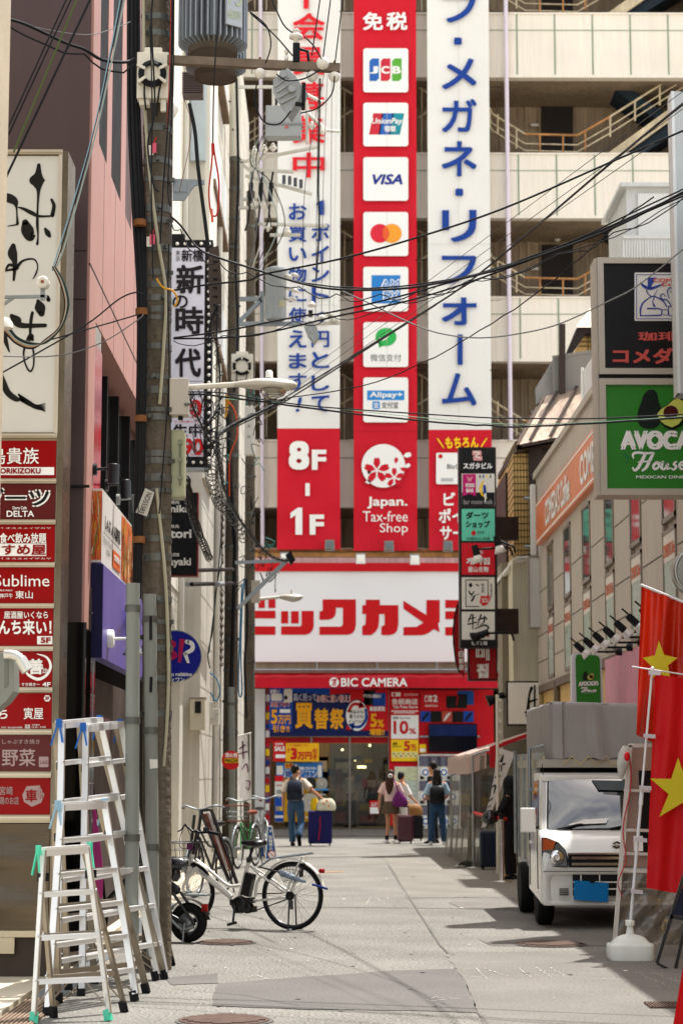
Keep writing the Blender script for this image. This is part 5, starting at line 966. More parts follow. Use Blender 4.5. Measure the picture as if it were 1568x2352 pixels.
for(xa,ya,xb,yb,yy,lb) in((306,1340,303,2180,15.0,'grey steel riser pipe on the left of the near pole'),(345,1365,352,2200,NPY-.02,'grey steel riser pipe with black tape marks in front of the near pole')):
 m=MB(galp);a=P(xa,ya,yy);b=G(xb,yb+35) if False else P(xb,yb,yy);b.z=max(b.z,.0);m.lathe([(.051,0),(.051,(a-b).length)],b,a-b,18);m.use(steelb)
 for f in(.93,.62,.3):ring(m,b.lerp(a,f),.052,.05)
 if xa>330:
  m.use(black)
  for y0_,y1_ in((1415,1470),(1555,1590)):m.tube([P(xa+(y0_-1365)*.008+1,y0_,yy-.053),P(xa+(y1_-1365)*.008+rnd.uniform(-1,1),y1_,yy-.053)],.012,6)
  m.use(offw).prism([P(x,y,yy-.054) for x,y in((344,1744),(362,1744),(362,1764),(345,1766))],V(0,.004,0))
 tag(m.build('riser_pipe'),lb,'pipe')
m=MB(cable_m)
for dx,r in((0,.022),(8,.018),(-9,.016),(14,.012)):m.tube(through([P(305+dx,-40,NPY+.1),P(306+dx,250,NPY+.08),P(316+dx,480,NPY+.05),P(325+dx*.7,700,NPY),P(322+dx*.7,1000,NPY),P(314+dx*.6,1340,NPY)]),r,7)
m.use(rust)
for x,y in((322,512),(326,716),(324,962),(320,1240)):m.lathe([(.05,-.025),(.05,.025)],P(x,y,NPY),V(0,0,1),12)
tag(m.build('cable_bundle'),'thick black cable bundle running down the left of the near pole','cable')
m=MB(mat('conduit_beige','a39d86',.5,var=.1));m.tube(through([P(330,0,NPY),P(336,300,NPY),P(361,535,NPY-.02),P(381,670,NPY),P(376,800,NPY),P(367,928,NPY)]),.013,8);tag(m.build('conduit'),'thin beige conduit curving down the upper half of the near pole','conduit')
m=MB(mat('conduit_beige','a39d86',.5));m.tube(through([P(360,1122,NPY),P(380,1330,NPY),P(387,1520,NPY+.03),P(384,1650,NPY+.03),P(376,1760,NPY+.03)]),.013,8);tag(m.build('conduit'),'thin beige conduit down the lower half of the near pole past the blue round sign','conduit')
# cable closure with black coil
def closure(c,w,h,name_lb,Y,side=0):
 t=thing('cable_closure',name_lb,'junction box',P(*c,Y));o=P(*c,Y);pw=mat('closure_white','d6d0c0',.5,var=.05)
 m=MB(pw);m.box(o+V(-w/2,0,-h/2),o+V(w/2,.12,h/2));m.box(o+V(-w*.28,.02,h/2),o+V(w*.28,.06,h/2+.045));m.box(o+V(-w*.42,.02,-h/2-.05),o+V(-w*.1,.1,-h/2));m.box(o+V(w*.25,.02,-h/2-.1),o+V(w*.42,.06,-h/2));m.lathe([(w*.3,0),(w*.3,.02),(w*.28,.03)],o,V(0,-1,0),24);m.build('housing',t,bevel=.006)
 m=MB(cable_m);R2=w*.40
 for q in range(3):m.tube([o+V(math.cos(a)*(R2-q*.012),-.03-.008*q,math.sin(a)*(R2-q*.012)) for a in[2*math.pi*k/28 for k in range(28)]],.012,6,closed=True)
 m.tube(through([o+V(-R2*.6,-.03,-R2*.8),o+V(-R2*.62,-.02,-h*.45),o+V(-R2*.5,.02,-h*.75)]),.008,6);m.tube(through([o+V(R2*.7,-.03,-R2*.7),o+V(R2*.5,-.02,-h*.45),o+V(R2*.3,.04,-h*.85)]),.008,6);m.build('coil',t)
 m=MB(pw)
 for a in(90,150,30,215,325):a=R_(a);m.obox(o+V(math.cos(a)*R2,-.035,math.sin(a)*R2),V(math.cos(a),0,math.sin(a))*.036,V(-math.sin(a),0,math.cos(a))*.011,V(0,.03,0))
 m.build('clip',t);return t
closure((351,172),.25,.38,'white cable closure holding a round black coil high on the near pole',NPY-.13)
# lamp box, telecom box, number plate, tags, bracket
t=thing('street_lamp','cobra-head street lamp on a long pale arm from the near pole','street lamp',P(410,955,NPY));yy=NPY+.05;beige_b=mat('box_beige_grey','b5ada0',.5,.1,var=.05)
a,b=P(389,952,yy),P(433,868,yy);m=MB(beige_b);m.box((a.x,yy,a.z),(b.x,yy+.16,b.z));m.use(steelb).box((b.x-.03,yy-.02,a.z+.07),(b.x+.02,yy,a.z+.09));m.use(black).cyl(P(415,952,yy+.08),P(415,965,yy+.08),.02,10);m.build('control_box',t,bevel=.006)
m=MB(mat('lamp_arm_white','cfc9bc',.45,.2,var=.08));m.tube([P(430,890,yy+.1),P(545,883,yy)],.022,12);m.build('arm',t)
m=MB(mat('lamp_housing','b8b2a6',.4,.3,var=.08));rings_=[]
for x,hw,zt_,zb_ in((538,.028,877,890),(560,.05,873,894),(590,.095,869,899),(625,.115,868,903),(655,.10,871,904),(676,.06,876,897),(683,.02,882,890)):
 cz=P(x,(zt_+zb_)/2,yy-.02);hz=(zb_-zt_)/2/304;rings_.append([cz+V(0,hw*math.cos(k*math.pi/8),hz*math.sin(k*math.pi/8)*(1 if math.sin(k*math.pi/8)>0 else .75)) for k in range(16)])
m.loft(rings_);m.use(wht).lathe([(.03,0),(.028,.05),(.018,.06)],P(618,868,yy-.02),V(0,0,1),12);m.build('lamp_head',t)
m=MB(glass('lamp_lens','a39a88',.05,.6));m.lathe([(.105,0),(.09,-.03),(.05,-.052),(.01,-.06)],P(628,897,yy-.02),V(0,0,1),20);m.use(mat('lens_rib','8a8272',.3))
for r_,z_ in((.1,-.012),(.085,-.036),(.065,-.047),(.04,-.056)):ring(m,P(628,897,yy-.02)+V(0,0,z_),r_,.004,t=.004)
m.build('lens',t)
t=thing('telecom_box','tall pale green telecom box with a metal latch on the right of the near pole','junction box',P(410,1145,NPY+.15));a,b=P(388,1143,NPY+.15),P(425,986,NPY+.15);m=MB(mat('pale_green_box','a5a688',.45,var=.08,streak=.1));m.box((a.x,NPY+.15,a.z),(b.x,NPY+.33,b.z));m.build('box',t,bevel=.02)
m=MB(mat('latch','7d7f6a',.4,.4));m.tube([P(414,1010,NPY+.14),P(414,1115,NPY+.14)],.008,6);
for y in(1020,1060,1100):m.box(P(409,y,NPY+.13),P(419,y-8,NPY+.13)+V(0,.03,0))
m.build('latch',t)
m=MB(mat('plate_grey','b9b5ab',.5,var=.08));q=[(334,1121),(355,1131),(338,1186),(312,1177)];m.prism([P(*p,NPY-.02) for p in q],V(0,.006,0));T(m,'NO55583',[P_ for P_ in((350,1134),(330,1180),(319,1176),(338,1130))],PY(NPY-.026),.0,m=ink);tag(m.build('number_plate'),'tilted pale number plate reading NO55583 strapped to the near pole','plate')
for(x,y,lb) in((350,338,'pink and white plastic tag hanging below the white closure box'),(347,548,'pink and white plastic tag lower on the near pole beside the vertical sign')):
 m=MB(mat('tag_pink','d0586e',.5,var=.06));c=P(x+3,y,NPY-.04);m.box(c+V(-.02,0,-.045),c+V(.022,.01,.035));m.use(offw).box(c+V(-.045,.012,-.06),c+V(.0,.018,.02));m.use(mat('red_cord','a8251c',.5)).tube([c+V(0,0,.035),c+V(.02,.03,.09)],.006,6);tag(m.build('marker_tag'),lb,'tag')
m=MB(mat('bracket_grey','8f979a',.5,.3,var=.1));m.prism([P(x,y,NPY+.1) for x,y in((397,410),(470,413),(470,424),(447,426),(424,460),(397,460))],V(0,.02,0));m.prism([P(x,y,NPY+.09) for x,y in((400,418),(428,418),(428,440),(400,440))],V(0,.01,0));tag(m.build('steel_bracket'),'grey steel plate bracket bolted to the near pole above the vertical sign','bracket')
# ---- finned transformers and crossarm
trm=mat('transformer_grey','8f959a',.45,.25,var=.12,vs=4,streak=.12);trb=mat('transformer_base','5a5147',.7,var=.25,vs=5)
def transformer(c,ri,ro,h,label,plate=None):
 t=thing('transformer',label,'transformer',c);m=MB(trb);m.lathe([(ri*.93,.012),(ri*.93,0),(ri,0),(ri,.1)],c,V(0,0,1),40);m.lathe([(.01,.004),(ri*.93,.006)],c,V(0,0,1),40);m.build('base',t)
 m=MB(trm);m.lathe([(ri*.98,.05),(ri*.98,h)],c,V(0,0,1),40)
 for k in range(34):
  a=2*math.pi*k/34;d=V(math.cos(a),math.sin(a),0);n=V(-d.y,d.x,0)*.006;p=c+d*ri;q=c+d*ro
  m.add([p-n+V(0,0,.05),q-n+V(0,0,.08),q+n+V(0,0,.08),p+n+V(0,0,.05),p-n+V(0,0,h),q-n+V(0,0,h),q+n+V(0,0,h),p+n+V(0,0,h)],[(3,2,1,0),(4,5,6,7),(0,1,5,4),(1,2,6,5),(2,3,7,6),(3,0,4,7)])
 m.build('cooling_fins',t)
 if plate:
  m=MB(mat('plate_light','a9adb0',.4,.3));a=R_(-52);d=V(math.cos(a),math.sin(a),0);n=V(-d.y,d.x,0);o=c+d*(ro+.01)
  m.obox(o+V(0,0,.16+.32),n*.075,d*.01,V(0,0,.32));pp=lambda u,v:o+d*.014+n*(-.065+.13*u)+V(0,0,.8-.64*v)
  T(m,'75',[(.0,.50),(1,.50),(1,.74),(0,.74)],pp,.0,m=mat('plate_mark','b5bf9c',.5));T(m,'6600V',[(.0,.80),(1,.80),(1,.92),(0,.92)],pp,0,m=mat('plate_mark','b5bf9c',.5));m.use(mat('plate_light','a9adb0',.4)).lathe([(.05,.012),(.05,.02),(.04,.02)],o+V(0,0,.60),d,20);m.build('rating_plate',t)
 return t
transformer(P(489,128,15.6),.195,.275,1.3,'large grey finned transformer marked 75 beside the near pole',True);transformer(P(496,181,16.25),.175,.25,1.2,'second grey finned transformer behind and below the one marked 75')
t=thing('crossarm','rusty steel crossarm of porcelain insulators reaching right from the near pole','crossarm',P(590,150,15.3));m=MB(mat('crossarm_steel','77695a',.7,.3,var=.3,vs=8));m.bar(P(385,138,15.3),P(781,157,15.3),.06,.065);m.build('beam',t)
def insul(x,y,Y,r=.045,down=True):
 c=P(x,y,Y);m=MB(porc);s=-1 if down else 1;m.lathe([(.012,-.05*s),(.02,-.02*s),(r,0),(r*1.05,.02*s),(r*.8,.045*s),(.02,.06*s)],c,V(0,0,1),18);m.use(rust).cyl(c+V(0,0,.03),c+V(0,0,.11),.01,8);m.build('insulator',t)
for x,y in((597,163),(717,170),(768,171)):insul(x,y,15.3)
m=MB(porc);m.ball(P(741,145,15.2),.05,18,12);m.build('insulator',t)
m=MB(porc);c=P(680,84,15.3);m.lathe([(.015,-.06),(.02,-.02),(.055,-.012),(.05,.01),(.02,.025),(.018,.04),(.03,.045),(.02,.06)],c,V(0,0,1),20);m.use(black).box(c+V(-.025,-.03,-.22),c+V(.03,.03,-.06));m.use(porc)
for q in range(2):m.lathe([(.012,0),(.032,.01),(.03,.02),(.014,.03)],c+V(-.06,0,-.18+.06*q),V(-1,0,0),12)
m.use(black).tube([c+V(.03,0,-.1),c+V(.09,0,-.12),c+V(.1,0,-.2)],.012,6);m.build('fuse_post',t)
m=MB(mat('cast_grey','9a9d9c',.5,.2,var=.15,vs=8,bump=.3,bs=20));k2=K(900,0,.63776);pts=[k2(*p) for p in((300,500),(390,425),(440,470),(500,560),(480,600),(420,690),(395,735),(370,690),(330,640),(300,580))];m.prism([P(*p,15.15) for p in pts],V(.03,.14,0));
for q in range(4):a=k2(310+q*12,545+q*35);b=k2(400+q*14,480+q*40);m.bar(P(*a,15.14),P(*b,15.14),.018)
m.use(black);m.bar(P(*k2(495,520),15.13),P(*k2(490,690),15.13),.03);m.bar(P(*k2(440,650),15.13),P(*k2(500,660),15.13),.03);m.use(mat('cast_grey','9a9d9c',.5));m.lathe([(.03,0),(.03,.03)],P(*k2(420,560),15.14),V(0,-1,0),12);m.lathe([(.03,0),(.03,.03)],P(*k2(365,470),15.14),V(0,-1,0),12)
tag(m.build('line_switch',bevel=.006),'tilted grey cast line switch hanging under the rusty crossarm','switch')
# ---- farther poles
B1_=G(527,1971);p1=pole(B1_,P(541,170,B1_.y),.140,.095,'slender concrete utility pole left of the store carrying white insulator frames',[i/26 for i in range(3,26)])
B2_=G(572,1950);p3_=pole(B2_,P(576,440,B2_.y),.118,.09,'farther concrete utility pole right behind the slender one',[i/18 for i in range(3,18)])
m=MB(mat('pole_sleeve','cfcabb',.6,var=.1,streak=.15));a=P(539.5,362,B1_.y);b=P(541,168,B1_.y);m.lathe([(.108,0),(.108,(b-a).length)],a,b-a,20);m.build('sleeve',p1)
PYF=B1_.y-.16
m=MB(galp);a=P(531,1578,PYF);b=V(P(533,1950,PYF).x,PYF,.02);m.lathe([(.062,0),(.062,(a-b).length)],b,a-b,16);m.use(cable_m).tube([a-V(0,0,.1),P(534,1500,PYF),P(537,1380,PYF),P(540,1250,PYF+.03),P(530,1100,PYF),P(522,950,PYF)],.035,8);m.use(steelb)
for f in(.2,.55,.9):ring(m,b.lerp(a,f),.063,.05)
tag(m.build('riser_pipe'),'grey steel riser pipe with a black cable on the slender far pole','pipe')
wst=mat('white_steel','d2cec2',.5,.1,var=.08,streak=.1)
t=thing('insulator_frame','white steel frame of insulators and black fuse drops on the slender far pole','insulator frame',P(600,480,35.6));Y=35.6
m=MB(wst)
for a,b in(((553,373),(731,337)),((570,389),(674,395)),((564,404),(717,446)),((556,366),(556,480)),((553,373),(570,389)),((541,200),(640,200)),((628,200),(628,260)),((590,514),(752,519)),((620,540),(690,540)),((545,478),(600,476)),((560,458),(640,462))):m.bar(P(*a,Y),P(*b,Y),.055,.05)
m.build('frame',t)
for x,y in((584,345),(607,342),(627,338),(582,470),(604,470),(626,466),(660,532),(615,522),(740,300),(716,288)):
 m=MB(porc);c=P(x,y,Y-.05);m.lathe([(.01,-.08),(.03,-.06),(.075,-.02),(.07,0),(.03,.02),(.045,.04),(.02,.07)],c,V(0,0,1),14);m.build('insulator',t)
for x in(577,600,623):
 m=MB(cable_m);m.tube([P(x+4,395,Y-.08),P(x,420,Y-.08)],.02,6);m.tube([P(x,420,Y-.08),P(x-3,462,Y-.08)],.042,8);m.tube(through([P(x-3,462,Y-.08),P(x-6,500,Y-.08),P(x-14,530,Y-.08)]),.018,6);m.build('fuse_drop',t)
for x,y in((648,402),(661,404),(674,408),(687,412)):
 m=MB(mat('breaker_grey','55565a',.5));m.box(P(x,y+18,Y-.1),P(x+8,y,Y-.1)+V(0,.08,0));m.build('breaker',t)
m=MB(wst)
for x,y,x2,y2 in((704,230,706,330),(706,260,750,300),(750,300,780,302),(700,215,740,235)):m.tube([P(x,y,Y),P(x2,y2,Y)],.03,8)
m.build('hot_stick',t)
c=P(633,735,35.6);t=thing('transformer','smooth pale grey transformer marked 30 on the slender far pole','transformer',c);m=MB(mat('transformer_pale','a3a9aa',.4,.2,var=.06,streak=.08));m.lathe([(.165,0),(.19,.03),(.19,.86),(.205,.87),(.205,.92),(.1,.96)],c,V(0,0,1),28);m.build('tank',t)
m=MB(yel);T(m,'30',(640,690,656,704),PY(35.4),.0,m=mat('faded_yellow','c9bf86',.5));m.build('marking',t)
m=MB(mat('bracket_grey','8f979a',.5))
for a,b in(((550,687),(600,687)),((550,738),(600,690)),((548,744),(693,744)),((602,670),(602,745))):m.bar(P(*a,35.7),P(*b,35.7),.07)
m.build('bracket',t);m=MB(porc)
for x,y in((663,640),(676,636),(664,668),(676,672),(663,692),(672,690)):m.lathe([(.01,0),(.07,.02),(.07,.05),(.02,.07)],P(x,y,35.5),V(.3,0,1),12)
m.build('bushing',t)
t=thing('line_switch','pale grey line switch with porcelain caps right of the transformer marked 30','switch',P(720,770,35.4));m=MB(mat('cast_grey','9a9d9c',.5));m.prism([P(x,y,35.4) for x,y in((698,744),(712,736),(728,750),(732,772),(722,785),(706,766))],V(0,.3,0));m.build('body',t);m=MB(porc)
for x,y in((717,706),(738,735),(768,740),(758,728)):m.lathe([(.01,0),(.08,.02),(.07,.06),(.02,.1)],P(x,y,35.4),V(0,0,1),12)
m.use(wst).bar(P(690,745,35.5),P(780,742,35.5),.05);m.use(black).box(P(708,726,35.4),P(718,712,35.4)+V(0,.1,0));m.build('bushing',t)
closure((556,842),.38,.46,'white cable closure holding a round black coil on the slender far pole',35.3)
t=thing('junction_box','tall white steel junction box strapped to the farther concrete pole','junction box',P(572,1044,38));m=MB(mat('box_white','d3d0c8',.5,var=.05,streak=.08));a,b=P(561,1044,38),P(585,932,38);m.box((a.x,38,a.z),(b.x,38.2,b.z));m.build('box',t,bevel=.01);m=MB(gal)
for y in(975,1000):m.box(P(570,y+5,37.98),P(574,y,37.98)+V(0,.02,0))
m.build('latch',t)
t=thing('junction_box','wide grey equipment box with red marks beside the tilted line switch','junction box',P(648,312,35));m=MB(mat('box_mid_grey','9da0a0',.5,var=.08));a,b=P(610,312,35),P(692,242,35);m.box((a.x,35,a.z),(b.x,35.3,b.z));m.use(mat('box_dim','85878a',.5)).box((a.x-.02,34.98,a.z+.2),(b.x+.02,35.3,a.z+.24));m.use(mat('soft_red','c05a50',.5));m.box(P(655,294,34.98),P(662,288,34.98)+V(0,.01,0));m.build('box',t,bevel=.01)
t=thing('street_lamp','small far street lamp on a short arm before the store sign letters','street lamp',P(588,1385,37));m=MB(mat('box_beige_grey','b5ada0',.5));a,b=P(577,1383,37),P(597,1333,37);m.box((a.x,37,a.z),(b.x,37.2,b.z));m.build('control_box',t);m=MB(wst);m.tube([P(596,1376,37),P(648,1371,37)],.028,8);m.build('arm',t)
m=MB(mat('lamp_housing','b8b2a6',.4));m.loft([[P(x,y,37)+V(0,hw*math.cos(k*math.pi/6),hz*math.sin(k*math.pi/6)) for k in range(12)] for x,y,hw,hz in((642,1371,.03,.03),(655,1372,.09,.055),(672,1374,.14,.075),(686,1373,.12,.06),(695,1371,.04,.025))]);m.use(wht).lathe([(.035,0),(.03,.09)],P(671,1366,37),V(0,0,1),10);m.build('lamp_head',t)
t=thing('stay_arm','grey steel strut reaching up right from the slender pole to the bundled cables','strut',P(548,1400,35.2));m=MB(mat('bracket_grey','8f979a',.5));m.bar(P(546,1398,35.2),P(668,1278,35.2),.07);m.bar(P(540,1292,35.2),P(660,1288,35.2),.055);m.build('strut',t);m=MB(black);m.prism([P(x,y,35.1) for x,y in((655,1275),(668,1265),(678,1285),(668,1298))],V(0,.1,0));m.build('clamp',t)
m=MB(black);
for y in(1310,1342):m.tube([P(440,y,27),P(535,y-2,33)],.03,6)
m.use(gal)
for x in(430,500):m.tube([P(x,1342,27),P(x+12,1341.5,27.5)],.035,6)
tag(m.build('banner_rod'),'pair of black horizontal rods between the black sign and the slender pole','rod')
m=MB(mat('sleeve_brown','4a3f38',.6,var=.15));a,b=P(481,757,26.5),P(506,566,26.5);m.prism([P(x,y,26.5) for x,y in((480,570),(502,564),(509,640),(508,757),(484,757),(478,640))],V(0,.1,0));m.use(ink)
for y in(600,620,640,660,680,700,720,740):m.bar(P(490,y,26.49),P(500,y+2,26.49),.02)
tag(m.build('cable_sleeve'),'dark brown plate sleeve with black ties beside the bulb-edged sign','cable sleeve')
m=MB(mat('rib_brown','6d5f5a',.5,.3));a,b=P(420,218,24),P(466,165,24);m.box((a.x,24,a.z),(b.x,24.2,b.z))
for q in range(11):z=a.z+(b.z-a.z)*q/11;m.box((a.x-.01,23.97,z),(b.x+.01,24,z+.008))
tag(m.build('ribbed_box'),'brown ribbed amplifier box hanging in cables below the transformers','amplifier')
# ================================================================ overhead wires
def wire(pts,Y0,Y1,r,label,mt=None,n=5,lash=0,name='overhead_cable',group='overhead wires',jit=0.0):
 k=len(pts)-1;L=[0]
 for a,b in zip(pts[:-1],pts[1:]):L.append(L[-1]+math.hypot(b[0]-a[0],b[1]-a[1]))
 w=[P(x,y,Y0+(Y1-Y0)*l/L[-1]) for(x,y),l in zip(pts,L)];q=through(w,n) if k>1 else[w[0].lerp(w[1],i/12) for i in range(13)]
 if pts[-1][0]>=1590:
  d_=w[-1]-w[-2];t_=(4.0-w[-1].x)/max(d_.x,.05);q=q+[w[-1]+d_*t_*f-V(0,0,.25*f*(1-f)) for f in(.25,.5,.75,1)]
 if jit:q=[p+V(0,rnd.uniform(-jit,jit),rnd.uniform(-jit,jit)) for p in q]
 r*=.85;m=MB(mt or cable_m);m.tube(q,r,6)
 if lash:
  tot=sum((b-a).length for a,b in zip(q[:-1],q[1:]));nl=int(tot/lash);pp=[]
  for i in range(nl*6+1):
   f=i/(nl*6)*(len(q)-1);j=min(int(f),len(q)-2);p=q[j].lerp(q[j+1],f-j);ph=i%6/6
   pp.append(p+V(0,0,-(.02+.055*math.sin(ph*math.pi))-rnd.uniform(0,.02)))
  m.tube(pp,r*.55,5)
 return tag(m.build(name),label,'wire',group)
Yp=15.3
wire([(393,498),(415,518),(457,571),(505,593),(574,615),(696,652),(780,665),(883,665),(974,656),(1129,623),(1305,564),(1430,513),(1600,424)],Yp,14,.010,'thickest lashed black cable sagging across the street from the near pole',lash=.45)
wire([(517,596),(696,648),(883,661),(1091,630),(1305,556),(1600,418)],Yp,14,.007,'thin black wire lying along the thickest lashed cable',jit=.006)
wire([(399,776),(517,760),(680,728),(766,716),(920,680),(1100,628),(1305,560),(1600,430)],Yp,14.1,.008,'black wire with hanging loops crossing the red banner at AMEX',lash=.7)
wire([(399,778),(574,771),(766,728),(940,690),(1100,640),(1330,552),(1600,436)],Yp,14.1,.008,'black wire close below the looped wire crossing at AMEX')
wire([(399,667),(476,654),(574,643),(605,630),(780,595),(956,546),(1155,479),(1407,370),(1600,286)],Yp,13.5,.009,'black wire rising right across the red circle card logo')
wire([(517,989),(638,923),(938,738),(1091,636),(1407,370),(1600,212)],30,12,.013,'heavy straight black cable climbing from the far poles to the upper right')
wire([(500,1000),(640,930),(860,790),(1000,700)],30,20,.012,'short heavy black cable doubled along the climbing cable')
wire([(773,663),(847,696),(938,740),(1011,766),(1103,776),(1199,765),(1286,743),(1396,692),(1469,652),(1600,545)],Yp,13.5,.006,'pale twisted wire dipping below the banners then rising over the coffee sign',mat('wire_grey','6b6b6a',.5,var=.3,vs=30))
wire([(638,919),(832,886),(975,831),(1078,773),(1206,692),(1308,612),(1414,517),(1500,450)],22,14,.007,'wavy black wire from the street lamp up across the white banner foot',jit=.008)
wire([(433,900),(517,903),(638,923),(780,938),(1091,958),(1213,961),(1370,961),(1600,950)],Yp,14,.006,'upper of two nearly level black wires across the green sign')
wire([(433,905),(517,911),(700,936),(956,965),(1091,976),(1213,980),(1396,970),(1600,958)],Yp,14,.008,'lower of two nearly level black wires across the green sign',jit=.004)
wire([(517,916),(700,930),(956,958),(1213,975),(1600,955)],Yp,14,.003,'hair-thin pale green wire between the two level black wires',mat('wire_green','7fa58a',.5))
for q,(a,b) in enumerate((((656,890),(1600,185)),((660,905),(1600,226)),((640,935),(1500,330)))):wire([a,b],26,13,.0035,'hair-thin grey wire among three parallel ones rising to the upper right',mat('wire_thin','4a4846',.5))
for q,(a,b,mm) in enumerate((((157,-10),(6,322),None),((168,-10),(9,334),None),((181,-10),(32,350),mat('wire_olive','4c5a2c',.5)),((212,-10),(4,430),None))):wire([a,b],14.2,14.0,(.008,.008,.009,.011)[q],('thin black wire running down leftmost over the brown wall','thin black wire running down second from left over the brown wall','olive green wire slanting down to the top of the white brush-lettered sign','thick black wire slanting lowest to the left edge over the sign')[q],mm)
wire([(280,-20),(252,128),(208,329),(135,574),(120,618)],14.4,14.2,.006,'pale blue wire hanging past the pink fins to the spool insulator',mat('wire_blue','7d9fae',.4));wire([(290,-20),(256,146),(215,329),(146,574),(122,620)],14.4,14.2,.008,'pale grey-green twisted wire hanging beside the pale blue wire',mat('wire_sage','93a09a',.4));wire([(284,-20),(248,160),(205,345),(140,574),(121,622)],14.4,14.2,.005,'thin dark wire hanging between the pale blue and grey-green wires')
wire([(12,42),(60,56),(150,98),(194,113),(234,137),(285,143),(310,135)],14,15.2,.015,'thick black cable across the top left with small hooks below it',lash=.5);wire([(12,38),(80,62),(200,80),(270,62),(300,50)],14,15.2,.004,'thin grey wire above the thick cable at the top left',mat('wire_grey','6b6b6a',.5))
wire([(-5,862),(190,751),(271,689),(310,672),(330,676)],14.2,15.2,.007,'thin black wire rising from the left edge to the near pole');wire([(-5,818),(132,817),(234,787),(315,736),(330,722)],14.2,15.2,.005,'slack grey wire from the left edge sagging to the near pole',mat('wire_grey','6b6b6a',.5));wire([(100,785),(220,751),(320,722)],14.2,15.2,.006,'short dark wire from the coil of cables to the near pole')
# spool insulator, its bracket and the drooping cable coil
t=thing('spool_insulator','white spool insulator on a steel arm before the white brush-lettered sign','insulator',P(60,690,14.2));m=MB(gal);m.bar(P(-10,683,14.2),P(108,681,14.2),.03,.02);m.bar(P(-10,712,14.2),P(30,685,14.2),.02);m.bar(P(99,690,14.2),P(99,660,14.2),.03);m.build('bracket',t);m=MB(porc);m.lathe([(.035,-.04),(.045,-.03),(.03,-.01),(.03,.01),(.045,.03),(.035,.04)],P(100,650,14.17),V(0,1,0),20);m.use(rust).lathe([(.012,-.05),(.012,.05)],P(100,650,14.17),V(0,1,0),8);m.build('spool',t)
m=MB(cable_m);cols=[cable_m,mat('wire_copper','b08a68',.4,.3),mat('wire_sage','93a09a',.4),cable_m,mat('wire_dark_green','2c3a30',.5)]
for q in range(5):m.use(cols[q]).tube(through([P(122+q,612,14.2),P(140+2*q,650,14.2),P(150+2*q,700,14.2),P(138+q,750,14.2),P(108,778+2*q,14.2),P(75,800-3*q,14.2),P(40,790-4*q,14.2),P(18,770-6*q,14.2),P(-8,745-8*q,14.2)],5),.008,6)
tag(m.build('cable_coil'),'drooping bunch of black and copper cables looping across the white sign','cable')
m=MB(porc);m.lathe([(.06,0),(.055,.04),(.03,.07),(.01,.08)],P(12,754,14.1),V(0,0,1),16);tag(m.build('cable_dome'),'white domed cable cover at the left edge above the cable loop','cable cover')
# drop lines by the near pole and transformer
for pts,r,lb,mm in(([(505,-10),(492,180),(489,330)],.007,'double black line hanging in front of the big transformer',None),([(397,-10),(394,150),(385,300),(376,420),(368,560)],.008,'black wire clipped down the face of the near pole',None),([(400,-10),(398,200),(390,330),(386,440),(392,475)],.006,'second black wire clipped down the face of the near pole',None),([(352,-10),(348,60),(356,250),(340,330),(352,420),(365,440)],.009,'black cable looping below the white closure box on the near pole',None),([(345,60),(350,250),(348,420),(352,640)],.007,'black wire down the middle of the near pole',None),([(388,560),(386,700),(389,860),(380,1000),(366,1180)],.007,'black wire down the right of the near pole past the lamp box',None),([(393,-10),(391,110),(384,300),(373,470)],.004,'thin red wire running down the near pole',mat('red_cord','a8251c',.5)),([(435,238),(448,302),(455,384),(470,500),(478,565)],.018,'thick dark cable bundle dropping behind the red cords',None),([(420,220),(440,300),(412,440)],.003,'thin red-brown wire slanting behind the transformer',mat('wire_brown','6a3a32',.5)),([(736,-10),(716,128)],.006,'upright black wire from above to the crossarm, leftmost of three',None),([(760,-10),(742,132)],.006,'upright black wire from above to the round insulator',None),([(788,-10),(769,146)],.006,'upright black wire from above to the end of the crossarm',None)):wire(pts,15.15 if pts[0][0]<420 and pts[0][1]<0 else 15.2,15.15,r,lb,mm)
m=MB(mat('red_cord','a8251c',.5));m.tube(through([P(*p,15.1) for p in((489,330),(486,380),(480,439),(484,485),(490,496),(500,487),(503,421),(494,360),(489,330))],6),.007,6);m.tube([P(489,330,15.1),P(490,355,15.1)],.014,6);m.use(mat('red_soft','d0604c',.5)).tube([P(486,480,15.1),P(488,510,15.1)],.01,6);tag(m.build('red_cord'),'looped bright red cord hanging below the transformers','cord')
for pts,lb in(([(572,25),(612,60),(622,105),(610,145)],'black jumper wire curving down from the transformer'),([(575,30),(630,80),(672,128)],'black jumper wire from the transformer to the fuse post'),([(625,0),(650,55),(672,75)],'black jumper wire from above to the white disc insulator'),([(700,85),(720,105),(738,135)],'black jumper wire from the fuse post to the round insulator'),([(590,190),(586,235),(605,278),(640,285),(668,255)],'slack black loop hanging left of the tilted switch'),([(768,175),(762,215),(730,248),(690,260)],'slack black loop hanging right of the tilted switch'),([(635,170),(660,185),(700,180),(735,160)],'black jumper wire across the tilted switch')):wire(pts,15.1,15.1,.007,lb)
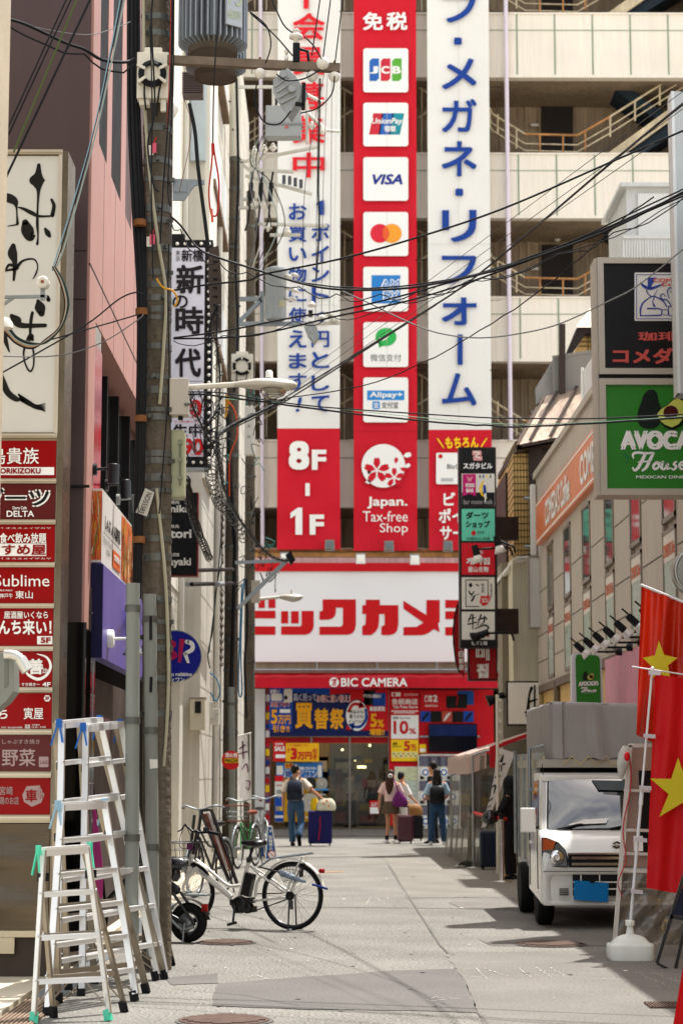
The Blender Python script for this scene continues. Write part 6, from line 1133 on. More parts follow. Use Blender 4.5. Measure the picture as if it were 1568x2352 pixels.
# spiral-wrapped bundle crossing behind the lamp
def spiral(pts,Ya,Yb,r,rr,label,pitch=.10,core=.014,squash=1.0):
 k=len(pts)-1;w=[P(x,y,Ya+(Yb-Ya)*i/k) for i,(x,y) in enumerate(pts)];q=through(w,14);m=MB(cable_m);m.tube(q,core,6);tot=sum((b-a).length for a,b in zip(q[:-1],q[1:]));n=int(tot/pitch*9);pp=[]
 for i in range(n):
  f=i/n*(len(q)-1);j=min(int(f),len(q)-2);p=q[j].lerp(q[j+1],f-j);t_=(q[j+1]-q[j]).normalized();x_=t_.cross(V(0,1,0)).normalized();y_=t_.cross(x_);a=i/9*2*math.pi;g=r*(1+.25*math.sin(i*.37));pp.append(p+(x_*math.cos(a)+y_*math.sin(a))*g)
 m.use(mat('spiral_wire','2a2825',.4,.5,var=.1)).tube(pp,rr,5);return tag(m.build('spiral_cable'),label,'cable','spiral-wrapped cables')
spiral([(496,996),(500,1040),(504,1071),(510,1104),(523,1145),(543,1181),(569,1218),(596,1253),(627,1280),(660,1288)],24,35,.034,.0034,'thick spiral-wrapped cable sweeping down to the grey strut',.17,.018)
spiral([(433,905),(448,945),(470,990),(496,1040),(505,1075)],18,24,.038,.003,'tangled spiral cable from the lamp box across the bulb sign',.19,.011)
spiral([(485,1075),(490,1110),(500,1150),(518,1170),(547,1203),(561,1240)],26,34,.075,.005,'chain of large loose wire rings left of the slender pole',.2,.006)
spiral([(424,1105),(436,1160),(455,1220),(481,1282)],18,28,.045,.005,'looped cable falling past the black katayaki sign',.13,.012)
spiral([(500,700),(498,780),(505,860),(503,930),(498,1000)],26,26,.06,.006,'rings of wire around the upright cable beside the bulb sign',.17,.012)
spiral([(499,1007),(512,990),(543,971),(600,945),(655,915)],26,27,.04,.005,'wrapped dark cables rising right from the tangle under the lamp',.2,.02)
m=MB(cable_m)
for q in range(26):
 a=V(rnd.uniform(425,520),rnd.uniform(890,1060),0);pts=[P(a.x+rnd.uniform(-16,16),a.y+rnd.uniform(-24,24),22+rnd.uniform(-.3,.3)) for _ in range(4)];m.tube(through(pts,6),.006,5)
for q in range(46):
 a=V(*rnd.choice(((rnd.uniform(560,600),rnd.uniform(890,1060)),(rnd.uniform(505,590),rnd.uniform(1000,1350)),(rnd.uniform(570,640),rnd.uniform(1250,1340)),(rnd.uniform(480,510),rnd.uniform(1230,1330)))),0);pts=[P(a.x+rnd.uniform(-14,14),a.y+rnd.uniform(-26,26),36.5) for _ in range(4)];m.use(mat('wire_teal','2f7f78',.5) if q%5==0 else cable_m).tube(through(pts,6),.008,5)
tag(m.build('wire_tangle'),'tangle of loose thin black wires under the street lamp arm','wires')['kind']='stuff'
for pts,Y,r,lb,mm in(([(561,1330),(556,1400),(553,1500),(556,1590),(548,1585),(551,1450),(556,1340)],38.6,.018,'looped blue cable on the farther concrete pole',mat('wire_strong_blue','2c6f92',.5)),([(566,1330),(567,1450),(562,1520),(566,1650)],38.6,.03,'black cable down the farther concrete pole',None),([(510,1290),(495,1360),(490,1440),(478,1500),(482,1535)],30,.012,'dark green wires slanting down the cream wall',mat('wire_dark_green','2c3a30',.5)),([(520,918),(540,945),(545,1000),(528,1050),(527,1140)],35.5,.014,'bright orange cable on the slender far pole',mat('wire_orange','cc4a22',.5)),([(520,905),(518,960),(526,910)],35.5,.02,'short yellow cable loop at the slender far pole',mat('wire_yellow','c08a20',.5)),([(543,180),(547,400),(541,600),(546,760),(538,900)],35.4,.03,'thick black cable down the upper slender far pole',None),([(479,790),(484,740),(500,700)],26,.02,'dark bent cable between the bulb sign and the far pole',None),([(480,1500),(500,1330),(512,1180)],31,.012,'bundle of straight wires slanting up the cream wall',None),([(482,1545),(498,1560),(505,1590),(496,1610),(484,1590)],30.3,.012,'blue and black looped wires above the cream switch box',mat('wire_strong_blue','2c6f92',.5)),([(360,640),(375,660),(398,668),(408,690),(400,705)],15.1,.009,'yellow cable curving round the near pole',mat('wire_yellow','c08a20',.5))):
 wire(pts,Y,Y,r,lb,mm)
for q in range(5):wire([(620-q*9,300+q*6),(600-q*6,360+4*q),(575+12*q,420),(590+16*q,520),(570+8*q,620)],35.2,35.2,.011,('grey','white','dark','pale','black')[q]+' slack wire hanging among the insulator frames',(mat('wire_grey','6b6b6a',.5),wst,cable_m,mat('wire_sage','93a09a',.4),cable_m)[q])
for q,(x0_,x1_) in enumerate(((744,700),(752,742),(762,760),(773,770),(731,728))):wire([(x0_,170),(x1_,430),(x1_-4,740)],35,35,.007,('black insulated dropper','thin grey wire','thin dark wire','thin pale wire','knotted black wire')[q]+' falling down the left banner',(cable_m,mat('wire_grey','6b6b6a',.5),mat('wire_grey','6b6b6a',.5),wst,cable_m)[q])
wire([(735,180),(733,300),(731,440),(733,520),(726,640)],34.5,34.5,.02,'thick jointed black cable down the edge of the left banner')
# ================================================================ small white truck
TY=19.95;XL_,XR_=2.03,3.50;XC=(XL_+XR_)/2
car_w=mat('truck_white','e3e2dc',.18,var=.03,spec=.6,coat=.6);tblk=mat('truck_black','111112',.5,var=.1);tyre_m=mat('tyre','161616',.8,var=.15);tarp_m=mat('tarpaulin','9a9693',.5,var=.08,vs=3,bump=1.0,bs=1.7,stretch=(2.6,2.6,.45));lampg=mat('headlamp','5c6163',.1,.6,var=.5,vs=16,spec=.8)
tk=thing('pickup_truck','small white truck with a grey tarpaulin top facing the camera','truck',V(XC,TY+1.6,0))
fz=lambda y,Y:P(1300,y,Y).z
# cab: lofted sections from front to back (y, half width, z low, z high)
m=MB(car_w)
def sect(y,hw,z0,z1,r=.10):
 pts=[]
 for cx,cz,a0 in((hw-r,z1-r,0),(-hw+r,z1-r,90),(-hw+r*.6,z0+r*.6,180),(hw-r*.6,z0+r*.6,270)):
  rr=r if cz>(z0+z1)/2 else r*.6
  for k in range(5):a=R_(a0+k*22.5);pts.append(V(XC+cx+rr*math.cos(a),y,cz+rr*math.sin(a)))
 return pts
H2=(XR_-XL_)/2
m.loft([sect(TY+.06,H2-.09,.27,.50,.05),sect(TY,H2-.04,.23,.52,.06),sect(TY+.02,H2-.01,.22,.70,.05),sect(TY+.08,H2,.22,.84,.06),sect(TY+.22,H2,.22,.92,.06),sect(TY+.32,H2,.24,.95,.05),sect(TY+1.25,H2,.30,.95,.05)])
m.build('body',tk)
m=MB(car_w)
W0=V(0,TY+.27,.93);W1=V(0,TY+.72,1.42)
def wp(s,t,off=0):
 p=W0.lerp(W1,t);return V(XC+s*(H2-.03-.06*t),p.y-off*.74,p.z+off*.67)
m.loft([sect(TY+.70,H2-.09,1.41,1.455,.02),sect(TY+.80,H2-.075,1.40,1.49,.04),sect(TY+1.25,H2-.06,1.40,1.50,.04)])
for s in(-1,1):
 m.prism([wp(s,0),wp(s*.93,0),wp(s*.92,1),wp(s,1)],V(0,.05,0));m.prism([V(XC+s*(H2-.02),TY+1.15,.94),V(XC+s*(H2-.02),TY+1.25,.94),V(XC+s*(H2-.07),TY+1.25,1.45),V(XC+s*(H2-.07),TY+1.15,1.45)],V(-s*.05,0,0))
 m.prism([wp(s,0),V(XC+s*(H2-.015),TY+.36,.94),V(XC+s*(H2-.07),TY+.82,1.44),wp(s,1)],V(-s*.04,.0,0))
m.box((XC-H2+.06,TY+1.2,.9),(XC+H2-.06,TY+1.25,1.45));m.build('cab_roof',tk)
m=MB(mat('windscreen','12181a',.02,var=0,spec=1.0,coat=1.0));ins=[(-.9,.06),(-.86,.01),(.86,.01),(.9,.06),(.87,.94),(.83,.985),(-.83,.985),(-.87,.94)]
m.use(tblk).prism([wp(s*1.02,t*1.02-.01,.001) for s,t in ins],V(0,.004,0));m.use(MATS['windscreen']);m.grid(lambda u,v:wp(-.90+1.80*u,.01+.97*v,.004+.045*(1-(2*u-1)**2)*(.5+.5*(1-(2*v-1)**2))),20,14);m.build('windscreen',tk)
m=MB(mat('sun_visor','3f4a4c',.4));m.quad(wp(-.15,.72,.06),wp(.82,.70,.05),wp(.84,.93,.03),wp(-.24,.95,.035));m.cut('sun_visor',tk);m.use(wht).quad(wp(-.62,.06,.04),wp(-.1,.08,.048),wp(-.05,.17,.055),wp(-.4,.15,.05));m.build('paper',tk)
for s in(-1,1):
 m=MB(mat('side_glass','12171a',.05,var=.1,spec=.9));m.prism([V(XC+s*(H2+.002),TY+.42,.97),V(XC+s*(H2+.002),TY+1.12,.97),V(XC+s*(H2-.055),TY+1.12,1.41),V(XC+s*(H2-.055),TY+.80,1.41)],V(-s*.012,0,0));m.build('side_window',tk)
 m=MB(tblk);m.box((XC+s*H2-.006,TY+.36,.36),(XC+s*H2+.003,TY+.365,.93));m.box((XC+s*H2-.006,TY+1.14,.36),(XC+s*H2+.003,TY+1.146,.93));m.use(car_w).box((XC+s*(H2+.004)-.012,TY+1.0,.78),(XC+s*(H2+.004)+.012,TY+1.1,.81));m.build('door',tk)
 m=MB(car_w);c=V(XC+s*(H2+.10),TY+.30,1.02);m.box(c+V(-.075,-.03,-.11),c+V(.075,.03,.13));m.use(tblk).bar(c+V(-s*.06,.03,-.08),V(XC+s*(H2-.02),TY+.40,.96),.025);m.build('mirror',tk,bevel=.022)
 m=MB(lampg);f=TY-.015;x=XC+s*(H2-.012)
 pts=[(0,.60),(-.235,.59),(-.24,.66),(-.215,.75),(-.15,.82),(-.04,.865),(0,.865)];m.prism([V(x+s*a,f+.05*(abs(a)<.05),z) for a,z in pts],V(0,.08,0));m.use(mat('indicator','b5582a',.15,var=.2)).prism([V(x+s*a,f-.004+.05*(abs(a)<.05),z) for a,z in((0,.745),(-.10,.76),(-.125,.83),(-.04,.86),(0,.86))],V(0,.02,0))
 m.use(chrome).lathe([(.07,0),(.06,-.012),(.02,-.008)],V(x-s*.135,f,.68),V(0,1,0),18);m.use(tblk)
 for a,b in zip(pts,pts[1:]+pts[:1]):m.bar(V(x+s*a[0],f-.002+.05*(abs(a[0])<.05),a[1]),V(x+s*b[0],f-.002+.05*(abs(b[0])<.05),b[1]),.009)
 m.build('headlight',tk)
 for yy in(TY+.62,TY+2.45):
  c=V(XC+s*(H2-.085),yy,.27);m=MB(tyre_m);m.lathe([(.17,-.075),(.24,-.08),(.267,-.06),(.27,0),(.267,.06),(.24,.08),(.17,.075)],c,V(1,0,0),28);w=m.build('wheel',tk);m=MB(mat('wheel_rim','9c9d9c',.4,.6));m.lathe([(.17,s*.03),(.16,s*.07),(.09,s*.06),(.03,s*.07)],c,V(1,0,0),20);m.build('rim',w)
m=MB(tblk);m.box((XC-H2+.26,TY-.004,.585),(XC+H2-.26,TY+.09,.72));m.box((XC-H2+.30,TY-.012,.315),(XC+H2-.30,TY+.02,.515));m.use(chrome)
for z,h in((.708,.014),(.662,.026),(.605,.024)):m.box((XC-H2+(.25 if z>.7 else .29),TY-.018,z),(XC+H2-(.25 if z>.7 else .29),TY+.0,z+h))
m.use(car_w)
for z in(.375,.44):m.box((XC-H2+.30,TY-.03,z),(XC+H2-.30,TY-.01,z+.012))
for q in range(5):xx=XC-.36+.18*q;m.box((xx-.005,TY-.03,.315),(xx+.005,TY-.01,.515))
m.build('grille',tk)
m=MB(mat('seam_dark','55544f',.6));m.box((XC-H2+.02,TY-.004,.543),(XC+H2-.02,TY+.01,.549));m.build('bumper_seam',tk)
m=MB(tblk)
for q in range(4):m.box((XC-H2+.17,TY-.006,.32+q*.018),(XC-H2+.26,TY+.02,.33+q*.018))
m.build('bumper_vent',tk)
m=MB(mat('badge_metal','6d6d6a',.2,.9,var=0));pe=lambda u,v:V(XC-.046+.092*u,TY+.05,.835-.075*v)
m.prism([pe(*p) for p in((.55,0),(1,.3),(.75,.42),(.45,.28),(.3,.38),(1,.72),(.45,1),(0,.68),(.25,.57),(.55,.73),(.7,.64),(0,.3))],V(0,-.012,0));m.build('badge',tk)
m=MB(mat('blue_board','0a72b4',.6,var=.08));c=V(XC-.265,TY-.04,.36);m.obox(c,V(.165,0,-.012),V(0,.004,0),V(.004,0,.092));m.use(black).box(c+V(-.01,-.02,.08),c+V(.03,.01,.105));tag(m.build('plate_cover'),'blank bright blue board clipped over the number plate of the white truck','board')
m=MB(tblk);
for a,b in((-.78,-.18),(-.05,.55)):m.tube([wp(a,-.01,.03),wp(a+.3,.07,.035),wp(b,.09,.03)],.011,6);m.cut('wiper',tk)
m=MB(tblk);m.tube([V(XL_+.1,TY+.75,1.46),V(XL_+.1,TY+.78,1.58)],.004,5);m.build('antenna',tk)
# cargo box, chassis and tarpaulin
alub=mat('box_aluminium','9a978c',.35,.6,var=.1,streak=.1)
m=MB(alub);BX0,BX1=XL_+.10,XR_-.06;m.box((BX0,TY+1.3,.56),(BX1,TY+3.35,1.70));m.use(tblk).box((XL_+.25,TY+.3,.30),(XR_-.25,TY+3.3,.50));m.use(gal).box((BX0-.02,TY+1.28,.50),(BX1+.02,TY+3.37,.56))
for yy in(1.28,1.95,2.65,3.33):m.box((BX0-.02,TY+yy,.56),(BX0+.0,TY+yy+.04,1.70))
m.use(mat('box_edge','a8a498',.4,.4)).box((BX0-.02,TY+.865,1.545),(BX1+.02,TY+3.37,1.628));m.use(tblk).box((BX0+.03,TY+1.26,1.45),(BX1-.03,TY+1.299,1.543));m.build('cargo_box',tk)
m=MB(tarp_m);tz0,tz1=1.63,2.22;ty0,ty1=TY+.85,TY+3.35
def tarp(u,v):
 pts=[(BX0+.09,ty1),(BX0+.09,ty0+.12),(BX0+.12,ty0+.03),(BX0+.22,ty0),(BX1-.1,ty0),(BX1-.02,ty0+.05),(BX1,ty0+.2),(BX1,ty1)]
 f=u*(len(pts)-1);i=min(int(f),len(pts)-2);a,b=pts[i],pts[i+1];t_=f-i;x=a[0]+(b[0]-a[0])*t_;y=a[1]+(b[1]-a[1])*t_
 w=.014*math.sin(x*27+v*1.5)*(1-.4*v)+.034*math.sin(x*13+1+v*2.2) if 3<=f<=4.2 else .008*math.sin(y*25)
 top=tz1-.03*((x-BX0)/(BX1-BX0));z=tz0+(top-tz0)*min(1,v*1.06);ins_=max(0,v-.9)*.5
 return V(x+(ins_ if f<3 else 0),y+(w if 3<=f<=4.2 else 0)+ins_,z-max(0,v-.94)*.3+(.012*math.sin(u*190)*(1-v) if v<.05 else 0))
m.grid(tarp,168,24);
m.grid(lambda u,v:V(BX0+.1+(BX1-BX0-.12)*u,ty0+.04+(ty1-ty0)*v,tz1-.03*u-.018+.012*math.sin(v*16)-.03*(1-4*(u-.5)**2)*0),10,20);m.build('tarpaulin',tk)
m=MB(mat('rope','c4b27a',.8,var=.1));zz=tz0-.0;pts=[]
for q in range(13):pts.append(V(BX0+.22+q*(BX1-BX0-.3)/12,ty0-.025,(tz0+.03) if q%2 else(tz0-.06)))
m.tube(pts,.006,5);pts=[V(BX0+.06-.01*(q%2),ty0+.2+q*.10,(tz0+.03) if q%2 else(tz0-.06)) for q in range(22)];m.tube(pts,.007,5);m.build('rope',tk)
m=MB(gal);m.tube([V(BX0-.06,TY+1.5,.60),V(BX0-.06,TY+1.5,1.74),V(BX0+.1,TY+1.5,1.78)],.018,8);m.cut('box_rail',tk);m.tube([V(BX0-.06,TY+3.2,.60),V(BX0-.06,TY+3.2,1.74)],.018,8)
m.cut('box_rail',tk)
for z in(.75,.95,1.3):m.box((BX0-.08,TY+1.45,z),(BX0,TY+1.53,z+.04));m.cut('rail_clamp',tk)
# ================================================================ ladders
alu=mat('aluminium','dededc',.32,.5,var=.06,vs=3);alu_tan=mat('aluminium_tan_reflect','968c7d',.4,.7,var=.08,vs=3)  # rear rails and steps: tan reflections put into the darker aluminium colour
def ladder(feet,top,label,cap,n,foot_caps):
 """feet: front-left, front-right, back-left, back-right (world, z=0); top: left, right"""
 c=sum(feet,V(0,0,0))/4;t=thing('stepladder',label,'stepladder',V(c.x,c.y,0),'stepladders by the utility pole');fl,fr_,bl,br_=feet;tl,tr=top
 out=(tr-tl).normalized();fw_=out.cross(V(0,0,1)).normalized()
 if fw_.y>0:fw_=-fw_
 for nm,a,b,mt,o in(('rail',fl,tl,alu,-1),('rail',fr_,tr,alu,-1),('rail',bl,tl,alu_tan,1),('rail',br_,tr,alu_tan,1)):
  m=MB(mt);e=fw_*(.012 if o<0 else-.03);m.bar(a+V(0,0,.05)+e*.3,b+e,.042,.018,up=out);m.use(alu_tan).bar(a+V(0,0,.05)+e*.3+fw_*.024,b+e+fw_*.024,.004,.009,up=out)
  r_=m.build(nm,t);m=MB(foot_caps if o<0 else rubber);d=(b-a).normalized();m.bar(a+V(0,0,.002),a+d*.07,.052,.03,up=out);m.build('foot',r_)
 for k in range(n):
  f=(k+1)/(n+1)
  for a,b,ta,tb_,mt,s in((fl,fr_,tl,tr,alu,1),(bl,br_,tl,tr,alu_tan,-1)):
   m=MB(mt);p=a.lerp(ta,f);q=b.lerp(tb_,f);e=fw_*.012*s;ax=(q-p).normalized()
   w=.05 if s>0 else .03;m.bar(p+e,q+e,w,.008);m.bar(p+e+V(0,0,-.012)-fw_*.0+fw_*(w/2-.004),q+e+V(0,0,-.012)+fw_*(w/2-.004),.006,.030)
   m.use(chrome).ball(p-ax*.016+e*2.2,.009,6,4);m.ball(q+ax*.016+e*2.2,.009,6,4);m.build('step',t)
 m=MB(alu);m.bar(tl+V(0,0,.005),tr+V(0,0,.005),.07,.022);m.bar(tl-V(0,0,.016)+fw_*.034,tr-V(0,0,.016)+fw_*.034,.008,.042);m.build('top_step',t)
 m=MB(cap)
 for p,s in((tl,-1),(tr,1)):
  m.obox(p+out*s*.03+V(0,0,.0),out*.008,fw_*.02,V(0,0,.03));m.bar(p+out*s*.035+V(0,0,.02),p+out*s*.04-fw_*.05-V(0,0,.15),.011);m.bar(p+out*s*.035+V(0,0,.02),p+out*s*.04+fw_*.03-V(0,0,.13),.01);m.cut('hinge',t)
 m=MB(tblk)
 for a,ta,b,tb_ in((fl,tl,bl,tl),(fr_,tr,br_,tr)):p=a.lerp(ta,.84);q=b.lerp(tb_,.84);m.bar(p,q,.012,.02);m.obox((p+q)/2,out*.03,fw_*.02,V(0,0,.025))
 m.build('lock_bar',t)
 m=MB(alu_tan);f1=1/(n+1)
 m.bar(fl.lerp(tl,f1*.3),fl.lerp(tl,f1).lerp(fr_.lerp(tr,f1),.3),.012,.006);m.cut('brace',t);m.bar(fr_.lerp(tr,f1*.3),fr_.lerp(tr,f1).lerp(fl.lerp(tl,f1),.3),.012,.006);m.cut('brace',t);m.bar(br_.lerp(tr,f1*.3),br_.lerp(tr,f1).lerp(bl.lerp(tl,f1),.3),.012,.006);m.build('brace',t);return t
bluec=mat('hinge_blue','1f5fae',.4,var=.05);greenc=mat('hinge_green','4fc4a0',.45,var=.05);paleb=mat('hinge_pale_blue','86a9bd',.4)
kl=K(0,2800,.5512)
def LP(x,y):return G(*kl(x,y))
def LT(x,y,Y):return P(*kl(x,y),Y)
def mk(fl,fr_,bl,br_,tl,tr,*a):
 fl,fr_,bl,br_=LP(*fl),LP(*fr_),LP(*bl),LP(*br_);Yl=(fl.y+bl.y)/2;Yr=(fr_.y+br_.y)/2
 return ladder((fl,fr_,bl,br_),(LT(*tl,Yl),LT(*tr,Yr)),*a)
mk((245,2350),(790,2332),(392,2308),(905,2268),(312,1090),(625,1068),'shortest aluminium stepladder of mint green caps in front of the others',greenc,3,greenc)
mk((345,2290),(980,2190),(425,2200),(1065,2130),(436,762),(748,748),'medium aluminium stepladder of pale blue hinges behind the shortest one',paleb,5,rubber)
mk((410,2180),(1135,2040),(500,2120),(1195,2030),(438,168),(716,142),'tall aluminium stepladder of blue caps with the highest top of the four',bluec,6,rubber)
mk((590,2150),(1196,2030),(690,2060),(1250,1930),(612,195),(868,168),'rearmost tall aluminium stepladder of blue caps next to the grey pipes',bluec,6,rubber)
# ================================================================ bicycles
def wheel(c,R,ax,name,parent,tyre=.018,spokes=32,rimm=None):
 m=MB(rubber);x=V(0,0,1);y=ax.cross(x).normalized();x=y.cross(ax).normalized()*-1
 circ=lambda r,k=40:[c+x*math.cos(2*math.pi*i/k)*r+y*math.sin(2*math.pi*i/k)*r for i in range(k)]
 m.tube(circ(R-tyre),tyre,8,closed=True);w=m.build(name,parent)
 m=MB(rimm or mat('rim_grey','6f7072',.35,.8));m.tube(circ(R-tyre*2.1),.009,6,closed=True);m.build('rim',w)
 m=MB(mat('spoke','8f8f8c',.3,.9));
 for i in range(spokes):
  a=2*math.pi*i/spokes;b=a+(.9 if i%2 else-.9);s=ax*(.03 if i%4<2 else-.03)
  m.tube([c+s+x*math.cos(b)*.03+y*math.sin(b)*.03,c+x*math.cos(a)*(R-.035)+y*math.sin(a)*(R-.035)],.0016,4)
 m.use(gal).cyl(c-ax*.05,c+ax*.05,.022,10);m.build('spokes',w);return w
bw=mat('bike_white','dedbd2',.25,var=.04,spec=.6);bb=mat('bike_black','101011',.35,var=.08,spec=.5)
# white electric bicycle: axes in its own upright plane
kb=K(640,2900,.44643)
rw=G(*kb(1185,1840));BA=V(-.90,.42,0).normalized();BN=V(-BA.y,BA.x,0)
Sx=1.0
def bpnt(x,y,n=0.0):
 d=ray(*kb(x,y));nn=BN;t=(rw-CAM).dot(nn)/d.dot(nn);return CAM+d*t+BN*n
bk=thing('bicycle','white electric bicycle of black saddle and battery standing side-on by the pole','bicycle',rw)
Rw=.325;rc=V(rw.x,rw.y,Rw);wheel(rc,Rw,BN,'wheel',bk,.02)
front=rc+BA*1.14;wheel(front,.30,BN,'wheel',bk,.02)
ht=bpnt(290,1250);hb=ht-BA*-.06+V(0,0,-.16);bbk=bpnt(660,1560);st_=bpnt(790,1250)
m=MB(bw);m.tube([hb+V(0,0,.04),bpnt(330,1285),bpnt(640,1545)],[.03,.032,.028],10);m.tube(through([bpnt(320,1205),bpnt(430,1290),bpnt(570,1410),bpnt(640,1445),bpnt(725,1435)]),.016,8);m.tube([bpnt(795,1230),bpnt(740,1440),bpnt(715,1540)],.02,8)
for s in(-.05,.05):
 m.tube([bpnt(805,1260),bpnt(900,1330,s),bpnt(1140,1500,s)],.011,8);m.tube(through([bpnt(830,1575),bpnt(950,1565,s),bpnt(1150,1545,s)]),.012,8);m.tube([bpnt(1150,1500,s),bpnt(1245,1270,s),bpnt(1300,1180,s)],.01,8)
m.tube(through([bpnt(920,1340),bpnt(870,1420),bpnt(855,1540)]),.014,8);m.tube([ht+V(0,0,.1),hb],.024,10)
for s in(-.05,.05):m.tube(through([hb,(hb+front)/2+BN*s+BA*.02,front+BN*s]),.013,8)
m.build('frame',bk)
T_=MB(mat('frame_letter','3a3a3c',.5));T(T_,'Panasonic',[kb(352,1292),kb(432,1352),kb(424,1366),kb(344,1306)],lambda x,y:CAM+ray(x,y)*(((rw-BN*.045*(1 if BN.y>0 else-1))-CAM).dot(BN)/ray(x,y).dot(BN)),.03);T_.build('lettering',bk)
def fender(c,R,a0,a1,w,parent):
 m=MB(bw);x=V(0,0,1)
 def fn(u,v):a=R_(a0+(a1-a0)*u);q=(v-.5)*2;return c+(BA*-math.cos(a)+x*math.sin(a))*(R-.012*q*q)+BN*w*q
 m.grid(fn,30,4);return m.build('fender',parent,solid=.004)
fender(rc,Rw+.025,12,150,.03,bk);fender(front,.325,40,190,.03,bk)
m=MB(bb);sc_=bpnt(835,1065);ring_s=[]
for f,w,h in((-1,.05,.025),(-.8,.10,.04),(-.4,.105,.048),(0,.07,.045),(.5,.035,.035),(.95,.02,.02),(1.0,.008,.01)):c=sc_+BA*(f*.125)+V(0,0,-.006+.014*f*f);ring_s.append([c+BN*w*math.cos(k*math.pi/6)+V(0,0,h*math.sin(k*math.pi/6)*(1 if math.sin(k*math.pi/6)>0 else .8)) for k in range(12)])
m.loft(ring_s);m.tube([sc_-V(0,0,.03),bpnt(795,1215)],.014,8);m.lathe([(.02,0),(.024,.02),(.02,.05)],bpnt(795,1235),V(0,0,1),10);m.build('saddle',bk)
m=MB(bb);a=bpnt(790,1400);b=bpnt(765,1520);m.bar(bpnt(815,1330),bpnt(770,1530),.09,.075,up=BN);m.tube([bpnt(795,1345),bpnt(800,1330),bpnt(855,1345),bpnt(850,1390)],.008,6);m.build('battery',bk,bevel=.012)
m=MB(bb);q=bpnt(720,1610);m.lathe([(.03,-.06),(.075,-.05),(.085,0),(.075,.05),(.03,.06)],q,BN,20);m.lathe([(.02,-.05),(.05,-.045),(.055,0),(.05,.045),(.02,.05)],bpnt(790,1640),BN,18);m.bar(bpnt(640,1590),bpnt(840,1570),.06,.09,up=BN);m.bar(bpnt(670,1660),bpnt(860,1650),.06,.07,up=BN);m.use(mat('motor_grey','6b6a66',.5,.3)).lathe([(.045,.0),(.04,-.064)],bpnt(790,1645),BN,16);m.build('motor',bk,bevel=.01)
m=MB(bb);sgn=-1 if BN.y>0 else 1
m.bar(bpnt(700,1610,.07*sgn),bpnt(690,1760,.08*sgn),.022);m.bar(bpnt(655,1785,.10*sgn),bpnt(722,1765,.10*sgn),.05,.025);m.build('pedal',bk)
m=MB(bb);m.tube(through([bpnt(880,1660,.05*sgn),bpnt(1050,1600,.05*sgn),bpnt(1180,1550,.05*sgn)]),.006,6);m.bar(bpnt(900,1510,.055*sgn),bpnt(1120,1505,.055*sgn),.035,.01);m.lathe([(.04,0),(.045,.03)],rc+BN*.03*sgn,BN*sgn,16);m.bar(bpnt(1200,1570,.06*sgn),bpnt(1205,1650,.06*sgn),.03);m.build('chain',bk)
m=MB(gal);m.tube([bpnt(1000,1195),bpnt(1180,1170),bpnt(1365,1148)],.011,8)
for s in(-.06,.06):m.tube([bpnt(1000,1197,s),bpnt(1350,1155,s)],.008,6)
for x in(1040,1130,1220,1310):m.tube([bpnt(x,1195-(x-1000)*.12,-.06),bpnt(x,1195-(x-1000)*.12,.06)],.006,6)
m.tube([bpnt(880,1280),bpnt(1000,1197)],.01,6);m.build('rear_rack',bk)
m=MB(mat('reflector_red','a01414',.2));c=bpnt(1425,1308);m.lathe([(.012,0),(.022,.01),(.022,.05),(.005,.055)],c,-BA,12);m.build('reflector',bk)
m=MB(bb);m.bar(bpnt(1300,1230),bpnt(1265,1330),.02,.02);m.box(bpnt(1265,1335)+V(-.02,-.02,-.03),bpnt(1265,1335)+V(.02,.02,.03));m.build('lock',bk)
m=MB(bb);m.tube([rc+BN*.06,V(rw.x,rw.y,.0)+BN*.09],.008,6);m.tube([rc-BN*.06,V(rw.x,rw.y,.0)-BN*.09],.008,6);m.use(gal).tube([V(rw.x,rw.y,.01)+BN*.1,V(rw.x,rw.y,.01)-BN*.1,V(rw.x,rw.y,.01)-BN*.1-BA*.06],.007,6);m.build('stand',bk)
m=MB(bb)
for k in range(9):a=R_(62+k*7);m.tube([rc+(BA*math.cos(a)+V(0,0,1)*math.sin(a))*.12+BN*.05*sgn,rc+(BA*math.cos(a)+V(0,0,1)*math.sin(a))*.31+BN*.05*sgn],.003,4)
for r_ in(.15,.20,.25,.30):m.tube([rc+(BA*math.cos(R_(60+k*8))+V(0,0,1)*math.sin(R_(60+k*8)))*r_+BN*.05*sgn for k in range(9)],.003,4)
m.build('skirt_guard',bk)
# handlebar, basket
m=MB(bb);hc=bpnt(330,950);m.tube([ht+V(0,0,.05),hc],.013,8);hd=(BN*sgn)
hL=bpnt(530,980);hR=bpnt(225,890);m.tube(through([hL,bpnt(440,962),bpnt(355,965),hc,bpnt(300,955),bpnt(250,915),hR]),.012,8);m.tube([hL,bpnt(440,962)],.02,10);m.box(bpnt(415,940)+V(-.03,-.02,-.02),bpnt(415,940)+V(.03,.02,.025));m.tube(through([hR,bpnt(190,940),bpnt(160,955)]),.007,6);m.tube(through([bpnt(440,985),bpnt(470,1040)]),.006,6);m.tube(through([bpnt(220,900),bpnt(180,1010),bpnt(190,1100),bpnt(270,1100)]),.004,5);m.tube(through([bpnt(240,905),bpnt(280,1020),bpnt(290,1130)]),.004,5);m.build('handlebar',bk)
m=MB(bb);b0=bpnt(235,1070);
def bask(u,v,w):return b0+BA*(.02+.30*u-.13)*(1+.25*w)+BN*(v-.5)*(.30+.10*w)+V(0,0,-.20+.22*w)
for w in(0,.33,.66,1):m.tube([bask(0,0,w),bask(1,0,w),bask(1,1,w),bask(0,1,w)],.003 if w<1 else .006,5,closed=True)
for k in range(8):
 f=k/7
 for a,b in(((f,0),(f,0)),((f,1),(f,1)),((0,f),(0,f)),((1,f),(1,f))):m.tube([bask(*a,0),bask(*b,1)],.0025,4)
 m.tube([bask(f,0,0),bask(f,1,0)],.0025,4)
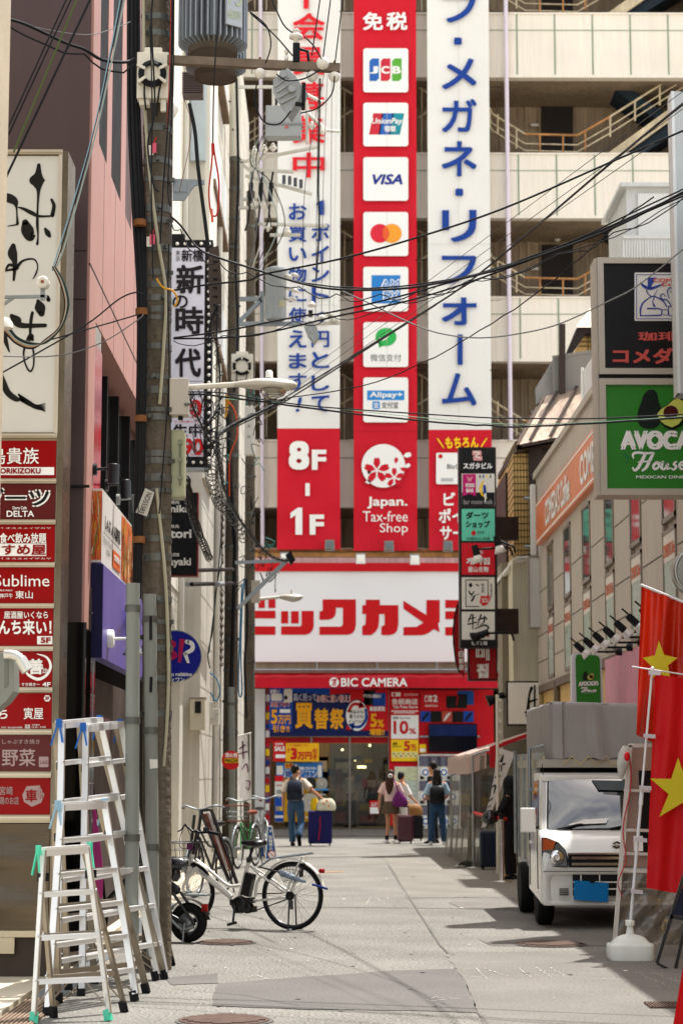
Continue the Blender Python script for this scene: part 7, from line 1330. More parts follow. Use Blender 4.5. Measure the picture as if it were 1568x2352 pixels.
m.use(mat('pouch_purple','6a2f5a',.5)).box(bpnt(270,1090)+V(-.03,-.02,-.03),bpnt(270,1090)+V(.03,.02,.04));m.build('basket',bk)
# umbrella strapped beside the rear wheel
m=MB(mat('umbrella_print','8d9aa8',.6,var=.5,vs=25));a=bpnt(1100,1315,.09*sgn);b=bpnt(1400,1425,.09*sgn);m.lathe([(.012,0),(.03,.03),(.026,.2),(.012,.30)],a,b-a,12);m.use(mat('handle_blue','1b2f7a',.4)).tube([b,bpnt(1535,1465,.09*sgn)],.011,8);m.use(bb).tube([bpnt(930,1270,.08*sgn),a],.009,6);tag(m.build('umbrella'),'folded patterned umbrella with a blue handle strapped beside the white bicycle wheel','umbrella')
# black small-wheeled moped bicycle, mostly behind the pole
mo=G(*kb(255,1950));MA=V(-.95,.3,0).normalized();MN=V(-MA.y,MA.x,0)
def mp(x,y,n=0.0):d=ray(*kb(x,y));return CAM+d*((mo-CAM).dot(MN)/d.dot(MN))+MN*n
t=thing('moped_bicycle','black fat-tyred electric moped bicycle half hidden behind the near pole','moped',mo);mc=V(mo.x,mo.y,.175)
wheel(mc,.175,MN,'wheel',t,.042,12,gal);wheel(mc+MA*.95,.175,MN,'wheel',t,.042,12,gal)
m=MB(bb);s_=-1 if MN.y>0 else 1
for n in(-.09,.09):m.tube([mp(105,1690,n),mc+MN*n],.022,8);m.tube([mp(150,1500,n),mp(345,1790,n*.9)],.014,8)
m.tube(through([mp(100,1500),mp(160,1480),mp(60,1420),mp(-100,1450)]),.03,8);m.tube([mp(-100,1450),mp(-170,1250),mp(-200,1100)],.025,8);m.tube([mp(-170,1250),mc+MA*.95],.025,8);m.build('frame',t)
m=MB(mat('moped_tank','1c1c1e',.2,spec=.6));m.lathe([(.02,-.22),(.05,-.16),(.065,0),(.055,.1),(.02,.14)],mp(110,1245),-MA,16);m.lathe([(.04,0),(.05,.06),(.02,.1)],mp(140,1300),V(0,0,-1),12);m.build('saddle',t)
m=MB(gal);m.obox((mp(250,1530)+mp(430,1515))/2,MA*.10,MN*.07,V(0,0,.008));
m.build('rear_rack',t);m=MB(mat('reflector_red','a01414',.2));m.box(mp(400,1640)+V(-.025,-.03,-.03),mp(400,1640)+V(.03,.03,.035));m.build('tail_light',t)
m=MB(bb);m.grid(lambda u,v:mc+(-MA*math.cos(R_(20+130*u))+V(0,0,1)*math.sin(R_(20+130*u)))*.2+MN*.05*(v-.5)*2,20,3);m.prism([mp(*p) for p in((380,1640),(410,1640),(455,1745),(430,1748))],MN*.02);m.build('fender',t)
m=MB(gal);m.lathe([(.075,0),(.075,.006),(.02,.01)],mc+MN*.06*s_,MN*s_,20);m.tube([mc+MN*.1*s_,V(mo.x,mo.y,0)+MN*.14*s_],.009,6);m.tube(through([mp(110,1700,.1*s_),mp(230,1820,.1*s_),mp(340,1800,.1*s_)]),.014,6);m.build('brake_disc',t)
# dark city bicycle with upright bars behind the A-board
def citybike(g,ax,label,fcol,basket=True,cat='bicycle',s=1.0,bar=True):
 t=thing('bicycle',label,cat,g);n=V(-ax.y,ax.x,0);R=.33*s;rc_=g+V(0,0,R);fc=rc_+ax*1.08*s
 wheel(rc_,R,n,'wheel',t,.016,20);wheel(fc,R,n,'wheel',t,.016,20)
 m=MB(fcol);b=rc_+ax*.45*s+V(0,0,-.03);se=rc_+ax*.28*s+V(0,0,.38*s);hd_=rc_+ax*.92*s+V(0,0,.50*s)
 m.tube([b,se],.016,8);m.tube([b,hd_-V(0,0,.12)],.018,8);m.tube(through([se-V(0,0,.12),(se+hd_)/2-V(0,0,.16),hd_-V(0,0,.02)]),.014,8)
 for q in(-.05,.05):m.tube([b,rc_+n*q],.01,6);m.tube([se-V(0,0,.05),rc_+n*q],.009,6);m.tube([hd_-V(0,0,.12),fc+n*q],.012,6)
 m.build('frame',t)
 m=MB(mat('saddle_brown','7a3a26',.5) if basket else bb);c=se+V(0,0,.16);m.loft([[c+ax*f*.12+n*w*math.cos(k*math.pi/5)+V(0,0,h*math.sin(k*math.pi/5)) for k in range(10)] for f,w,h in((-1,.04,.02),(-.6,.095,.04),(0,.07,.04),(.7,.025,.025),(1,.01,.01))]);m.use(gal).tube([se,c],.012,6);m.build('saddle',t)
 m=MB(gal);h=hd_+V(0,0,.22);m.tube([hd_,h],.012,8);m.tube(through([h-n*.28-ax*.16+V(0,0,.02),h-n*.20+V(0,0,.05),h,h+n*.20+V(0,0,.05),h+n*.28-ax*.16+V(0,0,.02)]),.012,8);m.use(mat('grip','7a3a26',.6) if basket else bb)
 for q in(-1,1):m.tube([h+n*q*.27-ax*.13+V(0,0,.025),h+n*q*.285-ax*.2+V(0,0,.015)],.018,8)
 m.build('handlebar',t)
 if basket:
  m=MB(mat('wicker_brown','6e3a2c',.7));bo=hd_+ax*.22+V(0,0,.0);m2=MB(gal)
  for w in(0,.3,.6,1):
   hw,hl=.13+.05*w,.11+.04*w;(m if w in(0,1) else m2).tube([bo+n*hw-ax*hl+V(0,0,.24*w-.08),bo+n*hw+ax*hl+V(0,0,.24*w-.08),bo-n*hw+ax*hl+V(0,0,.24*w-.08),bo-n*hw-ax*hl+V(0,0,.24*w-.08)],.009 if w in(0,1) else .004,5,closed=True)
  for k in range(14):
   a=2*math.pi*k/14;e=n*math.cos(a)+ax*math.sin(a)*.85;m2.tube([bo+e*.14+V(0,0,-.08),bo+e*.19+V(0,0,.16)],.003,4)
  m.build('basket',t);m2.build('basket_wire',t)
 m=MB(gal)
 for c_,a0,a1 in((rc_,20,160),(fc,40,180)):m.tube([c_+(-ax*math.cos(R_(a0+(a1-a0)*k/16))+V(0,0,1)*math.sin(R_(a0+(a1-a0)*k/16)))*(R+.02) for k in range(17)],.018,6)
 m.use(bb).tube([rc_+n*.05,g+n*.1-ax*.1],.01,6);m.build('fender',t);return t
gfr=mat('bike_green','15702f',.35,var=.06)
g=G(546,1996);gx_=V(-.22,-.97,0).normalized();citybike(g-gx_*1.08,gx_,'green city bicycle with a brown-rimmed wire basket beside the slender pole',gfr)
g=G(606,1975);citybike(V(g.x-.15,g.y+1.3,0),V(.16,-.98,0).normalized(),'silver city bicycle with straight dark bars behind the green bicycle',gal,False)
g=G(478,2070);citybike(V(g.x+.1,g.y+1.7,0),V(-.28,-.96,0).normalized(),'dark bicycle with chrome bars standing behind the black A-board',bb,False)
# A-boards
t=thing('menu_board','tall black A-board of food photographs leaning open behind the white bicycle','sign',G(500,2060));Yb=G(500,2062).y;m=MB(bb);kA=lambda x,y,Y=Yb:P(*kb(x,y),Y)
for a,b,dy in(((365,770),(620,1400),-.25),((460,760),(690,1420),-.25),((370,780),(290,1330),.35),((310,800),(250,1330),.35)):m.bar(kA(*a),kA(*b,Yb+dy),.035,.03)
m.bar(kA(365,770),kA(460,760),.03);m.build('frame',t)
m=MB(mat('food_photo','7a4a3a',.45,var=.6,vs=12));m.prism([kA(380,800,Yb-.03),kA(440,790,Yb-.03),kA(640,1290,Yb-.23),kA(590,1320,Yb-.23)],V(0,.015,0));m.use(mat('photo_white','b8aea6',.5,var=.3,vs=9)).prism([kA(425,795,Yb-.04),kA(445,792,Yb-.04),kA(615,1290,Yb-.24),kA(598,1310,Yb-.24)],V(0,.006,0));m.build('picture_panel',t)
t=thing('no_parking_board','blue and white standing board reading 駐輪禁止 in front of the green bicycle','sign',G(617,1977));Yb=G(617,1977).y;kp_=lambda x,y,dy=0:P(*kb(x,y),Yb+dy)
m=MB(wht);m.prism([kp_(*p) for p in((962,902),(1005,905),(1055,1215),(940,1210))],V(0,.04,0));m.box(kp_(935,1225)+V(0,-.05,0),kp_(1060,1208)+V(0,.25,0));m.build('frame',t)
m=MB(mat('board_blue','1c4f8a',.5,var=.05));m.prism([kp_(*p,-.01) for p in((970,915),(1000,917),(1042,1200),(952,1197))],V(0,.008,0));Tp=lambda x,y:P(x,y,Yb-.013);T(m,'駐\n輪\n禁\n止',[kb(975,990),kb(1008,990),kb(1012,1118),kb(977,1118)],Tp,.03,m=wht);disc(m,*kb(1000,1160),9,9,Tp,red);Tq=lambda x,y:P(x,y,Yb-.018);disc(m,*kb(1000,1160),7.4,7.4,Tq,wht);brush(m,[(*kb(980,1140),1.6),(*kb(1020,1180),1.6)],lambda x,y:P(x,y,Yb-.022),red);m.use(wht);brush(m,[(*kb(985,940),2),(*kb(995,950),2.4),(*kb(985,962),2)],Tp,wht);m.build('panel',t)
t=thing('no_parking_board','second blue standing board half hidden behind the 駐輪禁止 one','sign',G(603,1972));Yb2=G(603,1972).y+.3;kp2=lambda x,y,dy=0:P(*kb(x,y),Yb2+dy)
m=MB(wht);m.prism([kp2(*p) for p in((905,880),(955,880),(955,1195),(890,1190))],V(0,.04,0));m.build('frame',t);m=MB(mat('board_blue','1c4f8a',.5));m.prism([kp2(*p,-.01) for p in((912,892),(948,892),(945,1180),(905,1178))],V(0,.008,0));T(m,'駐\n輪\n場',[kb(918,900),kb(942,900),kb(942,1080),kb(918,1080)],lambda x,y:P(x,y,Yb2-.013),.03,m=wht);m.build('panel',t)
# hydrant sign and white vertical banner
c=P(531,1746,35.8);t=thing('hydrant_sign','round red hydrant sign with a yellow band behind the grey riser pipe','sign',c);m=MB(mat('sign_signal_red','c3141c',.4));m.lathe([(.165,-.01),(.165,.015)],c,V(0,1,0),32,smooth=False);pl=PY(35.77);rect(m,516,1742,550,1752,pl,yel);T(m,'消火栓',(517,1729,546,1740),pl,.05,m=wht);T(m,'MACHI',(517,1743,546,1751),PY(35.76),.06,m=ink);m.build('face',t);m=MB(gal);m.tube([c+V(0,.02,.1),c+V(0,.1,.1)],.03);m.build('bracket',t)
t=thing('banner_flag','white vertical cloth banner of purple brush characters hanging by the poles','banner',G(562,1962));Yf=35.0;m=MB(mat('banner_cloth_white','dcd8d4',.8,var=.05,bump=.4,bs=4,trans=.3));q=[(700,105),(785,88),(800,300),(820,600),(715,620),(705,400)]
m.grid(lambda u,v:P(*kb(702+8*v+(84-0*v+18*v)*u,104-14*u+(540+80*u)*v),Yf+.03*math.sin(u*6+v*9)),10,24);m.use(mat('banner_purple','7a5568',.6));pf=PY(Yf-.05)
for s in([(*kb(712,215),3),(*kb(760,180),4)],[(*kb(740,150),4),(*kb(748,300),4)],[(*kb(705,260),3),(*kb(780,240),4)],[(*kb(735,400),2),(*kb(775,350),4),(*kb(790,420),3)],[(*kb(770,500),2),(*kb(805,510),4),(*kb(795,580),3),(*kb(770,560),2)]):brush(m,s,pf,mat('banner_purple','7a5568',.6))
m.build('cloth',t);m=MB(offw);m.tube([P(*kb(700,102),Yf),P(*kb(820,70),Yf)],.012,6);m.tube([P(*kb(808,72),Yf),V(P(*kb(818,900),Yf).x,Yf,0)],.014,6);m.use(bb).tube([P(*kb(788,90),Yf+.02),P(*kb(818,800),Yf+.02)],.01,6);m.build('pole',t)
# ================================================================ people and luggage
skin_m=mat('skin','c08a6a',.5,var=.06);hair_m=mat('hair_dark','1c1512',.5,var=.1);hairb=mat('hair_brown','3f241a',.5,var=.15);jeans=mat('denim','3c5674',.8,var=.2,vs=8);shoe_b=mat('shoe_black','151515',.5);shoe_w=mat('shoe_white','d8d6d2',.6)
def person(at,h,yaw,label,J,hair='short',shirt=None,legs=None,shoes=shoe_b,skirt=None,hcol=hair_m,hood=None,head_turn=0.0):
 """J: joints in metres for a 1.72 m figure: x right, y ahead, z up. keys e/w (elbow, wrist) l/r, k/a (knee, ankle) l/r"""
 s=h/1.72;cy,sy=math.cos(yaw),math.sin(yaw);at=Vector(at)
 W=lambda x,y,z:at+V(x*cy-y*sy,x*sy+y*cy,z)*s
 D=dict(el=(-.24,-.02,1.13),wl=(-.25,.05,.89),er=(.24,-.02,1.13),wr=(.25,.05,.89),kl=(-.10,.02,.50),al=(-.10,-.01,.09),kr=(.10,.02,.50),ar=(.10,-.01,.09));D.update(J)
 vs=[(0,0,.96),(0,-.01,1.12),(0,0,1.30),(0,0,1.44),(0,.01,1.50),(0,.025,1.575),(0,.02,1.65)];rs=[.13,.115,.125,.065,.055,.074,.085];es=[(i,i+1) for i in range(6)]
 ht_=head_turn;nose=(math.sin(ht_)*.10+0,.02+math.cos(ht_)*.10,1.595);vs.append(nose);rs.append(.014);es.append((5,7))
 for sd,x in(('l',-1),('r',1)):
  b=len(vs);e,w,k,a=D['e'+sd],D['w'+sd],D['k'+sd],D['a'+sd];fd=tuple((q-p) for p,q in zip(e,w));L=math.sqrt(sum(q*q for q in fd));fd=tuple(q/L for q in fd);hd_=tuple(p+q*.07 for p,q in zip(w,fd))
  vs+=[(x*.17,0,1.40),e,w,hd_];rs+=[.058,.044,.03,.034];es+=[(3,b),(b,b+1),(b+1,b+2),(b+2,b+3)]
  for f in range(4):vs.append(tuple(p+q*(.145-.012*abs(f-1.5))+o for p,q,o in zip(w,fd,(0,(f-1.5)*.018,0))));rs.append(.009);es.append((b+3,len(vs)-1))
  vs.append(tuple(p+q*.06+o for p,q,o in zip(w,fd,(-x*.02,.04,0))));rs.append(.01);es.append((b+2,len(vs)-1))
  c=len(vs);vs+=[(x*.095,0,.92),k,a,(a[0],a[1]+.13,max(.03,a[2]-.05))];rs+=[.09,.06,.04,.035];es+=[(0,c),(c,c+1),(c+1,c+2),(c+2,c+3)]
 me=bpy.data.meshes.new('person');me.from_pydata([W(*v)-at for v in vs],es,[]);me.materials.append(skin_m)
 o=bpy.data.objects.new('person',me);sc.collection.objects.link(o);o.location=at;ORG[o.name]=at
 md=o.modifiers.new('skin','SKIN');md.use_smooth_shade=True
 for i,r in enumerate(rs):me.skin_vertices[0].data[i].radius=(r*s,r*s)
 me.skin_vertices[0].data[0].use_root=True;q=o.modifiers.new('sub','SUBSURF');q.levels=1;q.render_levels=1
 tag(o,label,'person')
 def el(c,rx,ry,k=14,z=0):return[W(c[0]+rx*math.cos(2*math.pi*i/k),c[1]+ry*math.sin(2*math.pi*i/k),c[2]) for i in range(k)]
 hs=W(0,.02,1.635)
 m=MB(hcol)
 if hood:m.use(hood);m.ball(W(0,.0,1.62),(.125*s,.13*s,.16*s));m.loft([el((0,0,1.42),.19,.12),el((0,0,1.50),.12,.11),el((0,0,1.58),.11,.11)])
 else:m.ball(W(-math.sin(ht_)*.022,.02-math.cos(ht_)*.022,1.665),(.094*s,.10*s,.092*s));m.ball(W(-math.sin(ht_)*.04,.02-math.cos(ht_)*.04,1.62),(.08*s,.08*s,.085*s))
 if hair=='long':m.loft([el((0,-.06,1.66),.08,.05),el((0,-.085,1.55),.105,.055),el((0,-.12,1.42),.11,.05),el((0,-.14,1.28),.085,.04),el((.0,-.14,1.16),.03,.02)])
 m.build('hood' if hood else 'hair',o)
 m=MB(mat('eye_dark','15100e',.3));c=V(math.sin(ht_),math.cos(ht_),0);n=V(c.y,-c.x,0)
 for q_ in(-1,1):p=V(0,.02,1.62)+c*.082+n*(.032*q_);m.ball(W(*p),.009*s,6,4)
 m.use(mat('lip','9a5a4a',.5));p=V(0,.02,1.553)+c*.078;m.ball(W(*p),(.022*s,.012*s,.007*s),8,4);m.build('face',o)
 if not hood:
  m=MB(skin_m)
  for q_ in(-1,1):p=V(0,.02,1.60)+n*(.088*q_);m.ball(W(*p),(.012*s,.022*s,.032*s),6,5)
  m.build('ears',o)
 if shirt:
  m=MB(shirt);m.loft([el((0,0,.93),.172,.125),el((0,0,1.02),.165,.12),el((0,0,1.15),.17,.125),el((0,0,1.30),.19,.135),el((0,0,1.39),.185,.115),el((0,0,1.445),.11,.085),el((0,0,1.475),.068,.068)])
  for sd,x in(('l',-1),('r',1)):
   a=W(x*.15,0,1.40);e=W(*D['e'+sd]);w_=W(*D['w'+sd]);pts=[a,a.lerp(e,.5),a.lerp(e,.92)];rr=[.075*s,.078*s,.08*s]
   if hood:pts+=[e,w_];rr+=[.062*s,.05*s]
   m.tube(pts,rr,12)
  m.build('shirt',o)
 if legs:
  m=MB(legs);m.loft([el((0,0,1.0),.165,.118),el((0,0,.90),.185,.135),el((0,0,.80),.175,.13),el((0,0,.76),.10,.09)])
  for sd,x in(('l',-1),('r',1)):k,a=D['k'+sd],D['a'+sd];m.tube(through([W(x*.092,0,.88),W(x*.095,0,.75),W(*k),W(*[(p*.45+q*.55) for p,q in zip(k,a)]),W(a[0],a[1],a[2]-.0)],3),[.098*s,.097*s,.096*s,.094*s,.09*s,.084*s,.08*s,.077*s,.076*s,.075*s,.074*s,.073*s,.074*s],12)
  m.build('trousers',o)
 if skirt:
  m=MB(skirt);m.loft([el((0,0,1.02),.15,.115),el((0,0,.94),.19,.14),el((0,0,.80),.225,.17),el((0,0,.70),.25,.19)]);m.build('skirt',o);m=MB(shoe_b)
  for sd in 'lr':a=D['a'+sd];m.tube([W(*a),W(a[0],a[1],a[2]+.10)],[.046*s,.05*s],10)
  m.build('socks',o)
 m=MB(shoes)
 for sd in 'lr':
  a=D['a'+sd];up_=max(0,a[2]-.09);ring_=[]
  for f,w_,zt in((-.08,.03,.03),(-.06,.042,.08),(0,.046,.095),(.07,.046,.065),(.15,.042,.045),(.185,.02,.025)):zz=up_+(-f*.9 if up_>.05 else 0);ring_.append([W(a[0]+w_*math.cos(t_),a[1]+f,max(.0,zz)+zt/2+zt/2*math.sin(t_)) for t_ in[2*math.pi*i/10 for i in range(10)]])
  m.loft(ring_)
 m.build('shoes',o);return o
def backpack(at,h,yaw,label,mt,w=.17,z0=.98,z1=1.42):
 s=h/1.72;cy,sy=math.cos(yaw),math.sin(yaw);at=Vector(at);W=lambda x,y,z:at+V(x*cy-y*sy,x*sy+y*cy,z)*s
 t=thing('backpack',label,'backpack',W(0,-.2,z0));el=lambda z,rx,ry:[W(rx*math.copysign(abs(math.cos(a))**.6,math.cos(a)),-.135-ry+ry*math.copysign(abs(math.sin(a))**.6,math.sin(a)),z) for a in[2*math.pi*i/16 for i in range(16)]]
 m=MB(mt);m.loft([el(z0,w*.9,.07),el(z0+.04,w,.09),el(z0+(z1-z0)*.5,w,.095),el(z0+(z1-z0)*.85,w*.93,.08),el(z1,w*.6,.045)]);m.use(mat('strap_black','17181c',.6)).tube(through([W(-.04,-.2,z1-.02),W(0,-.22,z1+.05),W(.04,-.2,z1-.02)]),.012*s,6);m.bar(W(-w*.8,-.32,z0+.2),W(w*.8,-.32,z0+.2),.02*s);m.build('bag',t)
 m=MB(mat('strap_black','17181c',.6))
 for x in(-1,1):m.tube(through([W(x*.09,-.14,z1-.03),W(x*.10,-.02,1.48),W(x*.125,.12,1.36),W(x*.15,.10,1.15),W(x*.16,-.12,z0+.08)]),.022*s,6)
 m.build('strap',t)
def suitcase(c,w,d,h,mt,label,stripe=None,hard=False):
 t=thing('suitcase',label,'suitcase',c);c=Vector(c);m=MB(mt);m.box(c+V(-w/2,-d/2,.05),c+V(w/2,d/2,h));m.build('shell',t,bevel=.035)
 m=MB(stripe or mt)
 if stripe:m.tube(through([c+V(-.03,-d/2-.005,.12),c+V(.0,-d/2-.008,h*.55),c+V(.0,-d/2-.005,h-.12)]),.012,6);m.build('zip',t)
 if hard:
  m=MB(mt)
  for q in range(5):x=-w*.38+w*.76*q/4;m.box(c+V(x-.012,-d/2-.008,.10),c+V(x+.012,-d/2+.01,h-.06))
  m.build('ribs',t,bevel=.004)
 m=MB(rubber)
 for x in(-1,1):
  for y in(-1,1):m.cyl(c+V(x*(w/2-.05)-.012,y*(d/2-.04),.028),c+V(x*(w/2-.05)+.012,y*(d/2-.04),.028),.028,10);m.box(c+V(x*(w/2-.05)-.015,y*(d/2-.04)-.015,.03),c+V(x*(w/2-.05)+.015,y*(d/2-.04)+.015,.06));m.cut('castor',t)
 m=MB(gal);hh=h+.18
 for x in(-.08,.08):m.tube([c+V(x,d*.3,h-.05),c+V(x,d*.3,hh)],.009,6)
 m.use(black).bar(c+V(-.09,d*.3,hh),c+V(.09,d*.3,hh),.028);m.build('handle',t);return t
 # man with the blue suitcase
g=G(679,1943);hM=1.66
person(g,hM,-.12,'man in cream shirt and jeans walking away with backpack and hand on blue suitcase',dict(el=(-.27,-.03,1.14),wl=(-.28,.02,.88),er=(.33,-.06,1.22),wr=(.55,-.02,1.04),kl=(-.10,.08,.50),al=(-.07,.02,.09),kr=(.11,.03,.50),ar=(.10,-.24,.22)),'short',mat('shirt_cream','d9c6b4',.8,var=.06,bump=.3,bs=8),jeans,shoe_b,head_turn=1.0)
backpack(g,hM,-.12,'dark navy patterned backpack on the man in the cream shirt',mat('pack_navy','232a3c',.6,var=.5,vs=9),.17)
g2=G(735,1943);suitcase(g2+V(0,0,0),.50,.30,.73,mat('case_blue','1d1a58',.6,var=.1),'large deep blue suitcase of a red front zip beside the man in the cream shirt',mat('zip_red','b81d22',.5))
t=thing('tote_bag','white floral boxy tote bag lying on top of the blue suitcase','bag',g2+V(.12,-.02,.735));m=MB(mat('tote_white','dad7bf',.7,var=.2,vs=9));o_=g2+V(.12,-.05,.735);m.loft([[o_+V(rx*math.copysign(abs(math.cos(a))**.6,math.cos(a))+.03*z,ry*math.copysign(abs(math.sin(a))**.6,math.sin(a)),z) for a in[2*math.pi*i/14 for i in range(14)]] for z,rx,ry in((0,.19,.10),(.05,.21,.12),(.18,.18,.10),(.25,.11,.05))]);m.use(mat('flower_orange','d98a5a',.6))
for x,z in((-.05,.15),(.06,.09),(.02,.20)):m.ball(o_+V(x,-.11,z),(.025,.012,.025),8,6)
m.build('bag',t);m=MB(yel);m.loft([[o_+V(-.24+rx*math.cos(a),.04+.04*math.sin(a),z) for a in[2*math.pi*i/10 for i in range(10)]] for z,rx in((-.02,.07),(.14,.09),(.26,.05))]);tag(m.build('shopping_bag'),'small yellow shopping bag held between the man and the white tote','bag')
# two women with cases
g=G(898,1937);hW=1.56
person(g,hW,-.35,'woman in pale pink top and short brown skirt seen from behind with a purple bag',dict(el=(-.26,-.04,1.16),wl=(-.30,.0,.90),er=(.24,.06,1.18),wr=(.24,.28,1.10),kl=(-.08,.02,.50),al=(-.09,-.06,.09),kr=(.09,.04,.50),ar=(.10,.03,.09)),'long',mat('top_pink','d9b8b2',.8,var=.06),None,shoe_w,mat('skirt_brown','5a4838',.8,var=.1),hairb,head_turn=.5)
m=MB(shoe_w);c=g+V(-.02,-.12,1.60*hW/1.72);m.tube([c+V(math.cos(a)*.035,0,math.sin(a)*.03) for a in[2*math.pi*k/12 for k in range(12)]],.018,6,closed=True);tag(m.build('scrunchie'),'white hair scrunchie on the woman in the brown skirt','hair band')
t=thing('shoulder_bag','purple shoulder bag hanging at the side of the woman in the brown skirt','bag',g+V(.2,-.2,.78));m=MB(mat('bag_purple','6a2064',.6,var=.15));o_=g+V(.20,-.17,.80);m.loft([[o_+V(rx*math.cos(a)-.12*z,ry*math.sin(a),z) for a in[2*math.pi*i/14 for i in range(14)]] for z,rx,ry in((-.02,.10,.05),(.03,.17,.08),(.15,.16,.07),(.27,.08,.04),(.32,.04,.02))]);m.tube(through([o_+V(-.04,0,.3),o_+V(-.10,-.02,.45),o_+V(-.13,.1,.58)]),.014,6);m.build('bag',t)
g=G(921,1933);person(g,1.52,-.9,'woman in loose white shirt and white trousers behind the purple bag pushing the black suitcase',dict(el=(-.24,.10,1.14),wl=(-.18,.32,1.02),er=(.24,.08,1.14),wr=(.18,.32,1.0)),'short',mat('shirt_white','d5d0c8',.8,var=.06),mat('trousers_white','cfcac2',.8,var=.06),shoe_w)
suitcase(G(930,1938),.34,.26,.61,mat('case_burgundy','4d0f22',.25,var=.08,spec=.6),'glossy burgundy hard suitcase beside the woman in the brown skirt',None,True);gb_=G(955,1931);suitcase(gb_,.32,.26,.56,mat('case_black','141316',.5),'black suitcase under a brown bag right of the burgundy one')
m=MB(mat('bag_tan','8d6236',.5,var=.25,vs=8));o_=gb_+V(-.05,-.03,.565);m.loft([[o_+V(rx*math.copysign(abs(math.cos(a))**.7,math.cos(a)),ry*math.sin(a),z) for a in[2*math.pi*i/14 for i in range(14)]] for z,rx,ry in((0,.16,.08),(.05,.21,.11),(.16,.19,.10),(.24,.14,.05),(.26,.05,.02))]);tag(m.build('duffel_bag'),'crumpled tan brown bag sitting on the black suitcase','bag')
# couple by the capsule machines
g=G(1000,1938);person(g+V(-.03,.35,0),1.74,1.15,'man in black T-shirt and black trousers standing by the capsule machines facing left',dict(el=(-.26,-.06,1.14),wl=(-.16,.10,.98),er=(.26,-.06,1.14),wr=(.16,.10,.98)),'short',mat('tee_black','17181c',.8),mat('trousers_black','15151a',.8),shoe_b)
g=G(1004,1941);person(g,1.58,-.05,'woman in light blue shirt and jeans standing with a black backpack and long dark hair',dict(el=(-.26,.02,1.14),wl=(-.14,.16,1.02),er=(.26,.02,1.14),wr=(.14,.16,1.02),kl=(-.12,.02,.50),al=(-.15,0,.09),kr=(.12,.02,.5),ar=(.16,0,.09)),'long',mat('shirt_sky','a9c3d3',.8,var=.06),mat('denim_dark','2c4764',.8,var=.2,vs=8),shoe_w)
backpack(g,1.58,-.05,'plain black backpack on the woman with long dark hair',mat('pack_black','141618',.4,var=.15),.18,.94,1.36)
g=G(1172,2020);person(g,1.42,1.2,'person in a black hooded top and black trousers beside the truck box',dict(el=(-.26,.08,1.16),wl=(-.12,.28,1.05),er=(.26,.08,1.16),wr=(.12,.28,1.05)),'short',mat('hoodie_black','121214',.8),mat('trousers_black','15151a',.8),shoe_b,hood=mat('hoodie_black','121214',.8))
m=MB(mat('bag_shiny_black','0e0f12',.12,spec=.8));o_=g+V(-.3,-.12,.78);m.loft([[o_+V(rx*math.cos(a),ry*math.sin(a),z) for a in[2*math.pi*i/12 for i in range(12)]] for z,rx,ry in((0,.05,.05),(.04,.12,.09),(.12,.11,.08),(.2,.03,.03))]);tag(m.build('plastic_bag'),'shiny black plastic bag held by the hooded person in black','bag')
g=V(P(806,1880,56.6).x,56.6,.05);person(g,1.62,2.4,'shopper in white shirt carrying a white bag inside the store doorway',dict(wl=(-.28,.1,.9)),'short',mat('shirt_white','d5d0c8',.8),mat('trousers_black','15151a',.8),shoe_b)
# ================================================================ flags, food stall and barriers on the right
flag_r=mat('flag_red','c8141a',.45,var=.06,bump=.35,bs=3,stretch=(2,2,.5),trans=.3);flag_d=mat('flag_satin','bc2408',.3,var=.08,bump=.4,bs=4,stretch=(3,3,.4),trans=.38,spec=.45);star_y=mat('flag_star','cfc02c',.5,var=.05,trans=.2);pvc=mat('pole_white','d2d2d4',.35,var=.04)
fb=G(1447,2205);FYp=fb.y;t=thing('flag_stand','white water-filled plastic base holding the leaning flag pole','flag stand',fb);m=MB(mat('base_white','d9dad2',.4,var=.05,streak=.05));w,d=.185,.15
sq=lambda z,f,r=.5:[fb+V(w*f*math.copysign(abs(math.cos(a))**r,math.cos(a)),d*f*math.copysign(abs(math.sin(a))**r,math.sin(a)),z) for a in[2*math.pi*i/32 for i in range(32)]]
m.loft([sq(.0,.95),sq(.02,.99),sq(.11,1),sq(.13,.97),sq(.132,.82),sq(.15,.78,.7),sq(.178,.62,.9),sq(.196,.40,1),sq(.205,.18,1),sq(.28,.12,1)]);m.lathe([(.035,0),(.038,.01),(.038,.04),(.03,.045)],fb+V(0,0,.27),V(0,0,1),16);m.build('base',t)
pt0=fb+V(0,0,.25);ptop=P(1497,1535,FYp);m=MB(pvc);m.tube([pt0,pt0.lerp(ptop,.5)],.013,10);m.tube([pt0.lerp(ptop,.49),ptop],.010,10);m.tube([pt0.lerp(ptop,.47),pt0.lerp(ptop,.52)],.018,10);m.tube([P(1450,1531,FYp),P(1640,1560,FYp)],.006,8);m.ball(ptop,.016,8,6);m.build('pole',t)
t=thing('flag','long red flag of a big yellow star tied to the white leaning pole','flag',P(1500,2050,FYp));nf=0
def fl(u,v):x=1503-20*v+(150)*u;return P(x,1549+18*u+(490+10*u)*v,FYp-.03+.02*math.sin(v*9+u*4)+.022*math.sin(u*17+v*2)+.03*max(0,v-.9)*math.sin(u*60))
m=MB(flag_r);m.grid(fl,24,48)
m.use(star_y);stp=[(1492,1788),(1540,1789),(1556,1740),(1573,1790),(1622,1792),(1585,1824),(1600,1878),(1566,1844),(1513,1876),(1534,1824)];poly(m,stp,PY(FYp-.075));m.build('cloth',t)
m=MB(mat('clip_clear','d0c8cc',.3,var=.05,trans=.3))
for y in(1545,1690,1809,1929,2048):x=1497-(y-1535)*.0815;m.prism([P(a,b,FYp-.08) for a,b in((x-6,y-5),(x+20,y-3),(x+20,y+6),(x-6,y+4))],V(0,.05,0));m.cut('clip',t)
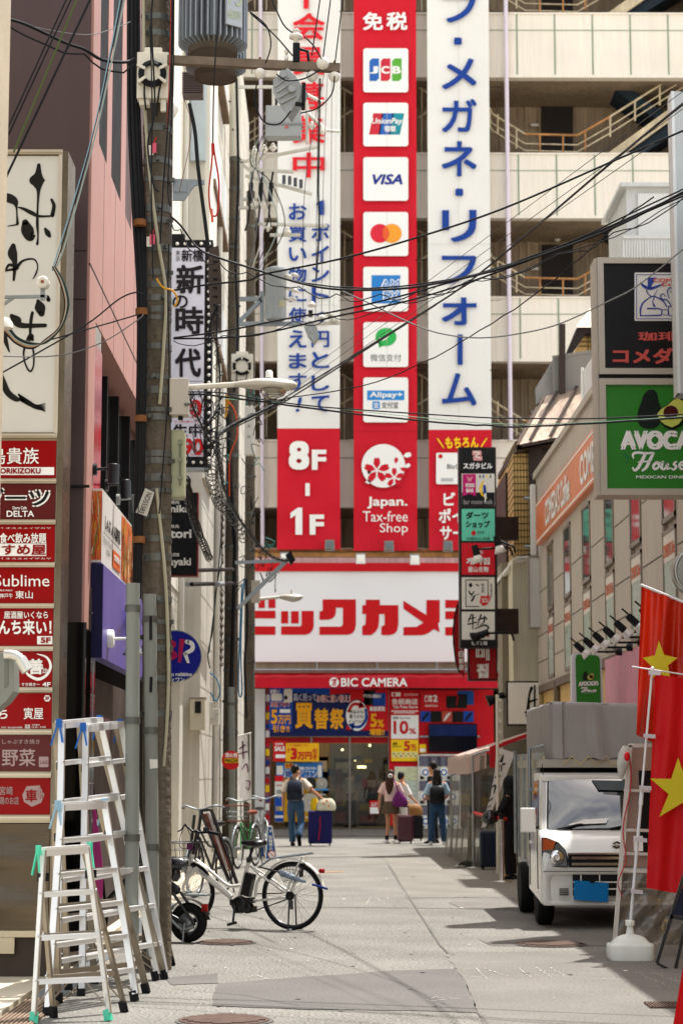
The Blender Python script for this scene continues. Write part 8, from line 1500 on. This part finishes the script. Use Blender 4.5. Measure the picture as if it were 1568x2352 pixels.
Y2=17.2;t=thing('flag','darker red satin flag of a yellow star hanging behind the white pole','flag',P(1510,1720,Y2))
def fl2(u,v):x0=1472-12*v;x=x0+150*u;yt=1345+62*u;yb=1688+70*u;return P(x,yt+(yb-yt)*v,Y2+.08*math.sin(u*13+v*2)*(.4+v)+.03*math.sin(u*29+v))
m=MB(flag_d);m.grid(fl2,30,30);poly(m,[(1512,1471),(1524,1504),(1555,1511),(1533,1528),(1540,1570),(1515,1545),(1491,1562),(1497,1532),(1475,1511),(1503,1505)],PY(Y2-.08),star_y);m.build('cloth',t);m=MB(pvc);m.tube([P(1470,1343,Y2),P(1640,1412,Y2)],.012,8);m.tube([P(1630,1400,Y2),G(1640,2180)],.016,8);m.build('pole',t)
t=thing('flag','near red cloth edge slanting up the lower right corner','flag',G(1570,2420));Yn=11.2;m=MB(mat('flag_near','b00c10',.5,var=.05,trans=.2));m.grid(lambda u,v:P(1572-42*v+120*u,2190+250*v,Yn+.02*math.sin(u*8)),8,8);m.build('cloth',t);m=MB(pvc);m.tube([P(1600,2100,Yn+.05),V(P(1600,2400,Yn).x,Yn+.05,0)],.012);m.build('pole',t)
# food stall frame and wrinkled clear sheet
SYt=17.6;t=thing('food_stall','white-framed food stall of pinkish panels and a wrinkled shiny clear sheet behind the flags','stall',G(1420,2165));S_=lambda x,y,dy=0:P(x,y,SYt+dy)
m=MB(mat('stall_white','cfcbc4',.4,.2,var=.06));m.bar(S_(1446,1712),S_(1411,2158),.035,.03);m.bar(S_(1442,1712),S_(1500,1712),.03)
for y in(1815,1906,1960,2000):m.bar(S_(1440-(y-1712)*.08,y),S_(1580,y+4),.025)
m.build('frame',t)
m=MB(mat('stall_pink','a68d80',.6,var=.1));m.prism([S_(*p,.06) for p in((1450,1718),(1580,1718),(1580,1995),(1432,1990))],V(0,.02,0));m.use(tblk).box(S_(1470,1960,.02),S_(1500,1770,.02)+V(0,.03,0));m.use(wht).box(S_(1455,1955,.01),S_(1475,1920,.01)+V(0,.03,0));m.build('panel',t)
m=MB(glass('stall_vinyl','a89f92',.08,.35,.6,5.0));m.grid(lambda u,v:S_(1424-12*v+200*u,2004+166*v,.02+.035*math.sin(u*17+v*5)*math.sin(v*9+u*3)),40,30);m.build('clear_sheet',t)
m=MB(mat('red_lacquer','b51a16',.15,var=.2,spec=.8));m.box(S_(1452,2080,-.5)+V(0,0,0),S_(1470,1990,-.5)+V(0,.02,0)) if False else m.tube(through([S_(1442,1720,-.04),S_(1448,1800,-.05),S_(1430,1900,-.05),S_(1436,1970,-.05),S_(1424,2010,-.05)]),.006,6);m.tube(through([S_(1424,2010,-.05),S_(1418,2030,-.06),S_(1428,2060,-.05)]),.004,6);m.build('red_cable',t)
m=MB(mat('bag_clear','cfcfc6',.25,var=.25,vs=12,trans=.3));c=S_(1432,1735,-.1);m.loft([[c+V(rx*math.cos(a)-.16*z,ry*math.sin(a),-z) for a in[2*math.pi*i/10 for i in range(10)]] for z,rx,ry in((-.08,.02,.02),(-.02,.05,.03),(.06,.055,.04),(.14,.035,.03),(.2,.01,.01))]);m.use(red).ball(c+V(.02,-.04,-.01),(.025,.01,.04),8,6);tag(m.build('plastic_bag'),'crumpled clear plastic bag tied to the top of the stall post','bag')
t=thing('easel_board','black wooden easel holding a dark picture board at the right edge','easel',G(1530,2225));Ye=G(1530,2225).y;E_=lambda x,y,dy=0:P(x,y,Ye+dy);m=MB(bb)
for a,b,dy in(((1580,1975),(1507,2212),0),((1600,1990),(1548,2234),0),((1600,1990),(1620,2190),.4)):m.bar(E_(*a),E_(*b,dy),.03,.025)
m.bar(E_(1507,2212),E_(1548,2234),.02);m.bar(E_(1538,2105),E_(1580,2112),.03);m.build('frame',t);m=MB(mat('night_photo','141a30',.3,var=.8,vs=12));m.prism([E_(*p,-.02) for p in((1566,2040),(1600,2030),(1600,2110),(1543,2100))],V(0,.01,0));m.build('picture',t)
# queue posts, belt, suitcase
stl=mat('post_steel','a8a49c',.25,.9,var=.05)
def post(g,label):t=thing('queue_post',label,'queue post',g,'steel queue posts by the tent');g=Vector(g);m=MB(stl);m.lathe([(.16,0),(.16,.012),(.04,.025),(.033,.03),(.033,.86)],g,V(0,0,1),20);m.use(black).lathe([(.036,.86),(.036,.93),(.03,.94)],g,V(0,0,1),16);m.build('post',t);return t
q0=G(1078,1987);q1=G(1086,1993);q2=G(1152,2026);q3=q2+V(.32,1.4,0);p0=post(q0,'leftmost steel queue post set just behind another');
for q,lb in((q1,'steel queue post starting the red belt beside the clear tent'),(q2,'nearest steel queue post right of the navy suitcase')):copy_tree(p0,q,lb)
m=MB(mat('belt_red','b8141c',.5));
m.grid(lambda u,v:q1.lerp(q2,u)+V(0,0,.90-.05*v-.06*u*(1-u)),12,1);m.grid(lambda u,v:q2.lerp(q3,u)+V(0,0,.90-.05*v-.1*u*(1-u)),8,1);tag(m.build('queue_belt',solid=.003),'red barrier belt strung between the steel queue posts','belt')
suitcase(G(1126,1998),.34,.24,.60,mat('case_navy','1b2334',.35,var=.1),'dark navy upright suitcase between the queue posts',None,True)
# tent with clear curtains
TYn,TYf=33.0,39.0;TXl=P(1058,1800,36).x;TXr=4.0;tl_=lambda y,x=TXl,z=2.0:V(x,y,z)
t=thing('tent','queue tent of pale pink canopy edge and hanging clear plastic curtains','tent',V(TXl+.5,TYn,0));m=MB(gal)
za_=P(1062,1742,TYf).z;zb_=za_+.12
for y in(TYn,TYf):m.tube([V(TXl,y,0),V(TXl,y,za_)],.02,8);m.tube([V(TXl,y,za_),V(TXr,y,za_+.55)],.018,8)
m.tube([V(TXl,TYn,za_),V(TXl,TYf,za_)],.02,8);m.build('frame',t)
m=MB(mat('canopy_pink','cbb3a9',.7,var=.06,trans=.3));m.grid(lambda u,v:V(TXl-.05+(TXr-TXl)*u,TYn+(TYf-TYn)*v,za_+.02+.55*u+.02*math.sin(v*12)),6,12);m.grid(lambda u,v:V(TXl-.06,TYn+(TYf-TYn)*u,za_+.02-.32*v),12,2);m.grid(lambda u,v:V(TXl-.06+.28*u,TYn-.01,za_+.02+.1*u-.32*v),3,2);m.use(mat('canopy_red','a8141f',.6)).bar(V(TXl+.3,TYn-.3,za_+.12),V(TXr,TYn-.3,za_+.62),.06);m.box((TXl+.25,TYn-.34,za_-.2),(TXl+.42,TYn-.28,za_+.14));m.build('canopy',t)
vin=glass('clear_vinyl','c4c1b9',.2,.13,.2,3.0,.25);m=MB(vin);m.grid(lambda u,v:V(TXl-.02+.03*math.sin(u*26)*(.4+v)-.10*v*v,TYn+(TYf-TYn)*u,za_-(za_-.02)*v),60,6);m.grid(lambda u,v:V(TXl+1.0*u-.1*v*(1-u),TYn+.05*math.sin(u*30)*(.4+v),za_-(za_-.02)*v),30,6);m.use(mat('sheet_white','d0ccc2',.7)).grid(lambda u,v:V(TXl-.28+.42*u,TYn-.05+.3*v,.02+.14*(1-v)*(1-abs(2*u-1))+.02*math.sin(u*9)),8,4);m.build('curtain',t)
# leaning white beef banner
Yb=31.0;t=thing('banner_flag','white tapering cloth banner of black brush characters leaning beside the tent','banner',P(1113,1900,Yb));kt_=K(1731,2600,.63776);q=[kt_(*p) for p in((398,612),(515,645),(330,1110),(302,1115),(360,920),(388,760))];m=MB(mat('banner_cloth_white','dcd8d4',.8));m.prism([P(*p,Yb) for p in q],V(0,.01,0));pb_=PY(Yb-.01)
for s in([(405,735,10),(430,690,14),(440,660,6)],[(400,720,8),(450,715,12)],[(432,680,10),(425,760,6)],[(385,800,6),(420,790,10)],[(370,860,6),(392,850,12),(380,900,6)],[(350,950,5),(372,930,9)],[(345,990,4),(360,975,7)]):brush(m,[(*kt_(x,y),w_*.366) for x,y,w_ in s],pb_,ink)
m.build('cloth',t);m=MB(wst);a=P(*kt_(402,280),Yb);m.tube([a,V(P(*kt_(405,1200),Yb).x,Yb,0)],.024,8)
for z_ in range(9):m.box(a+V(.02,-.02,-.1-z_*.16),a+V(.06,.02,-.06-z_*.16))
m.build('pole',t)
# goods at the store entrance
def board(name,label,cat,k,box,Y,mt):m=MB();panel(m,bx(k,*box),Y,mt,.03);return m
def fin(m,name,label,cat):return tag(m.build(name),label,cat)
m=board('','','',kq,(195,830,360,1085),54.2,red);pl=PY(54.19);T(m,'SUMMER',bx(kq,225,855,325,878),pl,.05,m=wht);T(m,'SALE',bx(kq,215,895,345,955),pl,.06,m=wht);rect(m,*bx(kq,225,998,355,1042),pl,wht);fin(m,'sale_board','red SUMMER SALE board at the left of the store entrance','sign')
m=board('','','',kq,(355,855,770,1085),54.15,mat('promo_orange','eeb41c',.5,var=.05));pl=PY(54.14);T(m,'3',bx(kq,415,915,495,1062),pl,.07,m=red);T(m,'万円',bx(kq,500,965,680,1062),pl,.07,m=red);T(m,'引\nき',bx(kq,690,925,745,1060),pl,.05,m=red);T(m,'アプリ会員限定クーポン',bx(kq,375,870,640,895),pl,.02,m=red);T(m,'最\n大',bx(kq,375,920,400,975),pl,.03,m=red);fin(m,'promo_board','bright orange yellow board reading 3万円引き by the store door','sign')
m=board('','','',kq,(235,1100,815,1290),54.3,mat('promo_blue','2f74b8',.5,var=.1));pl=PY(54.29);p2=PY(54.28);T(m,'夏エアコン',bx(kq,330,1195,750,1290),pl,.09,m=wht);T(m,'夏エアコン',bx(kq,340,1203,740,1282),p2,.02,m=blue);T(m,'猛暑に欠かせない',bx(kq,520,1150,745,1190),pl,.05,m=wht);rrect(m,*bx(kq,755,1130,805,1285),3,pl,offw);rect(m,*bx(kq,240,1140,320,1250),pl,offw);rect(m,*bx(kq,345,1105,445,1175),pl,yel);T(m,'必見',bx(kq,350,1110,440,1170),p2,.05,m=red);fin(m,'air_conditioner_board','blue board advertising エアコン under the orange board','sign')
m=board('','','',kq,(215,1265,328,1845),54.0,offw);pl=PY(53.99)
for a,b,mm in((1265,1335,red),(1530,1760,bblue),(1795,1840,blue)):rect(m,*bx(kq,217,a,326,b),pl,mm)
T(m,'Tax Free',bx(kq,235,1370,310,1395),pl,.03,m=red);T(m,'10%',bx(kq,240,1440,310,1490),pl,.02,m=mat('grey_text','55585a',.6));T(m,'11%',bx(kq,235,1650,312,1705),PY(53.98),.06,m=yel);fin(m,'standing_board','tall white standing board of red and blue fields left of the yellow display','sign')
m=board('','','',kq,(330,1295,790,1840),54.6,mat('display_yellow','d19c18',.5,var=.1));m.use(mat('shelf_blue','4d8ab8',.5)).box(P(*kq(640,1450),54.1),P(*kq(890,1425),54.1)+V(0,.5,0));fin(m,'display_stand','yellow display stand of a pale blue shelf for electric fans','display')
fan_b=mat('fan_grey','b9b4a6',.4,var=.05);f0_=None
def fan(c,r,mt,label):
 t=thing('electric_fan',label,'electric fan',c,'electric fans on display');c=Vector(c);m=MB(mt)
 for rr in(r,r*.75,r*.5):m.tube([c+V(math.cos(a)*rr,-.03,math.sin(a)*rr) for a in[2*math.pi*k/24 for k in range(24)]],.006,5,closed=True)
 m.lathe([(r*.98,0),(r*.9,.05),(.05,.07)],c,V(0,1,0),24);m.lathe([(.05,0),(.05,.03)],c+V(0,-.05,0),V(0,1,0),12);m.build('guard',t);m=MB(mt);m.tube([c+V(0,.05,0),c+V(0,.05,-r-.12)],.02,8);m.lathe([(.12,0),(.1,.03)],c+V(0,.05,-r-.15),V(0,0,1),16);m.build('stand',t)
fan(P(*kq(655,1605),53.9),.24,fan_b,'large pale electric fan left of the blue suitcase at the shop front');fan(P(*kq(790,1600),54.3),.21,mat('fan_dark','5a5850',.4),'dark electric fan behind the yellow shopping bag');fan(P(*kq(805,1365),54.2),.15,fan_b,'small pale electric fan on the blue shelf');fan(P(*kq(665,1365),54.2),.16,bb,'small black electric fan on the blue shelf')
m=board('','','',ks,(150,1575,270,1745),54.3,red);rect(m,*bx(ks,155,1660,265,1740),PY(54.29),wht);T(m,'クーポン\n配布中',bx(ks,170,1595,260,1650),PY(54.29),.04,m=wht);fin(m,'coupon_board','small red and white leaning board left of the brown skirt','sign')
for q in range(8):
 xx,yy=rnd.choice(((985,1300),(1180,1280),(950,1500),(1250,1130),(880,1000),(1290,1250),(1330,1080),(1210,1000))) if False else((985,1180),(1190,1010),(1215,1250),(1250,1140),(930,1010),(1290,1300),(1340,1060),(880,1180))[q];w_,h_=((80,440),(120,60),(90,200),(110,30),(80,40),(90,120),(110,40),(90,90))[q];m=board('','','',kq,(xx,yy,xx+w_,yy+h_),55.6+.1*q,(dred,offw,mat('goods_grey','8f8f88',.5),glow,offw,red,yel,mat('goods_2','46688e',.5))[q]);fin(m,'shop_poster',('tall narrow red poster','white card','grey goods panel','thin glowing ceiling lamp','small white card','red sale card','yellow shelf card','blue goods card')[q]+' seen through the glass door inside the store','poster')
